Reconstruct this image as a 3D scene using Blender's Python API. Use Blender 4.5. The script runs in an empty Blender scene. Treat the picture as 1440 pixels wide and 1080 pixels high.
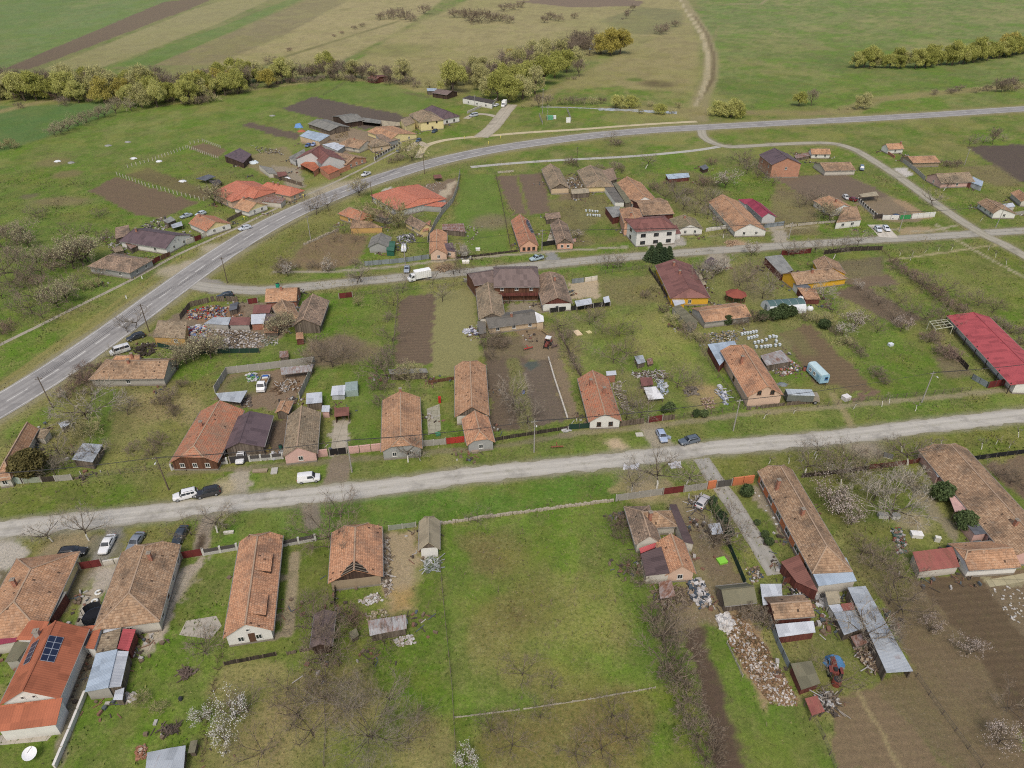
import bpy,bmesh,math,random
import numpy as np
import mathutils
from mathutils import noise
V3=getattr(mathutils,"Vector")
R=math.radians
scene=bpy.context.scene
COL=scene.collection
random.seed(7)
rng=np.random.default_rng(7)
# survey: photo reading -> metres on the ground
H,PITCH,F=95.0,R(34.0),998.0
S=H/80.0
_fw=V3((0,math.cos(PITCH),-math.sin(PITCH)))
_up=V3((0,math.sin(PITCH),math.cos(PITCH)))
def G(px,py,z=0.0):
 d=_fw+V3(((px-720)/F,0,0))+_up*((540-py)/F)
 t=(z-H)/d.z
 return V3((d.x*t,d.y*t,z))
def Gs(pts,z=0.0):return[G(p[0],p[1],z)for p in pts]
GAIN=1.1
def lin(c):
 c=c/255.0
 return c/12.92 if c<=0.04045 else((c+0.055)/1.055)**2.4
def C(r,g,b):
 c=[lin(v)/GAIN for v in(r,g,b)];l=.3*c[0]+.6*c[1]+.1*c[2]
 return tuple(l+(v-l)*.98 for v in c)+(1.0,)
# mesh builder
class MB:
 def __init__(s):s.v=[];s.f=[];s.m=[]
 def face(s,pts,m=0):
  i=len(s.v);s.v+=[tuple(p)for p in pts]
  s.f.append(tuple(range(i,i+len(pts))));s.m.append(m)
 def hexa(s,b,t,m=0):
  s.face(list(reversed(b)),m);s.face(t,m)
  n=len(b)
  for i in range(n):
   j=(i+1)%n
   s.face([b[i],b[j],t[j],t[i]],m)
 def box(s,c,sx,sy,sz,rz=0.0,m=0):
  c=V3(c);ca,sa=math.cos(rz),math.sin(rz)
  q=[V3((x*ca-y*sa,x*sa+y*ca,0))for x,y in((-sx/2,-sy/2),(sx/2,-sy/2),(sx/2,sy/2),(-sx/2,sy/2))]
  s.hexa([c+p for p in q],[c+p+V3((0,0,sz))for p in q],m)
 def beam(s,p,q,w,h,m=0):
  p,q=V3(p),V3(q);d=(q-p)
  if d.length<1e-6:return
  d.normalize()
  a=d.cross(V3((0,0,1)))
  if a.length<1e-3:a=V3((1,0,0))
  a.normalize();b=a.cross(d).normalized()
  o=[a*(-w/2)+b*(-h/2),a*(w/2)+b*(-h/2),a*(w/2)+b*(h/2),a*(-w/2)+b*(h/2)]
  s.hexa([p+k for k in o],[q+k for k in o],m)
 def prism(s,top,th,m=0,dirv=None):
  dv=V3((0,0,-th))if dirv is None else dirv
  top=[V3(p)for p in top]
  nn=V3((0,0,0))
  for i in range(len(top)):nn+=top[i].cross(top[(i+1)%len(top)])
  if nn.dot(dv)>0:top=top[::-1]
  s.hexa([p+dv for p in top],top,m)
 def tube(s,p,q,r0,r1,n=6,m=0,cap=True):
  p,q=V3(p),V3(q);d=q-p
  if d.length<1e-6:return
  d.normalize()
  a=d.cross(V3((0,0,1)))
  if a.length<1e-2:a=d.cross(V3((1,0,0)))
  a.normalize();b=d.cross(a)
  P=[];Q=[]
  for i in range(n):
   t=2*math.pi*i/n;k=a*math.cos(t)+b*math.sin(t)
   P.append(p+k*r0);Q.append(q+k*r1)
  for i in range(n):
   j=(i+1)%n;s.face([P[i],P[j],Q[j],Q[i]],m)
  if cap:s.face(Q,m);s.face(P[::-1],m)
 def mesh(s,name,mats,origin=(0,0,0),smooth=False,merge=False,ang=38):
  o=np.array(origin)
  me=bpy.data.meshes.new(name)
  va=np.array(s.v,dtype=float).reshape(-1,3)-o
  me.from_pydata(va.tolist(),[],s.f)
  if not isinstance(mats,(list,tuple)):mats=[mats]
  for x in mats:me.materials.append(x)
  if len(mats)>1:me.polygons.foreach_set('material_index',np.array(s.m,dtype=np.int32))
  autouv(me)
  if merge or smooth:
   bm=bmesh.new();bm.from_mesh(me)
   bmesh.ops.remove_doubles(bm,verts=bm.verts,dist=0.0008)
   bmesh.ops.recalc_face_normals(bm,faces=bm.faces)
   bm.to_mesh(me);bm.free()
  if smooth:
   me.shade_smooth();me.set_sharp_from_angle(angle=R(ang))
  me.update()
  return me
 def build(s,name,mats,parent=None,origin=None,smooth=False,**kw):
  if origin is None:
   origin=parent_origin(parent)
  me=s.mesh(name,mats,origin,smooth,**kw)
  o=bpy.data.objects.new(name,me);COL.objects.link(o)
  if parent is not None:o.parent=parent
  else:o.location=origin
  return o
def parent_origin(p):
 v=V3((0,0,0))
 while p is not None:
  v+=p.location;p=p.parent
 return v
def autouv(me):
 n=len(me.polygons)
 if n==0:return
 uvl=me.uv_layers.new(name='UVMap')
 nv=len(me.vertices)
 co=np.empty(nv*3);me.vertices.foreach_get('co',co);co=co.reshape(-1,3)
 nor=np.empty(n*3);me.polygons.foreach_get('normal',nor);nor=nor.reshape(-1,3)
 tot=np.empty(n,dtype=np.int32);me.polygons.foreach_get('loop_total',tot)
 lv=np.empty(len(me.loops),dtype=np.int32);me.loops.foreach_get('vertex_index',lv)
 u=np.stack([-nor[:,1],nor[:,0],np.zeros(n)],1)
 l=np.linalg.norm(u,axis=1)
 flat=l<0.06
 u[flat]=(1,0,0);l[flat]=1
 u=u/l[:,None]
 v=np.cross(nor,u)
 pl=np.repeat(np.arange(n),tot)
 p=co[lv]
 uv=np.stack([(p*u[pl]).sum(1),(p*v[pl]).sum(1)],1)
 uvl.data.foreach_set('uv',uv.ravel())
def tag(o,label,cat,group=None,kind=None):
 if label:o['label']=label
 if cat:o['category']=cat
 if group:o['group']=group
 if kind:o['kind']=kind
 return o
def empty(name,loc,label=None,cat=None,group=None,kind=None):
 o=bpy.data.objects.new(name,None);COL.objects.link(o)
 o.location=loc;o.empty_display_size=0.5
 return tag(o,label,cat,group,kind)
def link_mesh(name,me,parent,loc=(0,0,0),rz=0.0):
 o=bpy.data.objects.new(name,me);COL.objects.link(o)
 o.location=loc;o.rotation_euler=(0,0,rz)
 if parent is not None:o.parent=parent
 return o
def copy_tree(o,parent=None):
 c=o.copy();COL.objects.link(c);c.parent=parent
 for ch in list(o.children):copy_tree(ch,c)
 return c
# materials (all procedural)
class NT:
 def __init__(s,name):
  s.mat=bpy.data.materials.new(name);s.mat.use_nodes=True
  s.t=s.mat.node_tree;s.b=s.t.nodes['Principled BSDF']
  s.b.inputs['Roughness'].default_value=0.85
  if 'Specular IOR Level'in s.b.inputs:s.b.inputs['Specular IOR Level'].default_value=0.25
 def n(s,typ,props=None,**ins):
  nd=s.t.nodes.new(typ)
  for k,v in(props or{}).items():setattr(nd,k,v)
  for k,v in ins.items():
   key=int(k[1:])if k[0]=='i'and k[1:].isdigit()else k.replace('_',' ')
   s.set(nd.inputs[key],v)
  return nd
 def set(s,sock,v):
  if isinstance(v,bpy.types.NodeSocket):s.t.links.new(v,sock)
  else:sock.default_value=v
 def m(s,op,a,b=0.0,c=None):
  nd=s.n('ShaderNodeMath',{'operation':op})
  s.set(nd.inputs[0],a);s.set(nd.inputs[1],b)
  if c is not None:s.set(nd.inputs[2],c)
  return nd.outputs[0]
 def mix(s,f,a,b,blend='MIX'):
  nd=s.n('ShaderNodeMix',{'data_type':'RGBA','blend_type':blend})
  s.set(nd.inputs[0],f);s.set(nd.inputs[6],a);s.set(nd.inputs[7],b)
  return nd.outputs[2]
 def noise(s,vec,scale,detail=4.0,rough=0.55,dist=0.0):
  nd=s.n('ShaderNodeTexNoise',None,Scale=scale,Detail=detail,Roughness=rough,Distortion=dist)
  if vec is not None:s.set(nd.inputs['Vector'],vec)
  return nd.outputs[0]
 def ramp(s,f,stops,interp='LINEAR'):
  nd=s.n('ShaderNodeValToRGB');cr=nd.color_ramp;cr.interpolation=interp
  while len(cr.elements)<len(stops):cr.elements.new(0.5)
  for e,(p,c)in zip(cr.elements,stops):
   e.position=p;e.color=c if len(c)==4 else(*c,1)
  s.set(nd.inputs[0],f)
  return nd.outputs[0]
 def rng(s,f,a,b,c,d):
  nd=s.n('ShaderNodeMapRange',None);nd.clamp=True
  for i,v in enumerate((f,a,b,c,d)):s.set(nd.inputs[i],v)
  return nd.outputs[0]
 def pos(s):return s.n('ShaderNodeNewGeometry').outputs['Position']
 def uv(s):
  return s.n('ShaderNodeUVMap').outputs[0]
 def sep(s,v):
  nd=s.n('ShaderNodeSeparateXYZ');s.set(nd.inputs[0],v);return nd.outputs
 def comb(s,x,y,z=0.0):
  nd=s.n('ShaderNodeCombineXYZ')
  for i,v in enumerate((x,y,z)):s.set(nd.inputs[i],v)
  return nd.outputs[0]
 def rand(s):return s.n('ShaderNodeObjectInfo').outputs['Random']
 def bump(s,h,strength=0.4,dist=0.05):
  nd=s.n('ShaderNodeBump',None,Strength=strength,Distance=dist)
  s.set(nd.inputs['Height'],h);s.set(s.b.inputs['Normal'],nd.outputs[0])
 def col(s,c):s.set(s.b.inputs['Base Color'],c)
 def rough(s,v):s.set(s.b.inputs['Roughness'],v)
_cache={}
def cached(fn):
 def w(*a):
  k=(fn.__name__,)+a
  if k not in _cache:_cache[k]=fn(*a)
  return _cache[k]
 return w
@cached
def tile(kind):
 pal={'old':[(104,90,78),(138,118,100),(158,134,112),(174,154,134)],'brown':[(124,100,80),(156,126,98),(172,142,112),(182,158,132)],'otile':[(154,112,84),(188,138,104),(200,150,114),(192,160,132)],'terra':[(148,112,84),(178,136,102),(190,148,114),(186,158,130)],'tan':[(112,96,76),(144,126,102),(160,142,116),(170,154,128)],'bright':[(172,104,80),(188,116,92),(194,124,100),(182,118,96)],'moss':[(100,94,70),(130,118,92),(146,134,106),(152,142,114)],'worn':[(166,104,76),(184,120,90),(176,130,102),(160,130,108)]}[kind]
 s=NT('roof_tiles_'+kind)
 x,y,z=s.sep(s.uv())
 rnd=s.rand()
 vv=s.m('DIVIDE',y,0.42);row=s.m('FLOOR',vv)
 uu=s.m('ADD',s.m('DIVIDE',x,0.34),s.m('MULTIPLY',row,0.5));cell=s.m('FLOOR',uu)
 wn=s.n('ShaderNodeTexWhiteNoise',{'noise_dimensions':'3D'});s.set(wn.inputs[0],s.comb(cell,row,s.m('MULTIPLY',rnd,50.0)))
 v=wn.outputs[0]
 p=s.pos()
 big=s.noise(p,0.22,5,0.65);fine=s.noise(p,2.2,4,0.6)
 f=s.m('ADD',s.m('MULTIPLY',v,0.62),s.m('MULTIPLY',fine,0.36))
 st=[(i/3.0,C(*c))for i,c in enumerate(pal)]
 c=s.ramp(f,st)
 stain={'old':C(84,76,66),'brown':C(96,82,68),'otile':C(130,102,84),'terra':C(130,102,82),'tan':C(104,96,80),'bright':C(160,92,66),'moss':C(92,94,64),'worn':C(140,116,96)}[kind]
 amt=0.25 if kind=='bright'else 0.75
 c=s.mix(s.m('MULTIPLY',s.rng(big,0.46,0.66,0,1),amt),c,stain)
 mid=s.noise(p,0.9,6,0.7)
 c=s.mix(s.m('MULTIPLY',s.rng(mid,0.55,0.75,0,1),0.35),c,C(176,166,150))
 fr=s.m('FRACT',vv)
 line=s.rng(fr,0.0,0.26,0.6,1.06)
 c=s.mix(1.0,c,s.comb(line,line,line),'MULTIPLY')
 if kind!='bright':
  miss=s.m('GREATER_THAN',s.m('FRACT',s.m('MULTIPLY',v,37.7)),0.991)
  c=s.mix(s.m('MULTIPLY',miss,0.8),c,C(52,42,36))
 s.col(c);s.rough(0.9)
 h=s.m('ADD',s.m('MULTIPLY',s.m('SUBTRACT',1.0,fr),0.6),s.m('ABSOLUTE',s.m('SINE',s.m('MULTIPLY',uu,math.pi))))
 h=s.m('ADD',h,s.m('MULTIPLY',v,0.6))
 s.bump(h,0.7,0.06)
 return s.mat
@cached
def sheet(col,rust,gloss,pitch):
 """profiled metal or fibre-cement sheet; ribs run down the slope"""
 s=NT('profiled_sheet')
 x,y,z=s.sep(s.uv());p=s.pos()
 u=s.m('DIVIDE',x,pitch)
 rib=s.m('ABSOLUTE',s.m('SUBTRACT',s.m('FRACT',u),0.5))
 pan=s.m('FLOOR',s.m('DIVIDE',x,1.05));pr=s.m('FLOOR',s.m('DIVIDE',y,2.3))
 wn=s.n('ShaderNodeTexWhiteNoise',{'noise_dimensions':'3D'});s.set(wn.inputs[0],s.comb(pan,pr,s.m('MULTIPLY',s.rand(),40.0)))
 c0=C(*col);d=tuple(k*0.72 for k in c0[:3])+(1,);l=tuple(min(k*1.12,0.85)for k in c0[:3])+(1,)
 n1=s.noise(p,0.5,6,0.7);n2=s.noise(p,3.0,5,0.6)
 c=s.ramp(s.m('ADD',s.m('MULTIPLY',n1,0.6),s.m('MULTIPLY',wn.outputs[0],0.4)),[(0.25,d),(0.5,c0),(0.8,l)])
 sh=s.rng(rib,0.0,0.14,0.78,1.0)
 c=s.mix(1.0,c,s.comb(sh,sh,sh),'MULTIPLY')
 if rust>0:
  streak=s.noise(s.comb(s.m('MULTIPLY',x,2.2),s.m('MULTIPLY',y,0.5),0),1.0,6,0.75)
  f=s.rng(s.m('ADD',s.m('MULTIPLY',streak,0.6),s.m('MULTIPLY',n1,0.4)),0.62-0.25*rust,0.78-0.25*rust,0,1)
  c=s.mix(f,c,s.ramp(n2,[(0.3,C(96,62,46)),(0.7,C(150,112,92))]))
 c=s.mix(s.m('MULTIPLY',s.rng(n2,0.55,0.8,0,1),0.3),c,d)
 s.col(c);s.rough(s.rng(n1,0.3,0.7,0.75-gloss,0.95-gloss))
 s.bump(s.m('ADD',rib,s.m('MULTIPLY',n1,0.5)),0.6,0.05)
 return s.mat
@cached
def plaster_mat(col,dirt):
 s=NT('plaster')
 p=s.pos();c0=C(*col)
 n1=s.noise(p,0.7,6,0.7);n2=s.noise(p,5.0,4,0.6)
 d=tuple(k*0.62 for k in c0[:3])+(1,)
 c=s.mix(s.m('MULTIPLY',s.rng(n1,0.45,0.75,0,1),0.25+dirt*0.6),c0,d)
 zz=s.sep(p)[2]
 low=s.m('MULTIPLY',s.rng(s.m('ADD',zz,s.m('MULTIPLY',n2,1.2)),0.4,1.5,1,0),0.3+dirt*0.6)
 c=s.mix(low,c,C(120,108,92))
 c=s.mix(s.m('MULTIPLY',n2,0.15),c,d)
 s.col(c);s.bump(n2,0.2,0.02)
 return s.mat
@cached
def brick_mat(a,b):
 s=NT('brickwork')
 nd=s.n('ShaderNodeTexBrick',None,Scale=1.0,Mortar_Size=0.018)
 nd.inputs['Color1'].default_value=C(*a);nd.inputs['Color2'].default_value=C(*b)
 nd.inputs['Mortar'].default_value=C(168,158,142)
 nd.inputs['Brick Width'].default_value=0.42;nd.inputs['Row Height'].default_value=0.22
 s.set(nd.inputs['Vector'],s.uv())
 n1=s.noise(s.pos(),0.9,6,0.7)
 s.col(s.mix(s.rng(n1,0.45,0.8,0,0.5),nd.outputs[0],C(112,84,68)))
 return s.mat
@cached
def wood(a,b,w):
 s=NT('weathered_planks')
 x,y,z=s.sep(s.uv());p=s.pos()
 u=s.m('DIVIDE',x,w)
 wn=s.n('ShaderNodeTexWhiteNoise',{'noise_dimensions':'2D'});s.set(wn.inputs[0],s.comb(s.m('FLOOR',u),3.0))
 g=s.noise(s.comb(s.m('MULTIPLY',x,9.0),s.m('MULTIPLY',y,0.9),s.m('MULTIPLY',wn.outputs[0],9.0)),1.0,5,0.6)
 c=s.ramp(s.m('ADD',s.m('MULTIPLY',wn.outputs[0],0.6),s.m('MULTIPLY',g,0.4)),[(0.2,C(*a)),(0.8,C(*b))])
 gap=s.rng(s.m('ABSOLUTE',s.m('SUBTRACT',s.m('FRACT',u),0.5)),0.42,0.5,1.0,0.35)
 c=s.mix(1.0,c,s.comb(gap,gap,gap),'MULTIPLY')
 s.col(c);s.bump(g,0.3,0.02)
 return s.mat
@cached
def plain(col,rough,var,metallic=0.0,nm='surface'):
 s=NT(nm)
 p=s.pos();c0=C(*col)
 n1=s.noise(p,1.3,6,0.7);n2=s.noise(p,7.0,3,0.6)
 d=tuple(k*(1-var)for k in c0[:3])+(1,)
 l=tuple(min(k*(1+var*0.6),0.9)for k in c0[:3])+(1,)
 s.col(s.ramp(s.m('ADD',s.m('MULTIPLY',n1,0.65),s.m('MULTIPLY',n2,0.35)),[(0.3,d),(0.5,c0),(0.72,l)]))
 s.rough(rough);s.b.inputs['Metallic'].default_value=metallic
 return s.mat
@cached
def glass_mat():
 s=NT('window_glass')
 n=s.noise(s.pos(),0.8,2,0.5)
 s.col(s.ramp(n,[(0.35,(0.012,0.016,0.02,1)),(0.7,(0.05,0.06,0.07,1))]))
 s.rough(0.12);s.b.inputs['Specular IOR Level'].default_value=0.5
 return s.mat
@cached
def paint_mat(col):
 s=NT('car_paint')
 n=s.noise(s.pos(),3.0,3,0.5)
 c0=C(*col);d=tuple(k*0.8 for k in c0[:3])+(1,)
 s.col(s.mix(s.m('MULTIPLY',s.rng(n,0.45,0.7,0,1),0.5),c0,d))
 s.rough(0.3);s.b.inputs['Specular IOR Level'].default_value=0.5
 if 'Coat Weight'in s.b.inputs:
  s.b.inputs['Coat Weight'].default_value=0.5;s.b.inputs['Coat Roughness'].default_value=0.08
 return s.mat
@cached
def bark_mat(white):
 s=NT('bark')
 p=s.pos();n=s.noise(p,3.0,5,0.6)
 c=s.ramp(n,[(0.3,C(62,53,44)),(0.7,C(108,97,83))])
 if white:
  z=s.sep(s.n('ShaderNodeTexCoord').outputs['Object'])[2]
  c=s.mix(s.m('LESS_THAN',s.m('ADD',z,s.m('MULTIPLY',n,0.15)),1.25),c,C(222,218,206))
 s.col(c);s.bump(n,0.4,0.03)
 return s.mat
@cached
def twig_mat(a,b):
 s=NT('twigs')
 n=s.noise(s.pos(),0.5,3,0.6)
 s.col(s.ramp(s.m('ADD',s.m('MULTIPLY',n,0.6),s.m('MULTIPLY',s.rand(),0.4)),[(0.25,C(*a)),(0.75,C(*b))]))
 return s.mat
@cached
def leaf_mat(cols,nm):
 s=NT(nm)
 p=s.pos()
 n1=s.noise(p,0.45,3,0.6);n2=s.noise(p,2.6,2,0.5)
 f=s.m('ADD',s.m('ADD',s.m('MULTIPLY',n1,0.45),s.m('MULTIPLY',n2,0.25)),s.m('MULTIPLY',s.rand(),0.34))
 k=len(cols)-1
 s.col(s.ramp(f,[(0.22+0.58*i/k,C(*c))for i,c in enumerate(cols)]))
 s.rough(0.8)
 return s.mat
RED_PAN=('sheet',(178,84,84),0.0,0.2,0.3)
SH={'tin':((196,200,204),0.0,0.35,0.25),'tin2':((172,178,182),0.25,0.3,0.25),'rusty':((170,170,168),0.7,0.2,0.25),'white':((222,222,220),0.0,0.2,0.3),'rusty2':((168,160,156),0.95,0.15,0.25),'redrust':((156,94,84),0.55,0.15,0.25),'red':((178,84,86),0.0,0.2,0.3),'maroon':((132,92,84),0.05,0.2,0.3),'purple':((104,88,90),0.0,0.25,0.35),'brownmetal':((98,82,80),0.0,0.25,0.35),'orange':((174,104,74),0.0,0.2,0.35),'crimson':((156,66,84),0.0,0.2,0.35),'redbrown':((130,88,76),0.0,0.15,0.33),'brickred':((132,90,82),0.0,0.15,0.33),'grey':((146,146,140),0.1,0.1,0.2),'asb':((132,130,122),0.15,0.02,0.18),'asbdark':((112,108,100),0.15,0.02,0.18),'pink':((206,166,156),0.2,0.2,0.2),'green':((66,108,88),0.0,0.2,0.25),'beige':((170,158,132),0.15,0.05,0.2),'slate':((104,106,110),0.0,0.2,0.3),'bluegrey':((170,184,196),0.05,0.3,0.25),'plum':((122,106,100),0.05,0.15,0.33),'darkroof':((84,78,74),0.1,0.1,0.3),'mossgrey':((120,116,94),0.2,0.02,0.2),}
def roofm(k):
 return sheet(*SH[k])if k in SH else tile(k)
WALLC={'white':((226,224,216),0.15),'dirtywhite':((204,198,184),0.5),'cream':((226,204,150),0.2),'yellow':((226,176,52),0.2),'paleyellow':((230,214,158),0.15),'pink':((214,176,164),0.3),'salmon':((216,168,140),0.3),'orange':((216,132,86),0.15),'peach':((212,182,158),0.35),'grey':((162,162,158),0.4),'lightgrey':((196,196,192),0.3),'ochre':((196,158,96),0.4),'beige':((202,180,148),0.4),'mud':((164,146,120),0.7),'cgrey':((172,168,158),0.5)}
def wallm(k):
 if k in WALLC:return plaster_mat(*WALLC[k])
 if k=='brick':return brick_mat((182,122,92),(196,136,106))
 if k=='redbrick':return brick_mat((150,88,66),(172,106,80))
 if k=='wood':return wood((84,74,64),(128,116,102),0.22)
 if k=='brownwood':return wood((86,58,44),(118,82,62),0.2)
 if k=='darkwood':return wood((58,46,40),(92,72,60),0.2)
 if k=='redwood':return wood((92,52,46),(118,70,60),0.25)
 if k=='tinwall':return sheet((182,186,188),0.2,0.3,0.25)
 if k=='greensheet':return sheet((44,96,78),0.05,0.2,0.25)
 raise KeyError(k)
# ground sheet, coloured by what grows or lies on it, haze painted in far off
def _hash(ix,iy,seed):
 h=(ix.astype(np.int64)*374761393+iy.astype(np.int64)*668265263+seed*69069)&0xffffffff
 h=((h^(h>>13))*1274126177)&0xffffffff
 return((h^(h>>16))&0xffff)/65535.0
def vnoise(x,y,seed):
 ix=np.floor(x);iy=np.floor(y);fx=x-ix;fy=y-iy
 fx=fx*fx*(3-2*fx);fy=fy*fy*(3-2*fy)
 a=_hash(ix,iy,seed);b=_hash(ix+1,iy,seed);c=_hash(ix,iy+1,seed);d=_hash(ix+1,iy+1,seed)
 return(a*(1-fx)+b*fx)*(1-fy)+(c*(1-fx)+d*fx)*fy
def fbm(x,y,sc,seed,oct=4):
 r=0;a=0.5;t=0
 for o in range(oct):
  r=r+a*vnoise(x/sc,y/sc,seed+o*17);t+=a;a*=0.55;sc*=0.5
 return r/t
ys=[-300.0,-200,-120,-60,-20,10,30.0]
while ys[-1]<1480:ys.append(ys[-1]+max(0.34,0.34*(ys[-1]/74)**1.3))
while ys[-1]<9000:ys.append(ys[-1]*1.12)
ys=np.array(ys);NC=580
ts=np.linspace(-1,1,NC)
half=(np.maximum(ys,30)*math.cos(PITCH)+H*math.sin(PITCH))*0.7215*1.38+8
half[ys>1480]=2400+ys[ys>1480]*2.5
GX=ts[None,:]*half[:,None];GY=np.repeat(ys[:,None],NC,1)
NR=len(ys)
gx,gy=GX.ravel(),GY.ravel()
wx=gx+(fbm(gx,gy,2.2,11,3)-0.5)*2.2+(vnoise(gx/0.5,gy/0.5,5)-0.5)*0.5
wy=gy+(fbm(gx,gy,2.2,37,3)-0.5)*2.2+(vnoise(gx/0.5,gy/0.5,9)-0.5)*0.5
patch=fbm(gx,gy,16,3,5);patch2=fbm(gx,gy,5,21,5);patch3=fbm(gx,gy,45,77,4)
gcol=np.zeros((gx.size,3));gveg=np.ones(gx.size);gtill=np.zeros(gx.size);gspk=np.zeros(gx.size)
def c3(c):return np.array(C(*c)[:3])
def sm(x):x=np.clip(x,0,1);return x*x*(3-2*x)
def put(w,col,veg=0.0,till=0.0,spk=0.0,idx=None):
 idx=slice(None)if idx is None else idx
 w1=w[:,None]
 gcol[idx]=gcol[idx]*(1-w1)+col*w1
 gveg[idx]=gveg[idx]*(1-w)+veg*w;gtill[idx]=gtill[idx]*(1-w)+till*w;gspk[idx]=gspk[idx]*(1-w)+spk*w
def sdf(P,x,y):
 P=np.array([(p[0],p[1])for p in P]);n=len(P)
 d=np.full(x.shape,1e9);ins=np.zeros(x.shape,bool)
 for i in range(n):
  a=P[i];b=P[(i+1)%n];ex,ey=b-a;L=ex*ex+ey*ey+1e-12
  t=np.clip(((x-a[0])*ex+(y-a[1])*ey)/L,0,1)
  d=np.minimum(d,np.hypot(x-a[0]-t*ex,y-a[1]-t*ey))
  cond=((a[1]>y)!=(b[1]>y))&(x<ex*(y-a[1])/(ey if abs(ey)>1e-12 else 1e-12)+a[0])
  ins^=cond
 return np.where(ins,-d,d)
SCRUB=[]
def area(pts,col,veg=0.0,till=0.0,spk=0.0,f=0.5,a=1.0,warp=1.2,mott=0.0):
 P=Gs(pts);X=[p.x for p in P];Y=[p.y for p in P];m=f+4
 idx=np.nonzero((gx>min(X)-m)&(gx<max(X)+m)&(gy>min(Y)-m)&(gy<max(Y)+m))[0]
 if idx.size==0:return
 x=gx[idx]+(wx[idx]-gx[idx])*warp;y=gy[idx]+(wy[idx]-gy[idx])*warp
 d=sdf(P,x,y);f=f*(.55 if veg<.3 else 1)
 w=sm(0.5-d/(2*f))*a
 if mott>0:w=w*sm((patch2[idx]-0.5+(1-mott)*0.5)*5+0.2)
 put(w,c3(col),veg,till,spk,idx)
def stroke(pts,width,col,veg=0.0,spk=0.2,f=0.4,a=1.0,warp=0.5,till=0.0,mott=0.0):
 width*=S
 P=Gs(pts);X=[p.x for p in P];Y=[p.y for p in P];m=width+f+4
 idx=np.nonzero((gx>min(X)-m)&(gx<max(X)+m)&(gy>min(Y)-m)&(gy<max(Y)+m))[0]
 if idx.size==0:return
 x=gx[idx]+(wx[idx]-gx[idx])*warp;y=gy[idx]+(wy[idx]-gy[idx])*warp
 d=np.full(x.shape,1e9)
 for i in range(len(P)-1):
  a0=P[i];b0=P[i+1];ex,ey=b0.x-a0.x,b0.y-a0.y;L=ex*ex+ey*ey+1e-9
  t=np.clip(((x-a0.x)*ex+(y-a0.y)*ey)/L,0,1)
  d=np.minimum(d,np.hypot(x-a0.x-t*ex,y-a0.y-t*ey))
 w=sm(0.5-(d-width/2)/(2*f))*a
 if mott>0:w=w*sm((patch2[idx]-0.5+(1-mott)*0.5)*5+0.2)
 put(w,c3(col),veg,till,spk,idx)
def blob(px,py,r,col,veg=0.3,spk=0.2,a=0.9,f=None,sy=1.0):
 r*=S
 p=G(px,py);f=f or r*0.5;m=r*max(1,sy)+f+3
 idx=np.nonzero((abs(gx-p.x)<m)&(abs(gy-p.y)<m))[0]
 if idx.size==0:return
 d=np.hypot(wx[idx]-p.x,(wy[idx]-p.y)/sy)-r
 put(sm(0.5-d/(2*f))*a,c3(col),veg,0,spk,idx)
MEADOW=c3((102,120,58));DRYC=c3((146,138,92));OLIVE=c3((116,122,66))
DSOIL=(100,86,73);SCRUBC=(108,102,78);GRAV=(176,168,150);YARD=(142,126,104);STRAW=(158,144,106)
t=sm((patch-0.42)*4)[:,None];gcol[:]=MEADOW*(1-t)+OLIVE*t
t=(sm((patch2-0.56)*6)*0.45)[:,None];gcol[:]=gcol*(1-t)+DRYC*t
far=sm((gy-510)/350)[:,None];gcol[:]=gcol*(1-far*0.7)+c3((118,120,74))*far*0.7
area([(-80,200),(-80,-60),(700,-60),(520,60),(470,110),(330,130),(60,120),(0,130)],(118,122,76),0.8,f=3)
area([(-60,112),(-60,-40),(320,-40),(230,5),(15,97)],(106,128,74),0.5,f=1.5)
area([(-60,70),(-60,-40),(200,-40),(0,62)],(100,124,68),0.4,f=2)
area([(5,97),(230,3),(285,-3),(310,-14),(330,-14),(268,12),(40,98)],(112,96,80),0.1,0.4,f=1.5)
area([(60,98),(275,12),(345,-8),(400,-10),(300,36),(140,96)],(146,140,98),0.7,f=2)
area([(155,94),(330,30),(415,-5),(440,-8),(330,42),(215,92)],(104,126,66),0.5,f=1.5)
area([(215,92),(335,42),(430,0),(490,-10),(520,-8),(400,50),(310,92)],(132,122,90),0.9,f=2.5)
area([(300,92),(395,52),(500,-5),(650,-20),(560,45),(470,90)],(160,148,106),0.9,f=3)
stroke([(560,30),(480,55),(400,80),(370,92)],4,(112,108,70),0.8,f=2)
area([(470,110),(545,55),(700,-20),(960,-20),(975,60),(985,130),(880,125),(860,75),(760,90),(640,135),(560,125)],(152,142,98),1.0,f=5)
for q in((600,50,30),(640,30,34),(690,55,26),(560,70,24),(740,40,30),(640,75,22),(900,90,20),(940,60,24),(905,45,18)):
 blob(q[0],q[1],q[2],(158,146,104)if q[2]%4 else(120,122,70),1.0,0.2,0.7)
area([(725,2),(835,-6),(905,2),(900,9),(800,10)],(122,104,90),0.1,0.5,f=2)
area([(840,30),(900,10),(960,14),(960,50),(890,48)],(122,120,82),0.9,f=4)
area([(975,-25),(1600,-25),(1600,190),(1440,150),(1160,150),(1010,155),(1000,95),(992,45)],(112,128,70),0.95,f=6)
for q in((1100,60,40),(1250,30,46),(1180,45,30),(1330,70,36),(1050,90,26),(1110,100,20),(1400,20,40)):
 blob(q[0],q[1],q[2],(132,132,82),1.0,0.2,0.55)
for q in((1260,95,40),(1080,128,26),(1020,120,18),(1190,82,26)):blob(q[0],q[1],q[2],(86,112,48),0.8,0.1,0.6)
stroke([(1040,158),(1120,160),(1190,158),(1230,140),(1300,133),(1440,120)],9,(140,126,92),1.0,f=4,spk=0.3)
stroke([(995,5),(1070,6),(1080,-2)],3,(150,138,102),f=1.5)
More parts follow.
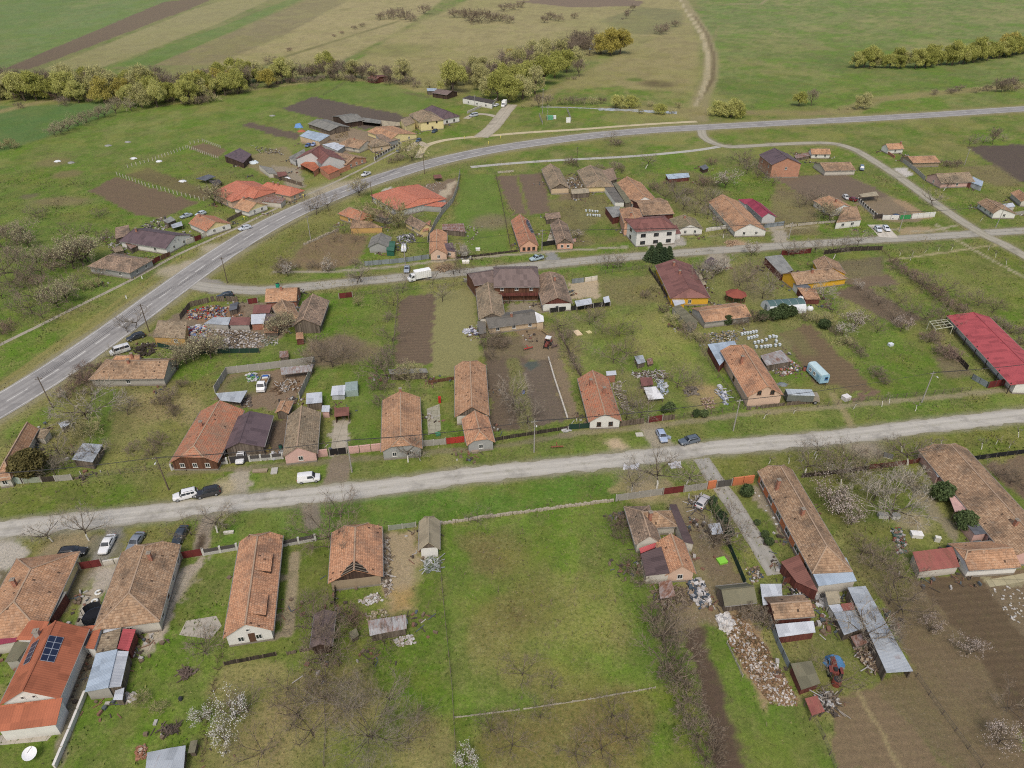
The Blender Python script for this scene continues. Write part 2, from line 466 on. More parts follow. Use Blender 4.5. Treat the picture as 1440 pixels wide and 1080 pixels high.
stroke([(1160,150),(1235,128),(1330,123),(1440,112)],2.5,(70,84,40),0.8,f=1.2)
stroke([(982,172),(985,140),(998,112),(1000,77),(991,48),(973,20),(962,2),(945,-20)],9,(150,138,104),0.5,0.3,f=2.0)
stroke([(978,150),(992,112),(994,77),(985,48),(967,20),(955,-4)],1.6,(178,166,132),0.1,0.3,f=0.6)
stroke([(984,140),(1002,112),(1004,80),(994,48),(976,22)],2.2,(116,102,76),0.2,0.3,f=0.8)
stroke([(985,140),(996,112),(997,77),(989,48),(971,20)],1.3,(182,168,134),0.1,0.3,f=0.5)
stroke([(1002,60),(1010,36),(1060,28)],2,(128,126,80),0.6,f=1)
area([(970,30),(985,60),(980,120),(900,120),(790,125),(760,150),(780,150),(930,150),(990,150),(1000,160),(960,168),(820,150),(720,150)],(150,138,98),1.0,f=4,a=.9)
blob(925,118,9,(92,78,58),0.6,0.3);blob(893,112,5,(96,110,48))
area([(-200,520),(-200,150),(0,150),(180,152),(330,132),(460,113),(560,118),(600,150),(470,215),(330,260),(200,390),(0,470)],(104,126,58),0.85,f=4)
area([(-80,205),(-80,150),(60,148),(160,142),(160,158),(75,190),(0,215)],(92,122,66),0.3,f=1.5)
stroke([(0,157),(60,142),(140,133),(160,138)],6,(150,136,100),1.0,f=3)
for q in((300,150,12),(380,130,10),(60,250,10),(120,300,8),(430,125,8)):blob(q[0],q[1],q[2],(126,128,62),0.9,0.1,0.5)
stroke([(220,150),(330,130),(430,116)],3,(150,140,96),0.9,f=2)
blob(75,228,6,(128,118,80));blob(95,245,5,(128,118,80));blob(40,276,3,SCRUBC);blob(85,283,10,(130,114,88),0.7,0.3,0.8,None,0.5)
area([(125,268),(165,248),(280,285),(225,308),(190,302)],(122,104,84),0.1,0.5,f=1.0)
area([(172,244),(262,212),(300,235),(360,262),(330,285),(290,282)],(108,116,58),0.9,f=1.5,mott=0.8)
area([(178,246),(210,236),(300,270),(290,283)],(112,100,72),0.4,1.0,f=1)
area([(266,209),(285,200),(320,212),(306,222)],(126,108,86),0.2,f=1)
area([(395,153),(440,136),(560,160),(580,168),(515,182),(470,172)],(104,92,84),0.05,0.5,f=0.8)
area([(340,176),(352,172),(422,188),(418,196),(390,192)],(110,96,84),0.05,0.5,f=0.8)
area([(455,134),(490,113),(540,117),(620,140),(590,158),(560,158)],(106,128,60),0.5,f=0.8)
stroke([(570,130),(600,136)],4,(96,100,60),0.5)
area([(420,200),(470,175),(520,185),(560,195),(470,222)],(150,132,110),0.1,0,0.4,f=1)
area([(330,225),(400,205),(430,235),(380,250)],(152,130,106),0.2,0,0.4,f=1.5,a=.8)
area([(380,232),(420,236),(430,262),(410,270)],(160,148,128),0.1,0,0.3,f=1)
M_ROAD=[(-330,738),(-150,655),(0,570),(80,521),(160,466),(230,415),(300,365),(370,321),(430,291),(500,263),(560,243),(620,226),(690,211),(760,200),(840,190),(920,183),(1000,178.5),(1100,173),(1200,168),(1320,161),(1440,153),(1700,137),(2000,120)]
stroke(M_ROAD,16.5,(128,126,78),0.9,f=2.5)
stroke(M_ROAD,12.0,(150,143,112),0.3,0.4,f=1.2)
stroke([(0,540),(150,435),(220,385),(290,340)],1.0,(148,140,84),0.5,f=0.7);stroke([(0,548),(150,445),(215,398)],0.8,(150,142,88),0.5,f=0.5)
for q in((240,380,3.5),(300,348,3.5),(450,270,5),(480,262,6),(265,372,2.5),(500,258,4)):blob(q[0],q[1],q[2],(184,172,148),0.1,0.4)
area([(280,405),(340,365),(460,295),(480,310),(420,345),(390,385),(360,396)],(116,118,62),0.9,f=2)
area([(400,372),(430,340),(470,325),(520,332),(512,352),(500,372),(440,382)],(132,112,88),0.5,f=1.5)
area([(640,300),(648,246),(700,244),(712,300),(716,355),(655,352)],(108,132,58),0.4,f=0.8)
blob(690,312,6,(132,120,96),0.5)
area([(590,262),(640,250),(645,265),(630,290),(585,270),(568,262)],(134,116,98),0.1,0,0.4,f=.8)
area([(622,268),(638,252),(643,256),(628,278),(618,290),(605,283)],(190,176,150),0,0,0.3,f=.6)
area([(527,275),(548,262),(560,268),(545,285)],(196,188,172),0,0,0.2,f=.8)
area([(697,248),(760,243),(768,262),(775,300),(722,302)],(124,106,90),0.1,0.4,f=.7)
stroke([(727,244),(742,300)],0.8,(116,126,62),0.7)
area([(775,300),(770,280),(850,272),(880,340),(800,348)],(116,110,76),0.8,f=1,mott=0.0)
area([(820,325),(850,305),(872,330),(840,342)],(104,116,58),0.8,f=1.5)
area([(915,262),(960,238),(1010,250),(1040,300),(960,300)],(104,104,66),0.9,f=2)
area([(770,250),(830,245),(830,275),(790,282)],(128,112,92),0.4,0,0.5,f=1)
area([(1000,300),(1060,250),(1110,275),(1100,320),(1060,320)],(100,112,54),0.9,f=2)
area([(1090,250),(1185,242),(1265,282),(1215,282),(1140,285)],(124,108,92),0.1,0.3,f=1)
area([(1090,255),(1150,285),(1150,330),(1080,330)],(120,108,84),0.7,f=1.5)
area([(1200,285),(1255,275),(1300,305),(1290,312),(1240,312)],(140,124,102),0.2,0,0.5,f=1)
stroke([(1265,283),(1300,305)],4,(166,142,112),0.2,0.3)
area([(1358,206),(1440,203),(1560,230),(1560,270),(1430,255)],(100,88,80),0.05,0.4,f=1)
area([(1340,235),(1400,232),(1440,262),(1400,262)],(124,112,84),0.7,f=2)
area([(1255,236),(1275,236),(1284,246),(1270,250),(1255,240)],(206,200,190),0,f=.5)
area([(1250,360),(1420,345),(1600,380),(1600,470),(1430,470),(1330,420)],(106,120,52),0.9,f=1)
area([(1400,352),(1440,347),(1480,360),(1440,352)],(98,122,46),.5)
area([(560,425),(575,415),(613,415),(608,510),(556,515)],(118,101,84),0.05,0.5,f=.5)
area([(613,410),(667,406),(676,500),(640,530),(605,528)],(146,142,94),0.12,f=.5)
area([(480,420),(555,410),(556,480),(470,500),(440,480)],(104,120,58),0.9,f=1.5)
area([(428,480),(490,470),(540,490),(500,515),(430,515)],(124,108,88),0.4,f=2)
area([(480,515),(540,505),(545,540),(545,620),(495,632)],(94,122,46),0.6,f=1.5)
area([(370,475),(410,465),(430,520),(380,520)],(104,116,60),0.9,f=2)
area([(210,470),(250,440),(345,425),(412,430),(400,470),(370,490),(290,492),(225,485)],(138,122,102),0.1,0,0.8,f=1)
area([(260,440),(330,430),(345,445),(290,455)],(150,118,92),0.1,0,0.7,f=1)
area([(300,560),(325,525),(440,515),(425,555),(395,575),(340,575)],(140,120,98),0.05,0,0.5,f=.7)
blob(345,540,4,(104,116,60),0.7)
area([(320,640),(340,600),(440,580),(445,640)],(116,100,84),0.05,0,0.5,f=.7)
area([(463,640),(470,592),(490,590),(490,638)],(176,166,148),0,0,0.3,f=.3)
area([(90,640),(95,555),(140,535),(300,535),(300,560),(250,650)],(112,112,68),1.0,f=2)
area([(165,560),(230,545),(290,560),(280,600),(200,600)],(150,136,98),1.0,f=2.5,mott=.6)
area([(130,545),(160,550),(150,620),(120,640)],(96,118,50),.7,f=1.5)
area([(682,500),(720,475),(745,470),(748,600),(690,610)],(112,97,82),0.1,0.3,f=.6)
area([(735,510),(772,502),(797,590),(745,600)],(116,103,90),0.05,0.3,f=.5)
area([(738,512),(758,505),(760,515),(740,522)],(88,96,92),.1)
area([(735,470),(780,465),(815,585),(798,592),(772,505),(737,505)],(140,122,100),0.1,0,0.4,f=.7)
area([(700,440),(755,440),(770,470),(735,480)],(142,122,98),0.1,0,0.5,f=.7)
area([(675,500),(690,470),(735,475),(740,500),(700,505)],(118,104,84),0.4,0,0.3,f=1)
area([(785,470),(870,430),(940,430),(1010,510),(1035,570),(900,590),(870,540),(810,510)],(106,130,54),0.8,f=1)
area([(850,450),(930,432),(985,480),(990,520),(900,500)],(126,136,64),0.9,f=4)
for q in((925,450,3),(950,470,3),(905,490,4),(985,550,4)):blob(q[0],q[1],q[2],(148,142,84),0.8,.2,.5)
area([(840,395),(930,385),(950,425),(870,428),(850,420)],(116,112,74),0.9,f=2)
area([(800,398),(840,392),(845,418),(802,420)],(190,172,142),0.05,0,0.4,f=.6)
area([(720,425),(765,425),(770,438),(715,440)],(150,138,118),0.2,0,.4)
area([(860,520),(910,525),(940,560),(900,580),(872,570)],(112,116,66),0.6,0,0.6,f=2)
area([(820,500),(790,505),(800,470),(810,470)],(120,112,78),0.8,f=1)
blob(990,553,3.5,(178,152,112));blob(985,565,2.5,(150,138,96))
area([(1095,470),(1140,455),(1232,550),(1180,552),(1150,545)],(122,104,80),0.05,0.6,f=.7)
area([(1095,466),(1110,458),(1130,470),(1150,500),(1130,500)],(118,116,74),.5,.4,f=1.5,a=.6)
area([(1200,480),(1300,470),(1350,510),(1380,545),(1250,565),(1215,530)],(98,120,48),.8,f=1.5)
area([(1170,410),(1210,398),(1300,450),(1260,460)],(118,102,84),.05,.5,f=1)
area([(1175,368),(1240,360),(1245,385),(1200,400)],(116,106,84),.4,.5,f=1)
area([(1180,395),(1250,385),(1265,400),(1210,405)],(122,104,88),.2,.3,f=1)
area([(1000,380),(1070,370),(1100,400),(1110,430),(1000,430)],(106,112,64),.9,f=2)
area([(1015,375),(1040,372),(1090,420),(1060,425)],(122,110,86),.6,f=1.5,a=.7)
area([(1310,500),(1345,495),(1370,530),(1330,530)],(120,110,84),.6,f=1)
area([(1080,545),(1180,540),(1190,555),(1150,570),(1090,570)],(118,118,72),.7,f=1)
area([(1195,560),(1235,548),(1240,553),(1200,568)],(132,108,92),.1,.5)
area([(985,480),(1060,460),(1110,480),(1110,510),(990,500)],(124,118,84),.6,0,.8,f=1.5)
area([(1430,480),(1560,520),(1560,580),(1450,540)],(124,112,80),1,f=2)
area([(-200,735),(0,690),(240,665),(330,660),(330,690),(0,735),(-200,780)],(104,116,52),.9,f=1.2)
area([(350,655),(540,640),(900,605),(1440,555),(1600,540),(1600,575),(1140,610),(900,640),(550,680),(350,700)],(106,126,56),.9,f=1.2)
area([(1000,640),(1440,595),(1600,580),(1600,610),(1440,640),(1270,660),(1110,665),(1010,680)],(112,116,58),1.0,f=1.2)
area([(300,770),(345,715),(620,690),(870,665),(870,700),(620,735),(400,765)],(96,126,52),.7,f=1)
area([(20,790),(60,755),(240,735),(285,740),(290,778),(150,800)],(112,114,58),.9,f=1)
area([(85,760),(175,745),(170,780),(70,790),(30,800)],(126,122,104),.2,0,.5,f=1)
stroke([(165,735),(150,770),(130,800)],2.4,(150,146,132),0,.3)
blob(95,762,3.6,(164,146,112),.2);area([(-60,760),(20,750),(40,780),(0,810),(-60,850)],(188,180,164),0,0,.5,f=1)
stroke([(297,715),(285,760),(281,775)],2.2,(164,150,130),.1,.4);stroke([(285,755),(280,772)],1,(92,78,64),.1)
area([(318,705),(328,660),(350,655),(352,690),(372,702)],(178,168,146),0,0,.3,f=.8)
stroke([(478,650),(470,690)],4,(140,126,108),.2,.4);blob(313,686,2,(190,176,140),0)
stroke([(437,705),(440,735)],2.6,(142,130,114),.2,.5)
stroke([(915,603),(928,622),(944,640)],4,(170,160,138),.1,.3)
blob(866,626,1.8,(206,182,150),0);blob(905,683,4,(176,158,124),.1);blob(632,650,3,(146,136,92),.8,.2,.6)
blob(1215,628,3.5,(166,152,136),.3,.4);stroke([(1172,555),(1200,602)],1.6,(156,144,104),.3,.3)
stroke([(790,612),(960,594),(1060,580),(1180,572),(1380,552),(1440,546)],1.5,(160,148,120),.2,.3,a=.8)
stroke([(240,666),(500,646),(700,628),(800,612)],1.4,(138,126,104),.2,.3,a=.7)
stroke([(860,690),(925,660)],1.6,(150,140,96),.4);stroke([(935,675),(950,695)],1.0,(168,150,116),.2)
area([(-20,860),(0,800),(110,790),(140,800),(95,860)],(120,110,88),.3,0,.4)
area([(105,880),(118,835),(145,800),(160,805),(125,885)],(180,168,146),0,0,.3,f=.4)
area([(120,885),(155,815),(178,790),(185,800),(160,850),(150,885)],(96,120,46),.6,f=.5)
blob(150,807,2.5,(186,176,160),0,.6)
area([(195,920),(215,880),(255,800),(290,780),(275,820),(240,880),(215,915)],(178,166,146),0,0,.4,f=.5)
area([(240,885),(275,815),(290,790),(325,790),(315,880),(255,890)],(104,114,56),.9,f=1)
area([(85,1090),(120,985),(190,920),(300,885),(310,930),(280,1090)],(104,124,52),.9,f=1.5)
stroke([(70,1085),(127,920)],2.2,(142,134,112),.1,.3)
area([(-30,1030),(85,1020),(80,1090),(-40,1090)],(100,114,52),.8,f=.5)
area([(320,920),(395,770),(475,760),(470,870),(440,910),(330,935)],(100,116,48),.7,f=.8)
stroke([(415,780),(405,890)],1.5,(164,150,120),0,.3,f=.2,warp=.1);stroke([(385,897),(405,890)],1.2,(150,138,112),0,.3,f=.2)
stroke([(390,815),(411,808)],1.2,(150,140,108),0,.3,f=.2);stroke([(388,870),(406,862)],1.2,(150,140,108),0,.3,f=.2)
area([(540,750),(585,745),(592,790),(590,855),(545,868),(535,820)],(172,154,122),.15,0,.5,f=1)
area([(545,830),(590,818),(592,850),(550,866)],(178,148,98),.4,0,.2,f=1.5)
area([(590,790),(620,780),(640,1080),(590,1080),(575,880)],(98,118,46),.8,f=1.5)
area([(470,850),(520,855),(580,890),(600,1000),(600,1090),(450,1090),(440,920)],(106,116,56),1.0,f=3)
area([(310,940),(440,918),(455,1090),(270,1090)],(104,118,54),1.0,f=2)
for q in((330,958,3),(378,945,2),(400,1020,5),(420,985,4),(600,1050,4),(480,975,4),(505,1000,3),(360,1060,5)):blob(q[0],q[1],q[2],(150,134,96),.9,.2,.6)
area([(622,742),(862,708),(880,780),(945,960),(640,1008)],(108,132,54),.75,f=1)
area([(650,790),(740,760),(860,740),(890,830),(900,900),(800,960),(700,930),(660,860)],(116,134,60),.8,f=6,a=.4)
area([(720,800),(790,780),(830,830),(830,890),(760,900),(720,860)],(122,122,66),1.0,f=5,a=.35,mott=.7)
for q in((700,775,4.5),(665,760,3),(690,790,3.5),(775,965,3),(735,945,3),(700,870,4),(760,850,6),(690,905,4)):blob(q[0],q[1],q[2],(116,104,66),.9,.3,.6)
for q in((850,860,6),(840,810,6),(870,890,4),(690,930,5),(790,920,5)):blob(q[0],q[1],q[2],(140,138,78),1,.3,.6)
stroke([(868,720),(890,790),(940,950)],6,(90,120,40),.6,f=2,a=.8)
area([(640,1012),(945,965),(985,1090),(642,1090)],(100,110,50),1.0,f=1)
for q in((800,1040,5),(860,1000,5),(850,1060,4),(720,1050,4)):blob(q[0],q[1],q[2],(128,112,72),1,.2,.6)
area([(935,700),(985,695),(1045,830),(1000,870),(985,820),(960,760)],(140,126,98),.3,0,.5,f=1)
area([(980,770),(1015,765),(1045,820),(1000,825)],(128,112,90),.2,0,.5)
area([(1000,706),(1025,690),(1060,680),(1110,760),(1090,770)],(100,116,54),.7,f=1)
area([(1055,690),(1065,680),(1150,785),(1128,792)],(160,150,128),0,0,.3,f=.4)
area([(920,900),(960,820),(1040,820),(1060,870),(1000,900)],(136,120,94),.3,0,.7,f=1.5)
area([(963,885),(990,880),(1055,1060),(1060,1100),(1010,1100)],(98,82,68),.03,.3,f=.5)
area([(985,875),(1020,880),(1110,1090),(1060,1090)],(98,118,46),.7,f=1)
area([(1015,870),(1055,860),(1085,920),(1125,990),(1070,992),(1040,930)],(166,140,108),.15,0,1.0,f=1)
area([(1060,1000),(1140,990),(1165,1090),(1090,1090)],(96,120,44),.6,f=1)
area([(1130,900),(1170,850),(1230,920),(1240,960),(1165,980),(1155,930)],(112,116,64),.7,0,.3,f=1.5)
area([(1170,985),(1240,960),(1340,1090),(1175,1090)],(132,114,88),.1,.4,f=.8)
stroke([(1205,970),(1270,1085)],.5,(160,144,106),.3,f=.3)
area([(1230,960),(1290,945),(1440,1090),(1345,1090)],(120,106,80),.3,.2,.3,f=.8)
area([(1230,830),(1300,815),(1440,990),(1440,1090),(1370,1090),(1285,950)],(122,106,82),.2,.3,.2,f=.8)
area([(1290,815),(1370,800),(1600,1060),(1600,1200),(1460,1060),(1380,930)],(106,90,70),.05,.5,.1,f=.7)
area([(1370,805),(1440,800),(1700,1000),(1600,1080),(1440,900)],(126,110,88),.1,.3,.3,f=.7)
area([(1120,680),(1260,660),(1310,720),(1280,790),(1240,830),(1200,770)],(102,112,56),.9,f=1.5)
area([(1195,780),(1235,775),(1290,815),(1270,850),(1215,820)],(112,106,72),.7,f=2)
area([(1258,665),(1275,662),(1352,752),(1340,765)],(148,138,112),.2,0,.3,f=.5)
blob(1285,735,2.5,(172,158,124),.1)
area([(1340,770),(1370,765),(1385,810),(1440,815),(1440,825),(1380,820)],(158,150,120),.1,0,.3,f=.4)
area([(1380,655),(1440,640),(1600,720),(1600,800),(1440,700)],(126,106,88),.2,.3,f=1)
ST1=[(262,398),(300,405),(360,408.5),(420,404),(480,398),(560,390.5),(650,383),(740,374.5),(850,364),(960,355.5),(1080,347),(1200,339),(1300,333.5),(1380,328),(1440,324.5),(1560,317),(1750,306)]
ST2=[(-260,780),(-100,757),(0,745),(100,734),(200,723),(275,714),(341,705.5),(452,695),(550,684),(633,671.5),(720,662),(820,652),(905,642.5),(1005,630),(1140,618.5),(1200,612),(1317,597.5),(1440,584),(1600,565),(1800,542)]
LANE=[(986,180),(989,192),(1005,202),(1030,206.5),(1093,203),(1150,201),(1178,203),(1205,212),(1233,229),(1270,253),(1315,286),(1357,314),(1385,331),(1410,343),(1445,362),(1520,402)]
stroke(ST1,6.2,(140,132,108),.4,.3,f=1);stroke(ST2,5.0,(150,144,122),.2,.3,f=1.2);stroke(LANE,5.0,(146,138,112),.3,.3,f=.9)
area([(262,400),(280,385),(310,395),(330,405),(300,415)],(156,150,138),0,0,.3,f=.8)
area([(995,356),(1020,354),(1030,378),(985,380)],(170,160,140),.1,0,.4,f=1.2)
area([(905,340),(960,330),(965,345),(915,352)],(178,172,160),0,0,.3,f=.8)
area([(1080,315),(1098,312),(1112,342),(1090,345)],(176,166,146),0,0,.3,f=.5)
area([(1263,320),(1310,318),(1316,326),(1264,330)],(170,150,116),.2,.3,.3,f=1)
blob(1036,342,3,(190,158,130),0,.8)
area([(768,355),(780,352),(788,370),(770,372)],(150,150,144),0,0,.3,f=.4)
blob(623,376,4,(168,144,112),0,.9)
stroke([(385,383),(480,381),(560,374),(650,363),(720,358),(800,352),(880,347)],1.3,(176,166,146),.1,.2,f=.4)
stroke([(1000,332),(1150,318)],1.0,(160,150,120),.3,.2)
stroke([(1245,367),(1405,344)],1.0,(176,164,126),.3,.2);stroke([(1340,335),(1440,390)],.9,(180,170,140),.2,.2)
stroke([(1245,322),(1300,326),(1346,317)],.9,(176,166,140),.2,.2);stroke([(1316,316),(1340,330)],.9,(176,166,140),.2,.2)
for sc,sd,k,cc in((9,131,.30,(152,146,92)),(26,57,.24,(138,138,80)),(70,91,.28,(150,144,96)),(7,71,.6,(82,114,34)),(24,19,.55,(94,128,40)),(4.5,15,.26,(108,94,70)),(11,301,.2,(112,100,74)),(2.2,44,.3,(72,84,40))):
 f_=fbm(gx,gy*.8,sc,sd,5);w_=sm((f_-.53)*9)*k*gveg
 if cc[1]>cc[0]:w_=w_*sm((gcol[:,1]/gcol[:,0]-.98)*6)
 if sc>20:w_=w_*np.clip(.7+gy/700,0,1.3)
 gcol[:]=gcol*(1-w_[:,None])+c3(cc)*w_[:,None]
w_=sm((gy-330)/500);gcol[:]=gcol*(1+.22*w_[:,None]);gveg[:]=gveg*(1-.75*w_);w_=w_*.12;gcol[:]=gcol*(1-w_[:,None])+c3((172,170,140))*w_[:,None]  # far ground lightened and paled: distance haze painted into its colour
stroke([(722,508),(730,550),(742,600)],3,(118,116,76),.8,mott=.3)
me=bpy.data.meshes.new('ground')
idx=np.arange(NR*NC).reshape(NR,NC)
quads=np.stack([idx[:-1,:-1],idx[:-1,1:],idx[1:,1:],idx[1:,:-1]],-1).reshape(-1,4)
me.vertices.add(gx.size);me.vertices.foreach_set('co',np.stack([gx,gy,np.zeros(gx.size)],1).ravel())
me.loops.add(quads.size);me.loops.foreach_set('vertex_index',quads.ravel().astype(np.int32))
me.polygons.add(len(quads));me.polygons.foreach_set('loop_start',(np.arange(len(quads))*4).astype(np.int32))
me.update(calc_edges=True)
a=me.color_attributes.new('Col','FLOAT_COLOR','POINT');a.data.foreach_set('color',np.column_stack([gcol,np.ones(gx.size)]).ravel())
a=me.color_attributes.new('Par','FLOAT_COLOR','POINT');a.data.foreach_set('color',np.column_stack([gveg,gtill,gspk,np.ones(gx.size)]).ravel())
def ground_mat():
 s=NT('ground_cover')
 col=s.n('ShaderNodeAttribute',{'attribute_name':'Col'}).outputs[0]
 par=s.sep(s.n('ShaderNodeAttribute',{'attribute_name':'Par'}).outputs[0])
 veg,till,spk=par[0],par[1],par[2]
 p=s.pos();x,y,z=s.sep(p)
 n0=s.noise(p,0.09,5,0.6);n1=s.noise(p,0.45,7,0.72);n2=s.noise(p,1.7,6,0.75);n3=s.noise(p,6.5,3,0.7)
 c=s.mix(s.m('MULTIPLY',veg,s.m('MULTIPLY',s.rng(n1,0.50,0.72,0,1),0.55)),col,C(150,146,94))
 c=s.mix(s.m('MULTIPLY',veg,s.m('MULTIPLY',s.rng(n2,0.52,0.36,0,1),0.60)),c,C(70,88,36))
 c=s.mix(s.m('MULTIPLY',veg,s.m('MULTIPLY',s.rng(n0,0.5,0.64,0,1),0.35)),c,C(128,126,62))
 n4=s.noise(s.comb(s.m('ADD',x,91.0),y,3.0),0.8,6,0.75)
 c=s.mix(s.m('MULTIPLY',veg,s.m('MULTIPLY',s.rng(n4,0.56,0.72,0,1),0.25)),c,C(118,102,74))
 n7=s.noise(s.comb(x,s.m('ADD',y,37.0),9.0),2.6,6,0.8)
 spot=s.m('MULTIPLY',s.rng(n1,0.44,0.60,0,1),s.rng(n7,0.49,0.60,0,1))
 c=s.mix(s.m('MULTIPLY',veg,s.m('MULTIPLY',spot,0.42)),c,C(100,86,62))
 spot2=s.m('MULTIPLY',s.rng(n4,0.46,0.6,0,1),s.rng(n7,0.50,0.40,0,1))
 c=s.mix(s.m('MULTIPLY',veg,s.m('MULTIPLY',spot2,0.45)),c,C(150,150,92))
 bare=s.m('SUBTRACT',1.0,veg)
 k=s.m('ADD',0.78,s.m('MULTIPLY',s.m('ADD',s.m('MULTIPLY',n1,0.4),s.m('ADD',s.m('MULTIPLY',n2,0.34),s.m('MULTIPLY',n3,0.26))),0.46))
 c=s.mix(1.0,c,s.comb(k,k,k),'MULTIPLY')
 c=s.mix(s.m('MULTIPLY',bare,s.m('MULTIPLY',s.rng(n4,0.54,0.68,0,1),0.22)),c,C(108,110,62))
 c=s.mix(s.m('MULTIPLY',bare,s.m('MULTIPLY',s.rng(n7,0.52,0.64,0,1),0.4)),c,C(82,70,58))
 fine=s.m('ADD',0.44,s.m('MULTIPLY',s.m('ADD',s.m('MULTIPLY',n3,.55),s.m('MULTIPLY',n2,.45)),1.14))
 fine=s.m('MULTIPLY',fine,s.rng(veg,0,1,.92,.95))
 c=s.mix(0.85,c,s.comb(fine,fine,fine),'MULTIPLY')
 v=s.n('ShaderNodeTexVoronoi',None,Scale=2.2);s.set(v.inputs['Vector'],p)
 st=s.m('MULTIPLY',s.m('MULTIPLY',spk,s.rng(v.outputs[0],0.14,0.28,1,0)),s.rng(n1,0.4,0.6,0.2,1))
 c=s.mix(s.m('MULTIPLY',st,0.55),c,C(196,186,172))
 d=s.m('ADD',s.m('MULTIPLY',x,-0.08),s.m('MULTIPLY',y,0.99))
 w=s.m('SINE',s.m('ADD',s.m('MULTIPLY',d,4.4),s.m('MULTIPLY',n1,5.0)))
 k2=s.m('ADD',1.0,s.m('MULTIPLY',s.m('MULTIPLY',s.m('MULTIPLY',w,s.rng(n2,.35,.6,.2,1.2)),till),0.13))
 c=s.mix(1.0,c,s.comb(k2,k2,k2),'MULTIPLY')
 hs=s.n('ShaderNodeHueSaturation',None,Saturation=s.rng(veg,0,1,1.0,1.05),Value=s.rng(veg,0,1,.95,1.1));s.set(hs.inputs['Color'],c)
 s.col(hs.outputs[0]);s.rough(0.95);s.b.inputs['Specular IOR Level'].default_value=0.1
 s.bump(s.m('ADD',s.m('MULTIPLY',n2,0.7),s.m('ADD',s.m('MULTIPLY',n3,0.35),s.m('MULTIPLY',s.m('MULTIPLY',w,till),0.2))),0.7,0.18)
 return s.mat
me.materials.append(ground_mat())
go=bpy.data.objects.new('ground',me);COL.objects.link(go);go['kind']='structure'
# road sheets
def smooth_line(P,step):
 """Catmull-Rom through ground points, resampled"""
 out=[]
 n=len(P)
 for i in range(n-1):
  p0=P[max(i-1,0)];p1=P[i];p2=P[i+1];p3=P[min(i+2,n-1)]
  k=max(2,int((p2-p1).length/step))
  for j in range(k):
   t=j/k
   out.append(0.5*((2*p1)+(p2-p0)*t+(2*p0-5*p1+4*p2-p3)*t*t+(3*p1-p0-3*p2+p3)*t**3))
 out.append(P[-1]);return out
def road(name,pts,width,z,mat,label=None,cat=None,jit=0.15,step=1.2,profile=None,thick=0.0,structure=True):
 width*=S
 P=smooth_line(Gs(pts),step)
 L=len(P);cum=0.0
 rows=[]
 cross=profile or[-0.5,-0.25,0,0.25,0.5]
 me=bpy.data.meshes.new(name);V=[];UV=[]
 for i,p in enumerate(P):
  a=P[max(i-1,0)];b=P[min(i+1,L-1)];d=(b-a).normalized();n=V3((d.y,-d.x,0))
  if i:cum+=(P[i]-P[i-1]).length
  for k,c in enumerate(cross):
   o=c*width
   if k in(0,len(cross)-1):o+=(noise.noise(V3((p.x*0.45,p.y*0.45,k*9.1)))*1.4+noise.noise(V3((p.x*1.7,p.y*1.7,k*3.3)))*0.6)*jit*(-1 if k==0 else 1)
   q=p+n*o;V.append((q.x,q.y,z));UV.append((o,cum))
 m=len(cross);Fs=[]
 for i in range(L-1):
  for k in range(m-1):
   Fs.append((i*m+k,i*m+k+1,(i+1)*m+k+1,(i+1)*m+k))
 me.from_pydata(V,[],Fs)
 if me.polygons[0].normal.z<0:me.flip_normals()
 u=me.uv_layers.new(name='UVMap')
 for l in me.loops:u.data[l.index].uv=UV[l.vertex_index]
 me.materials.append(mat)
 o=bpy.data.objects.new(name,me);COL.objects.link(o)
 if structure:o['kind']='structure'
 else:tag(o,label,cat)
 return o
def asphalt_mat(w):
 s=NT('worn_asphalt')
 u,v,_=s.sep(s.uv());p=s.pos()
 n1=s.noise(p,0.35,6,0.7);n2=s.noise(p,5.0,4,0.7)
 ln=s.noise(s.comb(s.m('MULTIPLY',u,3.0),s.m('MULTIPLY',v,0.05),0),1.0,5,0.65)
 base=s.ramp(s.m('ADD',s.m('MULTIPLY',n1,0.45),s.m('MULTIPLY',ln,0.55)),[(0.3,C(128,124,120)),(0.5,C(150,147,142)),(0.7,C(172,168,162))])
 au=s.m('ABSOLUTE',u)
 tr=s.m('MULTIPLY',s.rng(s.m('ABSOLUTE',s.m('SUBTRACT',au,1.05)),0.0,0.62,1,0),0.50)
 base=s.mix(tr,base,C(112,106,104))
 tr2=s.m('MULTIPLY',s.rng(s.m('ABSOLUTE',s.m('SUBTRACT',au,2.75)),0.0,0.55,1,0),0.4)
 base=s.mix(tr2,base,C(118,113,110))
 base=s.mix(s.m('MULTIPLY',n2,0.25),base,C(190,186,178));n6=s.noise(p,.11,4,.65);base=s.mix(s.m('MULTIPLY',s.rng(n6,.54,.56,0,1),.35),base,C(120,117,114));base=s.mix(s.m('MULTIPLY',s.rng(s.noise(p,.9,2,.5,2.5),.495,.5,0,1),s.m('MULTIPLY',s.rng(s.noise(p,.9,2,.5,2.5),.505,.5,0,1),.4)),base,C(92,90,88))
 gone=s.rng(s.noise(p,1.3,4,0.7),0.35,0.55,0.25,0.85)
 dash=s.m('LESS_THAN',s.m('FRACT',s.m('DIVIDE',v,9.0)),0.62)
 cen=s.m('MULTIPLY',s.m('MULTIPLY',s.m('LESS_THAN',au,0.17),dash),gone)
 edge=s.m('MULTIPLY',s.m('LESS_THAN',s.m('ABSOLUTE',s.m('SUBTRACT',au,w/2-0.6)),0.12),gone)
 c=s.mix(s.m('MAXIMUM',cen,edge),base,C(214,211,202))
 sh=s.rng(au,w/2-0.35,w/2+0.1,0,0.85)
 c=s.mix(sh,c,C(176,170,152))
 s.col(c);s.bump(n2,0.2,0.02);s.rough(0.9)
 return s.mat
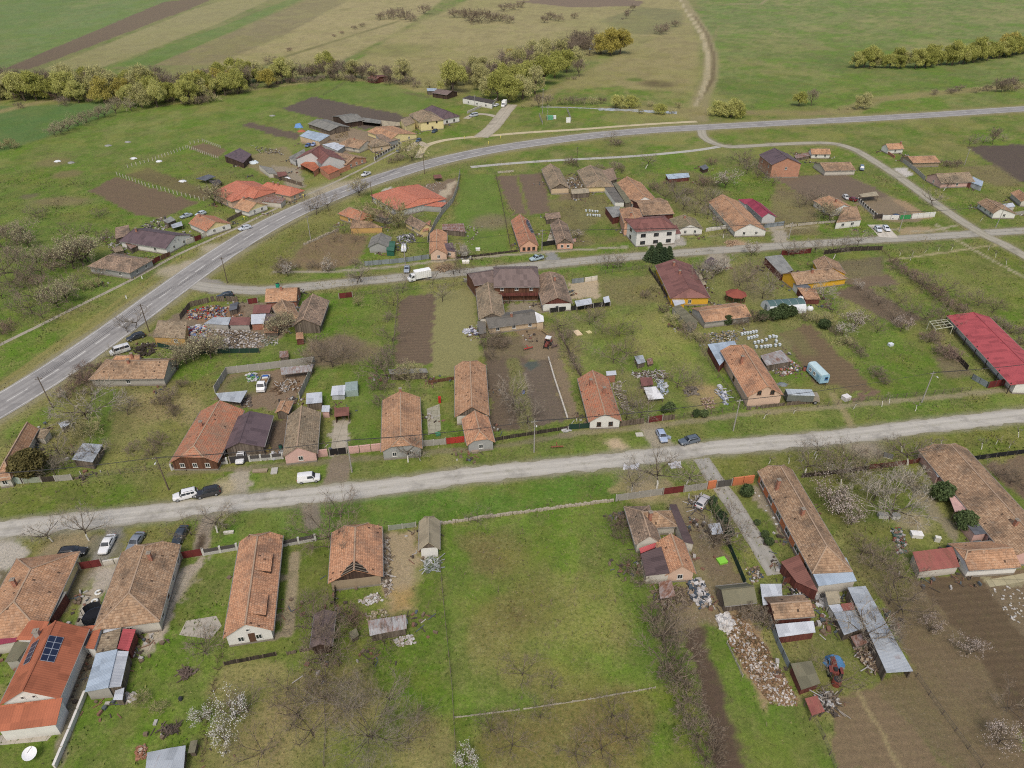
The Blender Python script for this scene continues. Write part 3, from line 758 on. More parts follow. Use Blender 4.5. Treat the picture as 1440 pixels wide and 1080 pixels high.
def lane_mat(c1,c2,c3_,w):
 s=NT('gravel_lane')
 u,v,_=s.sep(s.uv());p=s.pos()
 n1=s.noise(p,0.5,7,0.75);n2=s.noise(p,4.0,5,0.7)
 ln=s.noise(s.comb(s.m('MULTIPLY',u,2.2),s.m('MULTIPLY',v,0.07),0),1.0,6,0.7)
 c=s.ramp(s.m('ADD',s.m('MULTIPLY',n1,0.45),s.m('MULTIPLY',ln,0.55)),[(0.3,C(*c1)),(0.5,C(*c2)),(0.72,C(*c3_))])
 au=s.m('ABSOLUTE',u)
 rut=s.m('MULTIPLY',s.rng(s.m('ABSOLUTE',s.m('SUBTRACT',au,.85)),0,.5,1,0),s.rng(n1,.35,.6,.1,.6))
 c=s.mix(rut,c,C(*c3_))
 n5=s.noise(p,.16,5,.7);c=s.mix(s.m('MULTIPLY',s.rng(n5,.52,.66,0,1),.55),c,C(*[int(k*.8)for k in c1]))
 c=s.mix(s.m('MULTIPLY',s.rng(au,.5,0,0,1),s.m('MULTIPLY',s.rng(n1,.45,.62,0,1),.45)),c,C(120,118,88))
 c=s.mix(s.m('MULTIPLY',s.rng(s.m('ADD',au,s.m('MULTIPLY',n1,0.9)),w*0.38+0.35,w*0.5+0.5,0,1),0.5),c,C(126,120,88))
 c=s.mix(s.m('MULTIPLY',s.rng(s.m('ADD',s.m('MULTIPLY',n2,0.5),s.m('MULTIPLY',n1,0.5)),0.5,0.66,0,1),0.3),c,C(138,130,108))
 s.col(c);s.bump(n2,0.5,0.04);s.rough(0.95)
 return s.mat
road('main_road',M_ROAD,8.6,0.06,asphalt_mat(8.6*S),jit=0.12,step=2.0)
road('village_lane',ST1,4.6,0.03,lane_mat((142,138,126),(166,161,148),(182,176,160),4.6*S),jit=0.5)
road('dirt_road',ST2,4.0,0.03,lane_mat((160,155,144),(184,179,167),(202,197,184),4.0*S),jit=0.6)
road('side_lane',LANE,3.8,0.045,lane_mat((142,136,118),(166,160,142),(184,176,156),3.8*S),jit=0.25)
conc=lane_mat((160,158,148),(180,178,168),(194,191,180),2.6*S)
road('footpath',[(662,235),(705,231),(750,227.5),(800,224.5),(850,222),(900,219),(950,214.5),(985,210.5),(1012,206)],2.6,0.02,conc,jit=0.06)
road('gravel_path',[(588,222),(597,207),(613,200),(640,195),(687,191),(740,186.5),(813,182),(880,177),(940,173),(980,171)],3.0,0.02,lane_mat((176,160,126),(196,182,146),(210,198,164),3.0*S),jit=0.2)
road('access_road',[(676,193),(692,180),(703,167),(712,155),(719,147)],6.5,0.035,lane_mat((160,150,132),(178,168,148),(194,184,166),6.5*S),jit=0.3)
road('access_road',[(704,166),(685,161),(668,161),(655,167)],3.2,0.025,lane_mat((160,150,132),(178,168,148),(194,184,166),3.2*S),jit=0.2)
road('gravel_path',[(600,206),(588,200),(578,207),(570,212)],3.4,0.025,lane_mat((166,152,128),(184,170,144),(200,188,164),3.4*S),jit=0.2)
road('sidewalk',[(-60,518),(0,485),(45,463),(93,439),(178,397),(215,377),(250,358),(290,340),(330,322),(352,311),(400,288),(450,266),(492,246),(520,232),(555,214)],1.2,0.02,lane_mat((150,142,124),(170,162,144),(184,176,158),1.2*S),jit=0.08)
road('driveway',[(986,645),(996,660),(1011,682),(1030,708),(1050,740),(1070,772),(1092,808)],3.0,0.025,lane_mat((146,142,132),(162,158,148),(176,172,162),3.0*S),jit=0.12)
padm=lane_mat((186,178,164),(204,196,180),(216,208,194),6.0*S)
road('driveway',[(1232,316),(1240,323),(1250,334)],5.5,0.04,padm,jit=0.1)
def slab(name,pts,z,mat):
 me=bpy.data.meshes.new(name);me.from_pydata([(p.x,p.y,z)for p in Gs(pts)],[],[tuple(range(len(pts)))])
 if me.polygons[0].normal.z<0:me.flip_normals()
 autouv(me);me.materials.append(mat)
 o=bpy.data.objects.new(name,me);COL.objects.link(o);o['kind']='structure'
def slab_mat(col,j):
 s=NT('concrete_slabs')
 nd=s.n('ShaderNodeTexBrick',None,Scale=1.0,Mortar_Size=0.03);nd.offset=0.0
 c0=C(*col);nd.inputs['Color1'].default_value=c0;nd.inputs['Color2'].default_value=tuple(k*.86 for k in c0[:3])+(1,)
 nd.inputs['Mortar'].default_value=C(110,108,86);nd.inputs['Brick Width'].default_value=j;nd.inputs['Row Height'].default_value=j
 s.set(nd.inputs['Vector'],s.uv());n=s.noise(s.pos(),1.2,6,.75)
 s.col(s.mix(s.rng(n,.48,.72,0,.6),nd.outputs[0],C(128,120,98)));return s.mat
SLM=slab_mat((184,176,160),2.0)
slab('paving',[(252,893),(262,873),(304,866),(312,880),(296,899)],.02,SLM)
slab('paving',[(0,1034),(72,1024),(82,1018),(81,1026),(66,1042),(0,1048)],.02,SLM)
slab('paving',[(108,878),(120,836),(128,838),(116,880)],.02,SLM)
slab('paving',[(198,912),(214,878),(252,806),(266,808),(230,880),(210,915)],.02,slab_mat((186,174,152),1.6))
slab('paving',[(464,639),(471,594),(489,592),(488,637)],.02,slab_mat((180,170,150),2.2))
slab('paving',[(600,575),(618,568),(620,605),(602,612)],.02,slab_mat((168,164,142),1.4))
slab('paving',[(768,343),(776,318),(783,322),(786,345)],.02,SLM)
slab('paving',[(1386,816),(1440,806),(1440,818),(1392,826)],.03,slab_mat((176,168,136),2.2))
# buildings
FRAME_W=lambda:plain((206,204,196),0.6,0.1,0.0,'window_frame')
FRAME_B=lambda:plain((88,62,48),0.7,0.15,0.0,'brown_frame')
def add_window(parent,c,tdir,ndir,w,h,frame=None,org=None):
 """frame with bars standing 3 cm proud of the wall, pane just behind it as its sub-part"""
 frame=frame or FRAME_W()
 c=V3(c);Z=V3((0,0,1));m=MB()
 def bar(u0,u1,v0,v1,d0,d1,mm):
  P=[c+tdir*u+Z*v for u,v in((u0,v0),(u1,v0),(u1,v1),(u0,v1))]
  mm.hexa([p+ndir*d0 for p in P],[p+ndir*d1 for p in P])
 t=0.10
 bar(-w/2,w/2,-h/2,-h/2+t,0.0,.07,m);bar(-w/2,w/2,h/2-t,h/2,0.0,.07,m)
 bar(-w/2,-w/2+t,-h/2+t,h/2-t,0.0,.07,m);bar(w/2-t,w/2,-h/2+t,h/2-t,0.0,.07,m)
 if w>.8:bar(-.04,.04,-h/2+t,h/2-t,0.0,.055,m)
 bar(-w/2-.06,w/2+.06,-h/2-.07,-h/2-.002,0.0,.13,m)
 f=m.build('window',frame,parent)
 g=MB();bar(-w/2+t+.002,w/2-t-.002,-h/2+t+.002,h/2-t-.002,.004,.022,g)
 g.build('pane',glass_mat(),f)
 return f
def add_door(parent,c,tdir,ndir,w,h,mat):
 c=V3(c);Z=V3((0,0,1));m=MB()
 P=[c+tdir*u+Z*v for u,v in((-w/2,0),(w/2,0),(w/2,h),(-w/2,h))]
 m.hexa([p+ndir*.003 for p in P],[p+ndir*.06 for p in P])
 d=m.build('door',mat,parent)
 k=MB();k.box(c+tdir*(w*.36)+Z*1.0+ndir*.09,.06,.06,.14)
 k.build('handle',plain((90,88,84),.4,.1,.6,'metal_handle'),d)
 return d
def add_chimney(parent,p,z0,z1,s=.55,mat=None):
 m=MB();m.box((p.x,p.y,z0),s,s,z1-z0,.2)
 ch=m.build('chimney',mat or wallm('redbrick'),parent)
 k=MB();k.box((p.x,p.y,z1+.002),s+.16,s+.16,.12,.2);k.box((p.x,p.y,z1+.124),s*.5,s*.5,.12,.2)
 k.build('chimney_cap',plain((150,140,126),.9,.2,0,'chimney_cap'),ch)
def warp_roof(bm,org,d,n,L,amp):
 for k in range(1,int(L/1.7)):
  bmesh.ops.bisect_plane(bm,geom=bm.verts[:]+bm.edges[:]+bm.faces[:],plane_co=org+d*(k*1.7-3),plane_no=d)
 for k in(-3.2,-1.6,1.6,3.2):
  bmesh.ops.bisect_plane(bm,geom=bm.verts[:]+bm.edges[:]+bm.faces[:],plane_co=org+n*k,plane_no=n)
 for v in bm.verts:
  v.co.z+=noise.noise(V3((v.co.x*.42,v.co.y*.42,7.7)))*amp
def house(label,r0,r1,eave,zr=5.4,ze=2.8,ends='gg',hl=(2.0,2.0),roof='old',wall='white',gable=None,eave2=None,over=.4,win=None,chim=(.5,),name='house',cat='house',attic=0,door=None,sag=.16,ridge=True,plinth=True,frame=None,group=None,wz=None,doors=(),ww=1.0):
 hl=(hl[0]*S,hl[1]*S);k_=.84 if zr<6.9 else.93
 zr-=ze*(1-k_)*1.25;ze*=k_
 P0=G(r0[0],r0[1],zr);P1=G(r1[0],r1[1],zr);P0.z=P1.z=0
 d=(P1-P0).normalized();n=V3((d.y,-d.x,0));Ln=(P1-P0).length
 E=G(eave[0],eave[1],ze);E.z=0;o=(E-P0).dot(n);wR=wL=abs(o)
 if eave2:
  E2=G(eave2[0],eave2[1],ze);E2.z=0;o2=(E2-P0).dot(n)
  if o>0:wR,wL=o,-o2
  else:wR,wL=o2,-o
 wR=max(wR,1.5);wL=max(wL,1.5)
 s0=-hl[0]if ends[0]in 'hj'else-.05;s1=Ln+(hl[1]if ends[1]in 'hj'else.05)
 def pt(s,o,z):return P0+d*s+n*o+V3((0,0,z))
 base=(pt(s0,0,0)+pt(s1,0,0))/2
 root=empty(name,base,label,cat,group)
 zc=ze+.52*(zr-ze)
 polys=[];cl={}
 for sg,w in((1,wR),(-1,wL)):
  fo=(zr-zc)/(zr-ze)*w*sg
  q=[pt(s0,w*sg,ze),pt(s1,w*sg,ze)]
  if ends[1]=='j':cl[(1,sg)]=pt(s1,fo,zc);q.append(cl[(1,sg)])
  q+=[pt(Ln,0,zr),pt(0,0,zr)]
  if ends[0]=='j':cl[(0,sg)]=pt(s0,fo,zc);q.append(cl[(0,sg)])
  if ends[0]=='g':q[-1]=pt(s0,0,zr)
  if ends[1]=='g':q[q.index(pt(Ln,0,zr))]=pt(s1,0,zr)
  polys.append(q)
 for k,(ss,ls)in enumerate(((s0,0),(s1,Ln))):
  if ends[k]=='h':polys.append([pt(ss,wR,ze),pt(ss,-wL,ze),pt(ls,0,zr)])
  if ends[k]=='j':polys.append([cl[(k,1)],cl[(k,-1)],pt(ls,0,zr)])
 m=MB()
 for q in polys:m.prism(q,.13)
 rm=m.mesh('roof',roofm(roof),base)
 bm=bmesh.new();bm.from_mesh(rm)
 if sag>0:warp_roof(bm,pt(s0,0,0)-base,d,n,s1-s0+3,sag)
 bm.to_mesh(rm);bm.free()
 ro=bpy.data.objects.new('roof',rm);COL.objects.link(ro);ro.parent=root
 if ridge:
  c=MB()
  tm=roof in SH
  a=pt(s0 if ends[0]=='g'else 0,0,zr+.02);b=pt(s1 if ends[1]=='g'else Ln,0,zr+.02)
  K=max(2,int((b-a).length/1.7))
  def wz_(p):
   q=p-base;return p+V3((0,0,noise.noise(V3((q.x*.42,q.y*.42,7.7)))*sag))
  for i in range(K):c.beam(wz_(a.lerp(b,i/K)),wz_(a.lerp(b,(i+1)/K)),.24,.08)
  for k,(ss,ls)in enumerate(((s0,0),(s1,Ln))):
   for sg,w in((1,wR),(-1,wL)):
    top=pt(ls,0,zr+.02)
    if ends[k]=='h':c.beam(top,pt(ss,w*sg,ze+.04),.22,.08)
    if ends[k]=='j':c.beam(top,cl[(k,sg)]+V3((0,0,.03)),.22,.08)
  if tm:mat=plain(tuple(int(v*.9)for v in SH[roof][0]),.6,.1,0,'ridge_flashing')
  else:mat=tile(roof)if roof in('bright',)else plain((170,146,122),.9,.25,0,'ridge_mortar')
  c.build('ridge_cap',mat,ro)
 ov=over;bR,bL=wR-ov,wL-ov
 a0,a1=s0+.28,s1-.28
 def zt(sg):return zr-(zr-ze)*((bR/wR)if sg>0 else(bL/wL))-.16
 if ends[0]=='h':a0=s0+ov
 if ends[1]=='h':a1=s1-ov
 wm=wallm(wall);W=MB()
 def wq(A,B,zA,zB):W.face([A+V3((0,0,0)),B,B+V3((0,0,zB)),A+V3((0,0,zA))])
 wq(pt(a0,bR,0),pt(a1,bR,0),zt(1),zt(1));wq(pt(a1,-bL,0),pt(a0,-bL,0),zt(-1),zt(-1))
 for k,a in((0,a0),(1,a1)):
  gm=MB()if gable else W
  A=pt(a,bR,0);B=pt(a,-bL,0);up=V3((0,0,1))
  wq(A,B,zt(1),zt(-1))
  ta,tb=A+up*zt(1),B+up*zt(-1)
  if ends[k]=='g':gm.face([ta,tb,pt(a,0,zr-.16)])
  elif ends[k]=='j':
   f=(zr-zc)/(zr-ze)
   gm.face([ta,tb,pt(a,-wL*f,zc-.16),pt(a,wR*f,zc-.16)])
  if gable and ends[k]!='h':gm.build('gable',wallm(gable),root)
 W.build('wall',wm,root)
 if plinth:
  q=MB()
  for A,B,nn in((pt(a0,bR,0),pt(a1,bR,0),n),(pt(a1,-bL,0),pt(a0,-bL,0),-n),(pt(a0,bR,0),pt(a0,-bL,0),-d),(pt(a1,bR,0),pt(a1,-bL,0),d)):
   P=[A,B,B+V3((0,0,.4)),A+V3((0,0,.4))]
   q.hexa([p-nn*.02 for p in P],[p+nn*.035 for p in P])
  q.build('plinth',plain((140,132,120),.95,.3,0,'plinth'),root)
 for sg,w in((1,wR),(-1,wL)):
  gt=MB();gt.beam(pt(s0+.05,w*sg+.06*sg,ze-.06),pt(s1-.05,w*sg+.06*sg,ze-.06),.11,.09)
  gt.build('gutter',plain((150,146,138),.6,.2,.2,'gutter'),root)
 wd=win if win is not None else{'R':3,'L':2,'0':1,'1':2}
 cz=wz or 1.4
 for side,cnt in wd.items():
  two=isinstance(cnt,tuple)
  rows=[(cnt,cz)]if not two else[(cnt[0],1.5),(cnt[1],4.0)]
  for cn,z in rows:
   if cn<=0:continue
   if side in 'RL':
    sg=1 if side=='R'else-1;off=(bR if sg>0 else-bL)
    for i in range(cn):add_window(root,pt(a0+(a1-a0)*(i+.5)/cn,off,z),d,n*sg,ww,1.1,frame)
   else:
    a=a0 if side=='0'else a1;nn=-d if side=='0'else d
    for i in range(cn):add_window(root,pt(a,-bL+(bR+bL)*(i+.75)/(cn+.5),z),n,nn,.95*ww,1.1,frame)
 if attic:
  for k in range(attic):
   o_=0 if attic==1 else(-.75+1.5*k)
   add_window(root,pt(a1,o_,ze+.75),n,d,.55,.6,frame)
 dm=plain((96,70,54),.8,.2,0,'wooden_door')
 for side,t in doors:
  if side in 'RL':
   sg=1 if side=='R'else-1
   add_door(root,pt(a0+(a1-a0)*t,(bR if sg>0 else-bL),.42),d,n*sg,1.0,2.0,dm)
  else:
   a=a0 if side=='0'else a1;nn=-d if side=='0'else d
   add_door(root,pt(a,-bL+(bR+bL)*t,.42),n,nn,1.0,2.0,dm)
 for t in chim:
  s_,o_=t if isinstance(t,tuple)else(t,.6)
  p=pt(Ln*s_,o_,0);hh=zr-(zr-ze)*abs(o_)/(wR if o_>0 else wL)
  add_chimney(root,p,hh-.35,max(zr,hh)+.75)
 root['_f']=0;del root['_f']
 return root,pt,dict(zr=zr,ze=ze,L=Ln,wR=wR,wL=wL,a0=a0,a1=a1,bR=bR,bL=bL,d=d,n=n,roof=ro,zt=zt)
def shed(label,q,z,roof='tin',wall='wood',name='shed',cat='shed',open_sides=(),inset=.18,th=.07,sag=0.05,group=None,lean=None,wins=(),rib=None):
 """roof laid through four measured corners (order round the roof), walls or posts below"""
 zz=[h*.86 for h in(z if isinstance(z,(list,tuple))else[z]*4)]
 P=[G(a[0],a[1],h)for a,h in zip(q,zz)]
 c=sum(P,V3())/len(P);base=V3((c.x,c.y,0))
 root=empty(name,base,label,cat,group)
 m=MB();m.prism(P,th)
 rm=m.mesh('roof',roofm(roof),base)
 if sag:
  bm=bmesh.new();bm.from_mesh(rm);d=(P[1]-P[0]);d.z=0;d.normalize();n=V3((d.y,-d.x,0))
  for k in range(-8,9):
   for v in(d,n):bmesh.ops.bisect_plane(bm,geom=bm.verts[:]+bm.edges[:]+bm.faces[:],plane_co=v*(k*1.9+.3),plane_no=v)
  for v in bm.verts:v.co.z+=noise.noise(V3((v.co.x*.5+base.x,v.co.y*.5,3.3)))*sag
  bm.to_mesh(rm);bm.free()
 o=bpy.data.objects.new('roof',rm);COL.objects.link(o);o.parent=root
 k=len(P);Q=[]
 for i in range(k):
  p=P[i];a=(c-p);a.z=0;L=a.length;f=min(inset*1.5/L,.4)
  Q.append(p+(c-p)*f-V3((0,0,th+.06)))
 if wall and wall!='posts':
  W=MB()
  for i in range(k):
   if i in open_sides:continue
   A,B=Q[i],Q[(i+1)%k]
   a0=V3((A.x,A.y,0));b0=V3((B.x,B.y,0))
   nn=(b0-a0).cross(V3((0,0,1))).normalized();inn=(base-(a0+b0)/2)
   if nn.dot(inn)<0:nn=-nn
   W.hexa([a0,b0,B,A],[p+nn*.1 for p in(a0,b0,B,A)])
  W.build('wall',wallm(wall),root)
  dk=plain((58,50,44),.9,.3,0,'dark_opening')
  for i,t,w_,h_ in wins:
   A,B=Q[i],Q[(i+1)%k];a0=V3((A.x,A.y,0));b0=V3((B.x,B.y,0))
   td=(b0-a0).normalized();nn=td.cross(V3((0,0,1))).normalized()
   if nn.dot(base-(a0+b0)/2)>0:nn=-nn
   add_window(root,a0.lerp(b0,t)+V3((0,0,1.35)),td,nn,w_,h_)
 if wall=='posts'or open_sides:
  idx=range(k)if wall=='posts'else sorted(set([i for s in open_sides for i in(s,(s+1)%k)]))
  pm=wall_post()
  for i in idx:
   t=MB();t.box((Q[i].x,Q[i].y,0),.14,.14,Q[i].z,.3);t.build('post',pm,root)
  if wall=='posts':
   for i in range(k):
    t=MB();t.beam(Q[i]-V3((0,0,.04)),Q[(i+1)%k]-V3((0,0,.04)),.1,.12);t.build('beam',pm,root)
 return root
def wall_post():return wood((88,76,64),(126,112,96),.3)
# ===== southern row, along the near side of the dirt road
house('tan hipped house with cream side wall beside a paved drive at the left edge',(43,800),(19,846),(84,838),5.6,3,'hh',(4.5,4.2),'terra','paleyellow',chim=((.4,1.5),),win={'R':2,'1':1})
shed('weathered grey lean-to roof along the maroon planked side of the cream house',[(72,832),(94,832),(70,872),(53,871)],[2.7,2.5,2.5,2.7],'asb','redwood','lean_to')
a,pt,D=house('white house under a broad brown hipped tile roof beside parked cars',(203,768),(181,834),(240,818),6.0,3.3,'jh',(1.6,3.6),'brown','dirtywhite',chim=((.25,-1.4),),win={'L':4,'R':2,'1':1},doors=(('L',.62),('R',.3)))
a,pt,D=house('modern orange tiled house with solar panels and white gable',(78,873),(31.5,971),(103,938),6.8,4.0,'gg',roof='orange',wall='white',chim=(),win={'1':0,'R':0,'L':0},attic=2,sag=.0,over=.5)
SOL=(a,(pt,D,D['zr'],D['ze']))
if(G(103,938,4)-pt(0,0,0)).dot(D['n'])<0:SOL=(a,(lambda s_,o_,z_,f=pt:f(s_,-o_,z_),dict(D,wR=D['wL'],wL=D['wR']),D['zr'],D['ze']))
shed('orange porch roof below the white gable of the solar panel house',[(0,992),(88,981),(79,1019),(-4,1029)],[4.0,4.0,2.9,2.9],'orange','white','porch','porch',sag=0)
shed('orange tiled garage wing with a steel chimney, left of the solar panels',[(42,872),(69,874),(58,900),(22,900)],[4.2,4.2,3.2,3.2],'orange','white','garage_wing','garage',sag=0)
shed('orange L-shaped roof strip round a small grey flat roof, facing the drive',[(103,882),(144,878),(134,887),(100,889)],[3.4,3.4,3.1,3.1],'orange','white','roof_wing','annex',sag=0)
shed('orange roof strip above the passage right of the solar panel house',[(144,878),(132,913),(120,911),(130,888)],[3.4,3.4,3.1,3.1],'orange','white','roof_wing','annex',sag=0)
shed('small flat grey roof between the orange roof strips',[(104,891),(127,890),(120,908),(102,903)],2.9,'slate','white','flat_annex','annex',sag=0)
shed('crimson profiled sheet roof at the left edge beside the orange garage',[(-12,879),(36,874),(23,902),(-16,909)],[3.4,3.4,2.8,2.8],'crimson','dirtywhite','metal_roofed_shed')
shed('mossy grey sheet roof below the orange garage wing',[(22,901),(42,904),(24,929),(6,931)],2.6,'mossgrey','cgrey')
shed('small pale tin roof touching the back of the white hipped house',[(148,875),(173,872),(170,883),(145,890)],[3.0,3.0,2.8,2.8],'tin','dirtywhite')
shed('small tan tiled outhouse roof between tin sheets and red roof',[(143,892),(171,883),(164,911),(135,918)],[3.0,3.0,2.8,2.8],'tan','dirtywhite','outhouse','outhouse')
shed('bright red sheet roof strip at the head of the tin workshop',[(173,884),(191,885),(181,915),(165,912)],[2.9,2.6,2.6,2.9],'red','redwood')
shed('long pale tin workshop roof beside the walled passage',[(135,919),(165,913),(152,967),(119,973)],[2.9,3.2,3.2,2.7],'bluegrey','cgrey','workshop','workshop')
shed('stepped lower tin strip on the garden side of the workshop',[(165,915),(181,916),(170,965),(152,967)],[3.0,2.5,2.5,3.0],'tin','wood','lean_to')
shed('tiny tin hutch at the garden end of the workshop',[(162,971),(175,967),(172,984),(159,984)],1.9,'tin','wood','hutch','hutch')
shed('rust streaked tin roof shed at the bottom edge',[(207,1058),(261,1048),(258,1084),(204,1088)],2.0,'tin2','wood',sag=.12)
shed('narrow grey plank hutch beside the rust streaked tin shed',[(268,1042),(278,1040),(274,1058),(264,1059)],1.5,'mossgrey','wood','hutch','hutch')
a,pt,D=house('long orange tiled house with two raised roof hatches and white gable',(362,754),(344.5,877.5),(391,822),5.6,3.0,'jg',(1.6,1),'otile','white',chim=(),win={'L':4,'1':2,'R':2},attic=1,doors=(('1',.45),))
sg=-1 if(G(391,822,3)-pt(0,0,0)).dot(D['n'])<0 else 1
w_=D['wR']if sg>0 else D['wL']
for u in(.3,.78):
 s_=D['L']*u
 zo=lambda f:D['zr']-(D['zr']-D['ze'])*f
 top=[pt(s_-2.0,sg*w_*.08,zo(.08)+.12),pt(s_+2.0,sg*w_*.08,zo(.08)+.12),pt(s_+2.0,sg*w_*.72,zo(.72)+.75),pt(s_-2.0,sg*w_*.72,zo(.72)+.75)]
 m=MB();m.prism(top,.08);h_=m.build('roof_hatch',tile('otile'),D['roof'])
 m=MB()
 lo=[pt(s_-1.9,sg*w_*.09,zo(.09)-.05),pt(s_+1.9,sg*w_*.09,zo(.09)-.05),pt(s_+1.9,sg*w_*.7,zo(.7)-.05),pt(s_-1.9,sg*w_*.7,zo(.7)-.05)]
 hi=[pt(s_-1.9,sg*w_*.09,zo(.09)+.03),pt(s_+1.9,sg*w_*.09,zo(.09)+.03),pt(s_+1.9,sg*w_*.7,zo(.7)+.64),pt(s_-1.9,sg*w_*.7,zo(.7)+.64)]
 m.hexa(lo,hi);m.build('hatch_wall',wallm('darkwood'),h_)
house('dark brown sheeted garden shed at the end of the lawn',(456,857),(450,905),(470,882),3.2,2.3,'gg',roof='plum',wall='darkwood',name='shed',cat='shed',chim=(),win={},plinth=False,sag=.02,eave2=(440,880))
a,pt,D=house('derelict tiled house with a broken near gable and bare rafters',(499.5,741),(497.5,801),(538,775),5.4,2.8,'jg',(1.6,1),'otile','mud',gable='darkwood',chim=(),win={'L':2,'R':1},sag=.35)
zr_,ze_=D['zr'],D['ze']
for sg in(1,-1):
 w_=D['wR']if sg>0 else D['wL'];f=lambda u,t,dz:pt(D['L']-u,sg*w_*t,zr_+(ze_-zr_)*t+dz)
 m=MB();m.prism([f(-.1,.03,.09),f(1.9,.05,.09),f(1.1,.3,.09),f(.6,.42,.09),f(-.1,.5,.09)],.04);h_=m.build('roof_hole_shade',plain((46,40,34),.95,.3,0,'painted_loft_shade'),D['roof'])  # dark panel over intact tiles, its colour standing in for the hole's shade
 for k in range(3):m=MB();m.beam(f(.1+.55*k,.02,.16),f(.1+.55*k,.5-.1*k,.16),.1,.08);m.build('bare_rafter',wood((120,108,94),(160,148,130),.3),h_)
house('weathered grey shingled hut with white end wall by the pasture corner',(603,727),(602.5,762),(618.5,752),4.6,2.5,'jg',(.9,1),'beige','white',name='hut',cat='hut',chim=(),win={},plinth=False,sag=.15,gable='wood')
shed('patched rusty tin roof shed in the rough garden',[(517,873),(571,864),(572,884),(520,894)],[2.3,2.3,1.9,1.9],'rusty','wood',sag=.1)
shed('leaning plank rabbit hutch beside the rusty tin shed',[(491,889),(501,883),(505,893),(494,900)],[1.3,1.5,1.4,1.2],'mossgrey','wood','hutch','hutch')
house('old brown tiled house with white near gable at the pasture corner',(903,719),(914,753),(886,741),5.0,2.8,'hg',(3.0,1),'old','dirtywhite',chim=(),win={'L':2,'1':0},sag=.15)
house('hipped cross wing of brown tiles with a stubby chimney beside the dark metal strip',(904,720),(922,719),(925,742),5.0,2.8,'gh',(1,3.2),'brown','dirtywhite',name='house_wing',cat='house wing',chim=((.5,.9),),win={},sag=.12)
house('orange brown tiled house with peach gable above the rubbish yard',(944,750),(960,795),(970,782),4.9,2.6,'gg',roof='otile',wall='peach',chim=(),win={'1':1,'L':1})
shed('dark brown sheet roof adjoining the peach gabled house',[(901,779),(930,768),(942,806),(908,810)],[2.7,3.3,3.3,2.5],'brownmetal','dirtywhite','lean_to')
shed('narrow dark brown sheet roof along the yard of the hipped wing',[(941,709),(951,709),(976,765),(962,762)],[3.2,2.5,2.5,3.2],'brownmetal','dirtywhite','lean_to')
shed('red boarded balcony strip between the white gable and dark sheet roof',[(899,771),(922,763),(923,769),(901,778)],[2.9,2.9,2.3,2.3],'red','redwood','lean_to')
shed('small white tin shed in the weedy yard by the hedge',[(995,737),(1012,735),(1017,750),(1001,752)],2.3,'tin','wood')
shed('roofless ruin patched with rusty brown sheets below the peach gable',[(926,818),(944,815),(950,838),(928,842)],[1.6,1.9,1.5,1.2],'rusty2','wood',sag=.2)
a,pt,D=house('long orange walled house with brown tiles beside the paved driveway',(1098,656),(1163,768),(1101,729),6.0,3.4,'jh',(1.5,3.0),'brown','orange',chim=((.22,2.2),(.6,.8)),win={'L':0,'R':6,'1':1},sag=.05,ww=2.0)
shed('pale tin annex roof at the end of the long orange house',[(1136,791),(1190,784),(1205,817),(1151,824)],[3.4,3.4,2.9,2.9],'bluegrey','dirtywhite','annex','annex',sag=.02)
shed('dark red brown sheet roof beside the drive end',[(1098,790),(1123,780),(1151,832),(1120,818)],[2.7,3.2,3.0,2.5],'redbrown','redwood','lean_to',sag=.02)
shed('pale tin carport roof at the foot of the paved drive',[(1069,821),(1099,821),(1101,847),(1073,851)],[2.5,2.5,2.3,2.3],'tin','posts','carport','carport')
house('brown tiled hut with a lower tin slope and dark red front',(1084,849),(1140,845),(1118,869),3.9,2.7,'gg',roof='brown',wall='redwood',name='hut',cat='hut',chim=(),win={},plinth=False)
shed('pale tin porch sheet on the front of the dark red hut',[(1090,878),(1144,873),(1147,889),(1095,896)],[2.6,2.6,2.0,2.0],'tin','redwood','porch','porch')
house('old grey barn with curved mossy roof among the rubbish heaps',(1015,829),(1060,824),(1042,850),3.9,2.2,'gg',roof='mossgrey',wall='wood',name='barn',cat='barn',chim=(),win={},plinth=False,sag=.25)
shed('long narrow rusted tin shed running down to the ploughed plot',[(1192,826),(1217,824),(1284,944),(1247,946)],[2.9,2.6,2.4,2.8],'tin2','wood','long_shed',sag=.1,open_sides=(2,))
shed('low tin shed with rusty sheets beside the long narrow shed',[(1172,861),(1210,857),(1224,880),(1187,893)],2.0,'tin2','wood',sag=.1)
shed('mustard coloured board roof of a small outhouse',[(1160,832),(1180,831),(1182,848),(1165,850)],2.4,'beige','dirtywhite','outhouse','outhouse')
shed('tiny white tin roof beside the mustard outhouse',[(1165,851),(1181,849),(1186,859),(1172,861)],2.2,'tin','dirtywhite','outhouse','outhouse')
shed('small red and brown patched roof between tin sheds',[(1182,849),(1200,847),(1202,857),(1186,859)],2.2,'redrust','wood')
shed('mossy plank roofed shed above the scrap pile',[(1112,933),(1141,929),(1154,961),(1127,970)],[2.3,2.3,1.9,1.9],'mossgrey','redwood',sag=.1)
shed('rusty red sheet roof on a timber frame near the bottom plots',[(1132,982),(1149,978),(1160,1000),(1142,1006)],1.9,'redrust','posts','shelter','shelter',sag=.1)
shed('low tumbledown coop of rusty sheets beside the long shed',[(1196,895),(1214,890),(1222,904),(1204,910)],[1.5,1.6,1.3,1.2],'rusty2','wood','coop','coop',sag=.15)
a,pt,D=house('very long brown tiled pink farmhouse running off the right edge',(1337,625),(1466,768),(1352,706),5.6,3.0,'jg',(1.4,1),'brown','pink',chim=((.8,1),),win={'R':3,'L':2},sag=.04)
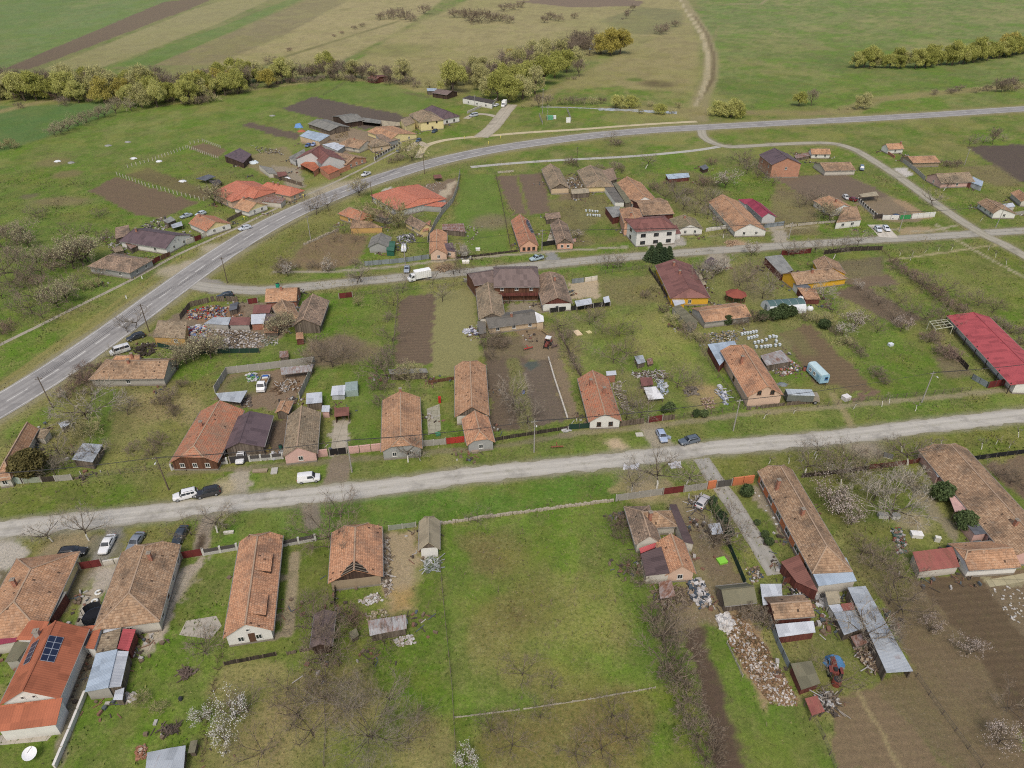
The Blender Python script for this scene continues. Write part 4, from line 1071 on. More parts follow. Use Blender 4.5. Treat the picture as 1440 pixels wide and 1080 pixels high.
house('white hut with patched tile roof joined to the pink farmhouse',(1361,774),(1424,770),(1402,800),4.2,2.6,'jg',(1.0,1),'terra','white',name='hut',cat='hut',chim=(),win={'0':1})
shed('red profiled sheet shed on the edge of the ploughed plot',[(1283,776),(1340,769),(1350,797),(1293,804)],[3.0,3.0,2.2,2.2],'redrust','dirtywhite',sag=.03)
shed('white tin strip under the eave at the head of the pink farmhouse',[(1302,643),(1309,641),(1327,668),(1319,671)],[2.7,2.9,2.9,2.6],'tin','pink','veranda','veranda')
shed('pink translucent veranda roof along the farmhouse',[(1326,676),(1336,674),(1366,714),(1343,720)],[2.5,2.9,2.9,2.4],'pink','posts','veranda','veranda')
shed('flat dark grey porch roof of the pink farmhouse',[(1347,722),(1366,716),(1389,750),(1371,752)],[2.6,2.8,2.8,2.6],'slate','pink','porch','porch')
# ===== between the dirt road and street one
house('old tiled house half hidden by a bronze evergreen at the left edge',(38,593),(6,648),(33,640),5.0,2.7,'gh',(1,2.8),'terra','dirtywhite',chim=(),win={'R':1,'1':1})
shed('small tan tiled lean-to behind the bronze evergreen',[(47,601),(71,604),(62,617),(49,615)],[2.4,2.4,1.9,1.9],'tan','dirtywhite','lean_to')
shed('flat weathered tin roof shed alone in the overgrown plot',[(116,623),(145,625),(130,650),(101,646)],2.4,'tin2','wood',sag=.05)
shed('tiny tin topped privy beside the bramble heap',[(82,595),(95,591),(99,596),(86,602)],1.9,'tin','wood','privy','privy')
a,pt,D=house('rust orange tiled house with brown timber gable by the yard gate',(309,563),(272,627),(327,610),5.6,2.7,'gj',(1,1.6),'worn','brownwood',chim=((.55,1),),win={'1':3,'L':2})
house('broad purple brown sheet roofed carport house',(351,578),(336,622),(381,597),4.5,2.8,'gg',roof='purple',wall='wood',chim=(),win={},eave2=(327,600),name='carport',cat='carport',sag=0)
house('small tiled outhouse with orange brown hip behind the carport',(401,563),(395,576),(408,575),3.3,2.3,'hg',(1.0,1),'terra','wood',name='outhouse',cat='outhouse',chim=(),win={},plinth=False)
house('tan mottled tile house with pink gable beside a pink wall',(424,570),(417.5,628),(449,602),5.2,2.8,'gg',roof='tan',wall='pink',chim=(),win={'1':1,'L':2},eave2=(403,600))
shed('white tin shed roof behind the tan mottled house',[(431,553),(453,551),(453,566),(430,568)],2.4,'tin','wood')
shed('small white tin annex at the corner of the pink house',[(453,570),(464,570),(463,579),(452,579)],2.1,'tin','pink','annex','annex')
shed('open red brown sheet shelter at the end of a concrete drive',[(470,574),(491,572),(491,584),(470,586)],[2.6,2.6,2.2,2.2],'redbrown','redwood','shelter','shelter',open_sides=(2,))
shed('grey tin roofed hen house joined to a glass frame',[(467,543),(486,541),(485,555),(465,556)],[2.2,2.2,1.7,1.7],'tin','tinwall','hen_house','hen house')
shed('grey and purple sheet canopy along the back wall of the truck yard',[(394,517),(441,512),(438,522),(396,527)],[2.6,2.6,2.1,2.1],'rusty','posts','canopy','canopy')
shed('whitish sheet canopy at the left corner of the truck yard',[(303,553),(348,549),(338,566),(310,563)],[2.4,2.4,1.9,1.9],'tin2','posts','canopy','canopy')
a,pt,D=house('tan tiled house with rounded grey gable, left of the two long roofs',(563,549),(563.5,614),(592,588),5.3,2.9,'gj',(1,1.4),'terra','grey',chim=((.02,0),),win={'1':2,'R':2})
house('very long ridge tiled barn with hip end in the middle of the block',(661,508),(663.5,572),(685,540),5.6,2.9,'jg',(1.8,1),'terra','dirtywhite',name='barn',cat='barn',chim=(),win={'1':0,'L':1},gable='wood')
house('orange tiled cottage with rounded grey gable joined to the long barn',(667.5,577),(674.5,606),(690,598),4.9,2.7,'gj',(1,1.4),'otile','grey',chim=(),win={'1':1,'L':1})
shed('ruined shed with bare whitish top beam among dead creepers',[(546,519),(600,518),(602,524),(548,526)],[2.5,2.5,2.1,2.1],'asb','wood','ruined_shed',sag=.2)
a,pt,D=house('orange tiled cottage with white gable beside a garden of junk',(833,520),(851,581),(819,560),5.0,2.6,'gg',roof='worn',wall='white',chim=((.5,-1.3),(.3,1.2)),win={'1':2,'R':1,'L':2},eave2=(866,566),frame=FRAME_B())
shed('flat white topped brick privy behind the orange cottage',[(852,522),(866,521),(867,527),(853,528)],2.6,'tin','redbrick','privy','privy')
shed('white sheet roof of a low shelter in the junk garden',[(905,545),(922,543),(934,560),(912,562)],[1.7,1.7,1.4,1.4],'white','posts','shelter','shelter')
shed('terracotta patch of sheet over stacked junk',[(900,531),(917,530),(919,541),(902,543)],1.3,'brickred','wood','hutch','hutch')
shed('grey tin chicken coop standing in the grass',[(892,501),(904,499),(908,509),(897,512)],1.8,'tin2','wood','coop','coop')
shed('low timber hutch with grey lid near the grey coop',[(909,505),(917,503),(919,511),(911,513)],.9,'rusty2','wood','hutch','hutch')
a,pt,D=house('tall orange tiled house with peach walls and unplastered gable windows',(1043,485),(1080,543),(1036,533),6.6,3.7,'jg',(1.8,1),'otile','peach',chim=((.35,2.0),),win={'1':(0,2),'R':1},attic=0,frame=FRAME_B(),over=.5)
shed('bright tin lean-to behind the tall peach house',[(995,484),(1033,479),(1037,487),(1012,514)],[2.6,3.0,3.0,2.6],'bluegrey','redwood','lean_to')
shed('corrugated grey shed with a whiter half right of the peach house',[(1069,500),(1098,492),(1114,508),(1078,514)],[2.6,2.6,2.2,2.2],'rusty','wood')
house('tile roofed stable on a low grey wall behind the burgundy house',(983,437),(1048,429),(1018,450),4.0,2.5,'gg',roof='terra',wall='cgrey',name='stable',cat='stable',chim=(),win={},eave2=(1015,428))
shed('long mossy board roof beside the pear hedge, below the burgundy house',[(945,432),(956,428),(982,452),(972,462)],[2.2,2.4,2.4,2.1],'mossgrey','cgrey')
a,pt,D=house('burgundy sheet roofed house with bright yellow side wall',(948,364),(970,405),(932,396),5.4,3.2,'gh',(1,1.8),'maroon','yellow',chim=((.2,1),(.5,.6)),win={'1':1,'R':1},sag=0)
shed('pale tin corner roof at the near end of the burgundy house',[(945,421),(961,419),(964,426),(949,430)],2.4,'tin','yellow','annex','annex')
shed('beige sheet roof next to the burgundy house',[(971,380),(982,379),(994,400),(983,401)],[2.8,2.5,2.4,2.7],'beige','redwood','lean_to')
shed('white sheet strip between burgundy and beige roofs',[(969,395),(980,393),(987,408),(978,409)],2.6,'tin','yellow','lean_to')
shed('small plum grey roof beside the lane and blossoming bush',[(990,368),(1000,361),(1010,367),(1001,374)],2.4,'purple','dirtywhite')
a,pt,D=house('yellow walled farmhouse wing with wide brown roof',(1112,384),(1168,377),(1156,396),5.0,2.9,'gh',(1,3.2),'brown','yellow',chim=((.5,.8),),win={'L':0,'R':0})
house('yellow farmhouse cross wing reaching back to the street',(1159,359),(1170,376),(1146,372),5.0,2.9,'gg',roof='brown',wall='yellow',name='house_wing',cat='house wing',chim=(),win={},eave2=(1184,376))
shed('grey slab roofed stable on the left of the yellow farmhouse yard',[(1075,361),(1099,358),(1116,380),(1099,386)],[2.8,3.0,3.0,2.6],'grey','redwood','stable','stable')
shed('low tiled woodshed in front of the yellow farmhouse',[(1121,404),(1147,406),(1154,421),(1133,421)],[2.6,2.6,2.0,2.0],'terra','redwood','woodshed')
shed('dark grey flat roof strip joining the woodshed to the yellow gable',[(1115,398),(1130,396),(1141,404),(1122,405)],2.5,'slate','white','annex','annex')
a,pt,D=house('long bright red sheet barn with open veranda at the right edge',(1369,439),(1466,536),(1357,472),4.6,3.2,'gg',roof='red',wall='white',name='barn',cat='barn',chim=(),win={'0':1,'1':1},sag=0,over=1.4,eave2=(1392,446))
for k in range(7):
 m=MB();q=pt(D['a0']+(D['a1']-D['a0'])*k/6,(-1 if(G(1357,472,3)-pt(0,0,0)).dot(D['n'])<0 else 1)*((D['wL']if(G(1357,472,3)-pt(0,0,0)).dot(D['n'])<0 else D['wR'])-.25),0)
 m.box(q,.16,.16,3.1);m.build('veranda_post',plain((70,60,54),.8,.2,0,'dark_post'),a)
shed('ochre yard house with tan roof beside a stack of white sheets',[(222,450),(263,452),(260,476),(215,474)],[4.2,4.2,2.6,2.6],'tan','ochre','yard_house','house',wins=((2,.3,1,1),))
house('brown tiled house with brick end at the corner of street one',(374,406),(418,404),(396,424),5.2,2.9,'gg',roof='terra',wall='redbrick',chim=((.5,.5),),win={'R':1,'1':1,'0':1})
house('hipped tile wing with white framed window behind the corner house',(396,421),(404,437),(416,434),4.6,2.8,'gh',(1,2.0),'brown','redbrick',name='house_wing',cat='house wing',chim=(),win={'1':1},eave2=(383,432))
shed('faded red sheet canopy beside the brick corner house',[(357,429),(382,428),(379,440),(355,441)],[2.8,3.0,2.8,2.6],'brickred','posts','canopy','canopy')
shed('white tin roof in the junk yard row',[(353,442),(374,441),(371,455),(353,456)],[2.7,2.7,2.3,2.3],'tin','redbrick')
shed('purple sheet roof at the brick wing of the junk yard',[(375,441),(397,442),(396,452),(372,455)],[2.7,2.7,2.3,2.3],'purple','redbrick')
shed('dark red brown sheet roof in the middle of the junk yard row',[(326,446),(352,446),(351,457),(322,457)],[2.7,2.7,2.2,2.2],'maroon','cgrey')
shed('long pale tin roof at the left of the junk yard row',[(300,446),(325,446),(321,457),(287,455)],[2.6,2.6,2.1,2.1],'tin2','cgrey')
shed('grey plank and tin lean-to along the fence of the junk yard',[(323,428),(335,424),(333,434),(322,437)],2.0,'slate','wood','lean_to')
shed('orange tiled scrap shelter above the creeper heap',[(373,457),(392,454),(391,468),(371,468)],[1.9,1.9,1.4,1.4],'terra','wood','shelter','shelter')
house('grey brown tiled barn with open plank gable beside the lawn',(440,413),(426,448),(457,440),5.2,2.8,'gg',roof='old',wall='wood',name='barn',cat='barn',chim=(),win={},eave2=(419,441),plinth=False)
shed('tiny tiled privy in front of the grey brown barn',[(416,468),(426,467),(427,476),(416,477)],2.2,'terra','redwood','privy','privy')
shed('low tan garden hut on the lawn below the barn',[(393,494),(405,493),(406,502),(393,503)],1.5,'rusty2','wood','hutch','hutch')
a,pt,D=house('very wide brown tiled farmhouse beside the main road verge',(158,508),(237,507),(192,533),5.0,2.7,'hg',(3.6,1),'brown','cgrey',chim=((.3,.5),),win={'R':1,'L':2},sag=.12)
house('short tan tiled wing on the road side of the wide farmhouse',(163,500),(196,499),(180,510),4.4,2.6,'hg',(1.5,1),'terra','dirtywhite',name='house_wing',cat='house wing',chim=((.7,.4),),win={})
a,pt,D=house('large plum roofed timber house with brown balcony front',(703,378),(748,377.5),(726,404),7.6,5.0,'jj',(1.6,1.6),'plum','brownwood',chim=(),win={'R':(0,3),'1':0},sag=.05)
m=MB();b0,b1=D['a0']+.2,D['a1']-.2;w_=D['bR'];m.hexa([pt(b0,w_+.01,2.2),pt(b1,w_+.01,2.2),pt(b1,w_+1.1,2.2),pt(b0,w_+1.1,2.2)],[pt(b0,w_+.01,2.35),pt(b1,w_+.01,2.35),pt(b1,w_+1.1,2.35),pt(b0,w_+1.1,2.35)]);bal=m.build('balcony',wallm('redwood'),a)
m=MB();m.beam(pt(b0,w_+1.06,2.8),pt(b1,w_+1.06,2.8),.06,.85);m.build('balustrade',wallm('redwood'),bal)
for k in range(4):m=MB();m.box(pt(b0+(b1-b0)*k/3,w_+1.0,0),.16,.16,2.199);m.build('balcony_post',wallm('darkwood'),bal)
house('plum roofed left bay of the timber house',(668,384),(700,379),(684,399),6.6,4.6,'jg',(1.4,1),'plum','brownwood',name='house_wing',cat='house wing',chim=(),win={},sag=.05)
house('tan tiled long wing of the timber house running down the field edge',(686,396),(692,440),(706,420),5.2,3.2,'gg',roof='tan',wall='dirtywhite',name='house_wing',cat='house wing',chim=(),win={'L':2,'1':0},gable='wood')
house('tan tiled house with red gable peak and white end wall',(773,382),(784,418),(799,409),5.2,2.9,'jg',(1.2,1),'old','white',chim=((.3,-.8),),win={'1':1},gable='redwood')
shed('pale tin canopy on dark posts beside the sandy yard',[(808,423),(831,419),(833,427),(811,431)],2.4,'tin','posts','canopy','canopy')
shed('small pale tin canopy at the right end of the posts',[(848,418),(856,416),(858,424),(850,426)],2.3,'tin','posts','canopy','canopy')
house('long low barn under grey fibre sheets with a white tarpaulin',(683,447),(753,438),(722,457),3.9,2.6,'gg',roof='asbdark',wall='beige',name='barn',cat='barn',chim=((.5,.6),),win={'R':3},sag=.15)
shed('white tarpaulin sheet over the end of the grey barn',[(752,438),(764,444),(765,452),(755,453.5)],[4.1,3.6,2.9,2.8],'white','beige','tarpaulin_roof','tarpaulin')
shed('grey plank box shed at the left end of the grey barn',[(671,452),(682,449),(684,468),(674,470)],[2.4,2.4,1.8,1.8],'asbdark','wood')
# ===== beyond street one
a,pt,D=house('orange tiled cottage with pink gable and a black solar panel',(731,301),(744,337),(725,331),5.2,2.8,'gg',roof='worn',wall='salmon',chim=((.3,-1),),win={'1':3,'L':2},frame=FRAME_B())
SOL2=(a,(pt,D,D['zr'],D['ze']));SG2=1 if(G(755,330,2.8)-pt(0,0,0)).dot(D['n'])>0 else-1
house('narrow brown tiled cottage with pink base and carved gable',(785,307),(794.5,335),(777,326),4.8,2.6,'gg',roof='old',wall='salmon',gable='wood',chim=(),win={'1':2,'L':1},eave2=(803,331))
shed('small grey brown roof behind the carved gable cottage',[(766,300),(787,298),(789,306),(768,309)],[2.6,2.6,2.1,2.1],'old','wood')
house('narrow tile barn with board gable, leftmost of the back barns',(774,230),(788,258),(769,255),5.0,2.7,'gg',roof='tan',wall='beige',gable='wood',name='barn',cat='barn',chim=(),win={'L':1})
house('tan tiled barn between two back yards with a hip toward us',(830,232),(843,253),(816,248),5.0,2.8,'gh',(1,2.0),'tan','cream',name='barn',cat='barn',chim=(),win={'L':1})
shed('weathered brown roof leaning on the tan barn',[(845,240),(862,236),(868,252),(853,256)],[3.2,2.6,2.5,3.1],'old','wood','lean_to')
house('long rust brown barn roof with white plastered end',(882,248),(907,276),(920,277),5.6,2.8,'gg',roof='terra',wall='white',name='barn',cat='barn',chim=(),win={},eave2=(868,262))
shed('grey lichened lower roof along the rust brown barn',[(862,258),(868,255),(888,284),(880,286)],[2.8,3.2,3.2,2.6],'mossgrey','wood','lean_to')
shed('dark mossy roof of the pig house',[(850,263),(860,258),(878,284),(865,284)],[2.4,2.6,2.6,2.3],'asbdark','white','pig_house','pig house')
house('brown tiled barn with dark red boarded front behind the white villa',(896,285),(939,283),(920,302),5.4,3.6,'gg',roof='brown',wall='redwood',name='barn',cat='barn',chim=(),win={})
house('two storey white villa under a dull red roof',(902,308),(929,306),(914,325),8.0,6.0,'hh',(3.2,3.4),'brickred','white',chim=(),win={'R':(3,3),'0':(1,1),'1':(0,1)},sag=0,ww=1.7,frame=plain((70,60,54),.7,.1,0,'dark_frame'),over=.5)
house('salmon walled wing of the villa running back to the barns',(887,291),(893,307),(876,310),7.0,5.2,'hg',(2.2,1),'terra','salmon',name='house_wing',cat='house wing',chim=((.7,1),),win={'L':1},sag=.03)
shed('dull red sheet garage roof right of the white villa',[(941,318),(951,316),(958,328),(945,330)],[3.0,3.0,2.6,2.6],'maroon','white','garage','garage',sag=0)
shed('pale lichened slab roof left of the salmon wing',[(851,291),(872,290),(871,304),(862,306)],3.0,'grey','redwood')
house('white cottage with hipped greenish grey roof by the street',(961,302),(971,315),(950,320),4.8,2.6,'hg',(1.4,1),'moss','white',chim=((.3,.3),),win={'1':2},eave2=(989,322))
house('long brown tiled white house beside the crimson roof',(1016,273),(1055,314),(1012,302),5.6,2.7,'gg',roof='terra',wall='white',chim=(),win={'1':2},eave2=(1068,313))
house('crimson sheet roofed workshop with a grey garage door',(1059,280),(1081,299),(1066,301),5.0,3.2,'gg',roof='crimson',wall='lightgrey',name='workshop',cat='workshop',chim=(),win={'R':1},sag=0,eave2=(1088,301))
shed('crimson side roof of the workshop pointing left',[(1038,280),(1058,279),(1062,288),(1048,287)],[3.4,4.0,3.6,2.9],'crimson','lightgrey','workshop_wing','workshop wing',sag=0)
house('white walled house with low brown hip behind a blossom bush',(1166,275),(1188,287),(1152,287),5.0,2.8,'hg',(1.5,1),'terra','white',chim=((.6,1),),win={'R':2})
shed('white street front wing with two windows and brown slope',[(1186,291),(1205,290),(1212,309),(1176,313)],[4.6,4.6,2.9,2.9],'brown','white','house_wing','house wing',wins=((2,.33,1.3,1.1),(2,.72,1.3,1.1)))
shed('flat pale sheet canopy at the back of the swing yard',[(1208,273),(1232,269),(1236,275),(1212,277)],2.8,'beige','posts','canopy','canopy')
a,pt,D=house('two storey bare brick house under a purple brown roof',(1089,208),(1108,222),(1072,221),9.0,6.2,'gg',roof='purple',wall='brick',chim=(),win={'1':(0,1),'R':(2,2)},sag=0,eave2=(1123,227))
house('low brown barn with whitewashed front right of the brick house',(1153,229),(1196,228),(1176,240),4.4,2.7,'gg',roof='brown',wall='dirtywhite',name='barn',cat='barn',chim=(),win={},eave2=(1175,228))
house('small white cottage with brown roof behind the low barn',(1140,209),(1167,209),(1152,217),4.4,2.5,'gg',roof='terra',wall='white',chim=(),win={'R':2})
shed('ruined end of the small white cottage',[(1117,218),(1137,214),(1139,219),(1119,223)],[1.8,2.0,1.6,1.4],'rusty2','wood','ruined_shed',sag=.15)
house('small white house with tall firewall at the lane bend',(1246,202),(1268,201),(1258,210),4.6,2.6,'gg',roof='terra',wall='white',chim=((.9,.5),),win={'R':1},name='house')
house('brick coloured low barn behind the pale block fence',(1277,220),(1315,219),(1298,229),4.0,2.5,'gg',roof='terra',wall='mud',name='barn',cat='barn',chim=(),win={})
house('tan mottled farmhouse with pink gable facing the lane',(1316,244),(1363,242),(1342,257),5.2,2.7,'gg',roof='tan',wall='pink',gable=None,chim=(),win={'0':1,'R':1})
shed('small silver garage at the end of the tan farmhouse',[(1368,248),(1383,255),(1381,262),(1364,256)],2.4,'bluegrey','tinwall','garage','garage')
shed('dark red boarded lean-to joined to the tan farmhouse',[(1362,252),(1373,253),(1373,257),(1361,257)],2.3,'maroon','redwood','lean_to')
house('whitewashed cottage with brown roof by the crossing',(1387,279),(1408,293),(1393,298),4.6,2.5,'hg',(.9,1),'brown','white',chim=(),win={'1':1,'R':3},eave2=(1417,292))
house('low brown cottage at the right edge behind the crossing',(1433,266),(1448,278),(1428,277),4.2,2.5,'gg',roof='terra',wall='dirtywhite',chim=(),win={})
shed('pale tin shed behind the whitewashed cottage',[(1408,287),(1424,285),(1428,290),(1412,293)],2.2,'tin','dirtywhite')
shed('pale tin shed roof in the back gardens',[(936,245),(968,243),(970,249),(940,252)],[2.4,2.4,1.9,1.9],'bluegrey','redwood')
shed('dark garden hut with pointed grey lid in the back gardens',[(984,234),(992,231),(997,236),(989,239)],[2.2,2.4,2.0,1.8],'slate','darkwood','hut','hut')
shed('pale board roof over stacked logs behind the carved gable cottage',[(803,266),(827,264),(829,271),(804,273)],2.2,'beige','wood')
a,pt,D=house('bright orange hipped roof house with pale walls on the bend',(560,263),(590,279),(535,283),5.4,3.4,'hh',(2.5,1.5),'bright','lightgrey',chim=(),win={'R':2,'L':1},sag=0)
shed('low bright orange roof strip beside the curving concrete wall',[(600,282),(629,285),(621,291),(594,289)],[3.0,3.0,2.6,2.6],'bright','grey','garage','garage',sag=0)
shed('grey sheet roof step behind the bright orange house',[(576,268),(606,274),(602,281),(585,276)],[3.2,3.2,2.8,2.8],'slate','lightgrey','annex','annex',sag=0)
house('ochre walled house with steep rust red hip near the road verge',(491,291),(509,297),(497,308),5.2,3.0,'hh',(2.2,1.6),'worn','ochre',chim=(),win={'R':1})
shed('rust brown lean-to with ochre wall in front of the steep hip',[(495,309),(520,311),(538,320),(492,321)],[3.2,3.2,2.4,2.4],'brown','ochre','lean_to')
house('long dark brown roofed stable behind the ochre house',(513,290),(548,299),(527,303),4.6,2.8,'gg',roof='old',wall='cgrey',name='stable',cat='stable',chim=(),win={})
house('tiled barn with a red patch beside the curving wall',(577,303),(599,315),(574,315),4.4,2.6,'gg',roof='old',wall='cream',name='barn',cat='barn',chim=(),win={'R':1})
shed('small orange tile roof at the foot of the curving wall',[(597,314),(606,309),(602,324),(594,326)],[2.8,2.6,2.4,2.6],'worn','cream','lean_to')
house('grey fibre sheet hut with grey gable in the overgrown yard',(536,327),(531,341),(521,338),4.2,2.5,'gg',roof='asb',wall='grey',name='hut',cat='hut',chim=(),win={},plinth=False)
shed('green sheet lean-to on the grey hut',[(545,339),(556,339),(554,353),(543,352)],[2.6,2.4,2.2,2.4],'green','greensheet','lean_to')
house('orange brown tiled cottage with beige front by street one',(614,322),(614,349),(604,344),5.0,2.8,'jg',(1.2,1),'otile','peach',chim=(),win={'1':1},eave2=(629,338))
shed('purple grey sheet wing on the beige cottage',[(619,343),(636,341),(641,354),(618,351)],[3.6,3.4,2.8,2.9],'purple','peach','house_wing','house wing',wins=((2,.4,1.1,1.0),))
shed('grey brown roof of a low store above the beige cottage',[(622,315),(652,314),(655,326),(622,323)],[2.6,2.6,2.2,2.2],'rusty2','wood','store','store')
shed('bleached board shed right of the beige cottage',[(646,346),(656,345),(658,352),(648,354)],2.2,'beige','dirtywhite')
shed('small brown open store near the far wall of the orange house yard',[(609,246),(620,245),(622,250),(611,251)],2.0,'redbrown','posts','store','store')
# ===== far side of the main road
house('purple brown roofed white house with decorated gable by the sidewalk',(188,322),(247,331),(222,348),5.4,2.9,'hg',(1.5,1),'purple','white',chim=((.1,.8),),win={'1':2,'R':2},attic=2,eave2=(236,325),sag=.02)
house('old hipped house with cracked tile roof and grey front by the sidewalk',(152,359),(185,364),(170,382),5.0,2.9,'hh',(3.2,2.6),'old','grey',chim=(),win={'1':2,'R':2},sag=.15)
shed('low brown tiled shed joined to the plum roofed house on the left',[(162,320),(181,316),(183,330),(162,336)],[3.0,3.2,2.6,2.4],'old','wood')
shed('small brown shed with pale sheet behind the hipped house',[(176,342),(192,335),(199,343),(184,350)],[2.4,2.4,2.0,2.0],'rusty2','wood')
shed('hutch with tan roof in the yard of the hipped house',[(157,349),(170,345),(174,352),(162,355)],1.9,'tan','wood','hutch','hutch')
house('pale yellow gabled cottage with orange brown roof by the sidewalk',(278,301),(303,312),(280,321),4.9,2.6,'gg',roof='worn',wall='white',gable='paleyellow',chim=((.2,.5),),win={'1':2},eave2=(316,310))
shed('grey tin shelter among scrap in the yard of the plum roofed house',[(229,310),(240,304),(247,309),(236,314)],2.2,'grey','wood','shelter','shelter')
shed('long flat grey canopy over the scrap behind the cottages',[(240,316),(255,311),(257,317),(243,321)],1.8,'tin2','posts','canopy','canopy')
house('wide salmon tiled hip roof house behind the pale yellow gable',(333,254),(352,262),(312,278),6.2,3.6,'hh',(1.2,3.0),'bright','peach',chim=(),win={'R':2},sag=0,eave2=(360,256))
house('salmon roofed wing of the wide hipped house',(349,262),(364,267),(350,277),5.8,3.6,'gh',(1,1.2),'bright','peach',name='house_wing',cat='house wing',chim=(),win={'1':1},sag=0,eave2=(372,262))
house('salmon roofed street house with beige walls beside the walled court',(376,256),(410,263),(388,272),5.2,3.0,'hh',(2.0,2.2),'bright','beige',chim=((.3,.6),(.5,.6)),win={'1':2,'R':2},sag=0)
house('brown tiled cottage with twin pale yellow gables on the sidewalk',(340,279),(361,285),(341,296),4.8,2.5,'gg',roof='terra',wall='white',gable='paleyellow',chim=((.2,.3),),win={'1':2},eave2=(374,287))
shed('dull brown flat roof inside the walled court',[(379,273),(402,279),(395,286),(367,283)],2.4,'rusty2','dirtywhite','store','store')
shed('wide mauve sheet barn roof in the vineyard',[(315,219),(337,208),(354,217),(342,229)],[3.4,3.4,3.0,2.9],'purple','darkwood','barn','barn')
shed('dark open sheet shed among the vineyard rows',[(275,251),(293,245),(303,248),(289,254)],2.1,'slate','posts','shelter','shelter')
shed('dark low sheet continuing the vineyard shed',[(293,254),(308,252),(312,256),(303,262)],1.7,'darkroof','posts','shelter','shelter')
shed('grey brown tiled outbuilding behind the salmon roofs',[(364,232),(383,236),(390,244),(378,244)],[2.8,2.8,2.2,2.2],'asb','dirtywhite','outbuilding','outbuilding')
shed('small brown roof hutch next to the grey brown outbuilding',[(388,242),(402,241),(404,246),(392,249)],2.0,'redbrown','wood','hutch','hutch')
house('grey house with steep brick red cross roof and white framed gables',(451,204),(437,214),(446,229),7.4,4.2,'gg',roof='brickred',wall='lightgrey',chim=(),win={'1':1},sag=0,eave2=(420,220))
house('brick red cross gable facing the road on the grey house',(448,206),(463,219),(450,229),7.2,4.2,'gg',roof='brickred',wall='lightgrey',name='house_wing',cat='house wing',chim=(),win={'1':1},sag=0,eave2=(472,214))
shed('grey lean-to with open arch left of the steep red roof',[(406,221),(428,209),(430,215),(415,227)],[2.8,3.2,3.0,2.5],'asb','lightgrey','lean_to')
shed('orange hipped porch roof in front of the grey gable',[(422,231),(438,223),(449,235),(441,241)],[3.0,3.4,3.0,2.8],'orange','brick','porch','porch',sag=0,open_sides=(3,))
shed('brick garage with orange roof and black door facing the road',[(449,235),(464,232),(478,238),(462,245)],[3.4,3.6,3.2,3.0],'orange','brick','garage','garage',sag=0)
house('orange brick outbuilding with brown roof and arched gable',(468,214),(499,221),(482,231),4.8,2.7,'gg',roof='brown',wall='brick',name='outbuilding',cat='outbuilding',chim=(),win={'1':3},eave2=(508,220))
shed('large pale tin roof shed beside the dark ploughed strip',[(421,191),(433,183),(464,190),(449,199)],[3.2,3.2,2.8,2.8],'bluegrey','beige')
shed('second pale tin roof with dark hole toward the hipped house',[(453,203),(470,200),(487,204),(475,212)],[3.0,3.0,2.7,2.7],'tin','grey')
house('long faded tile cottage joined to a pyramid roof by the grey fence',(492,194),(516,198),(498,208),4.8,2.6,'hg',(2.5,1),'brown','dirtywhite',chim=((.3,.5),),win={'R':2})
house('pyramid tile roof house behind the grey street fence',(530,195),(532,196.5),(525,209),5.2,3.2,'hh',(3.4,3.4),'tan','beige',chim=(),win={'R':2,'1':1})
house('rust tiled house with pale yellow gable near the chapel like house',(530,178),(560,188),(542,194),5.0,2.9,'hg',(2,1),'terra','paleyellow',chim=(),win={'1':2},eave2=(565,181))
shed('low hipped brown roof between the pyramid roof and the rust tiled house',[(528,189),(548,188),(560,196),(540,202)],[3.6,3.6,2.8,2.8],'old','grey','outbuilding','outbuilding')
house('grey sheet barn with a sagging roof in front of the ploughed strip',(476,164),(502,160),(492,172),4.6,3.0,'gg',roof='asb',wall='darkwood',name='barn',cat='barn',chim=(),win={},plinth=False)
house('grey board barn left of the sagging barn',(446,167),(477,177),(460,183),4.0,2.5,'gg',roof='asb',wall='wood',name='barn',cat='barn',chim=(),win={},plinth=False)
shed('long low open store along the ploughed strip',[(510,165),(536,169),(535,174),(509,171)],[2.6,2.6,2.3,2.3],'asb','wood','store','store',open_sides=(2,))
shed('pale low store behind the big yellow house',[(536,169),(562,172),(563,177),(537,177)],[2.6,2.6,2.3,2.3],'beige','wood','store','store')
house('big yellow two storey house under a tan hipped roof',(594,154),(600,158),(596,176),8.2,5.0,'hh',(5.0,5.0),'tan','paleyellow',chim=(),win={'1':(1,2),'R':(2,2)},sag=.03,frame=FRAME_B(),eave2=(604,155))
shed('lower yellow balcony wing left of the big yellow house',[(563,168),(577,163),(584,172),(570,178)],[4.8,5.0,4.4,4.2],'tan','paleyellow','house_wing','house wing')
house('white house with steep dark plum roof near the parking',(607,148),(630,156),(606,163),6.8,3.6,'hh',(2.5,2.0),'purple','white',chim=(),win={'1':2,'R':1},sag=0,frame=plain((70,60,54),.7,.1,0,'dark_frame'))
shed('long flat white outbuilding with dark windows by the parking',[(650,138),(660,134),(696,141),(692,146)],[3.4,3.4,3.2,3.2],'darkroof','white','outbuilding','outbuilding',wins=((3,.8,1.1,1),(3,.5,1.1,1),(3,.2,1.2,1.1)),sag=0)
house('dark brown timber pavilion under the pale willow',(615,125),(636,128),(624,133),4.4,3.0,'gg',roof='plum',wall='darkwood',name='pavilion',cat='pavilion',chim=(),win={},plinth=False)
shed('blue topped grey shelter left of the timber pavilion',[(600,124),(614,124),(614,128),(601,128)],2.6,'bluegrey','wood','shelter','shelter')
house('small dark red hut at the corner of the bright lawn',(521,106),(534,108),(527,112),4.2,2.8,'gg',roof='maroon',wall='redwood',name='hut',cat='hut',chim=(),win={},plinth=False,eave2=(530,104))
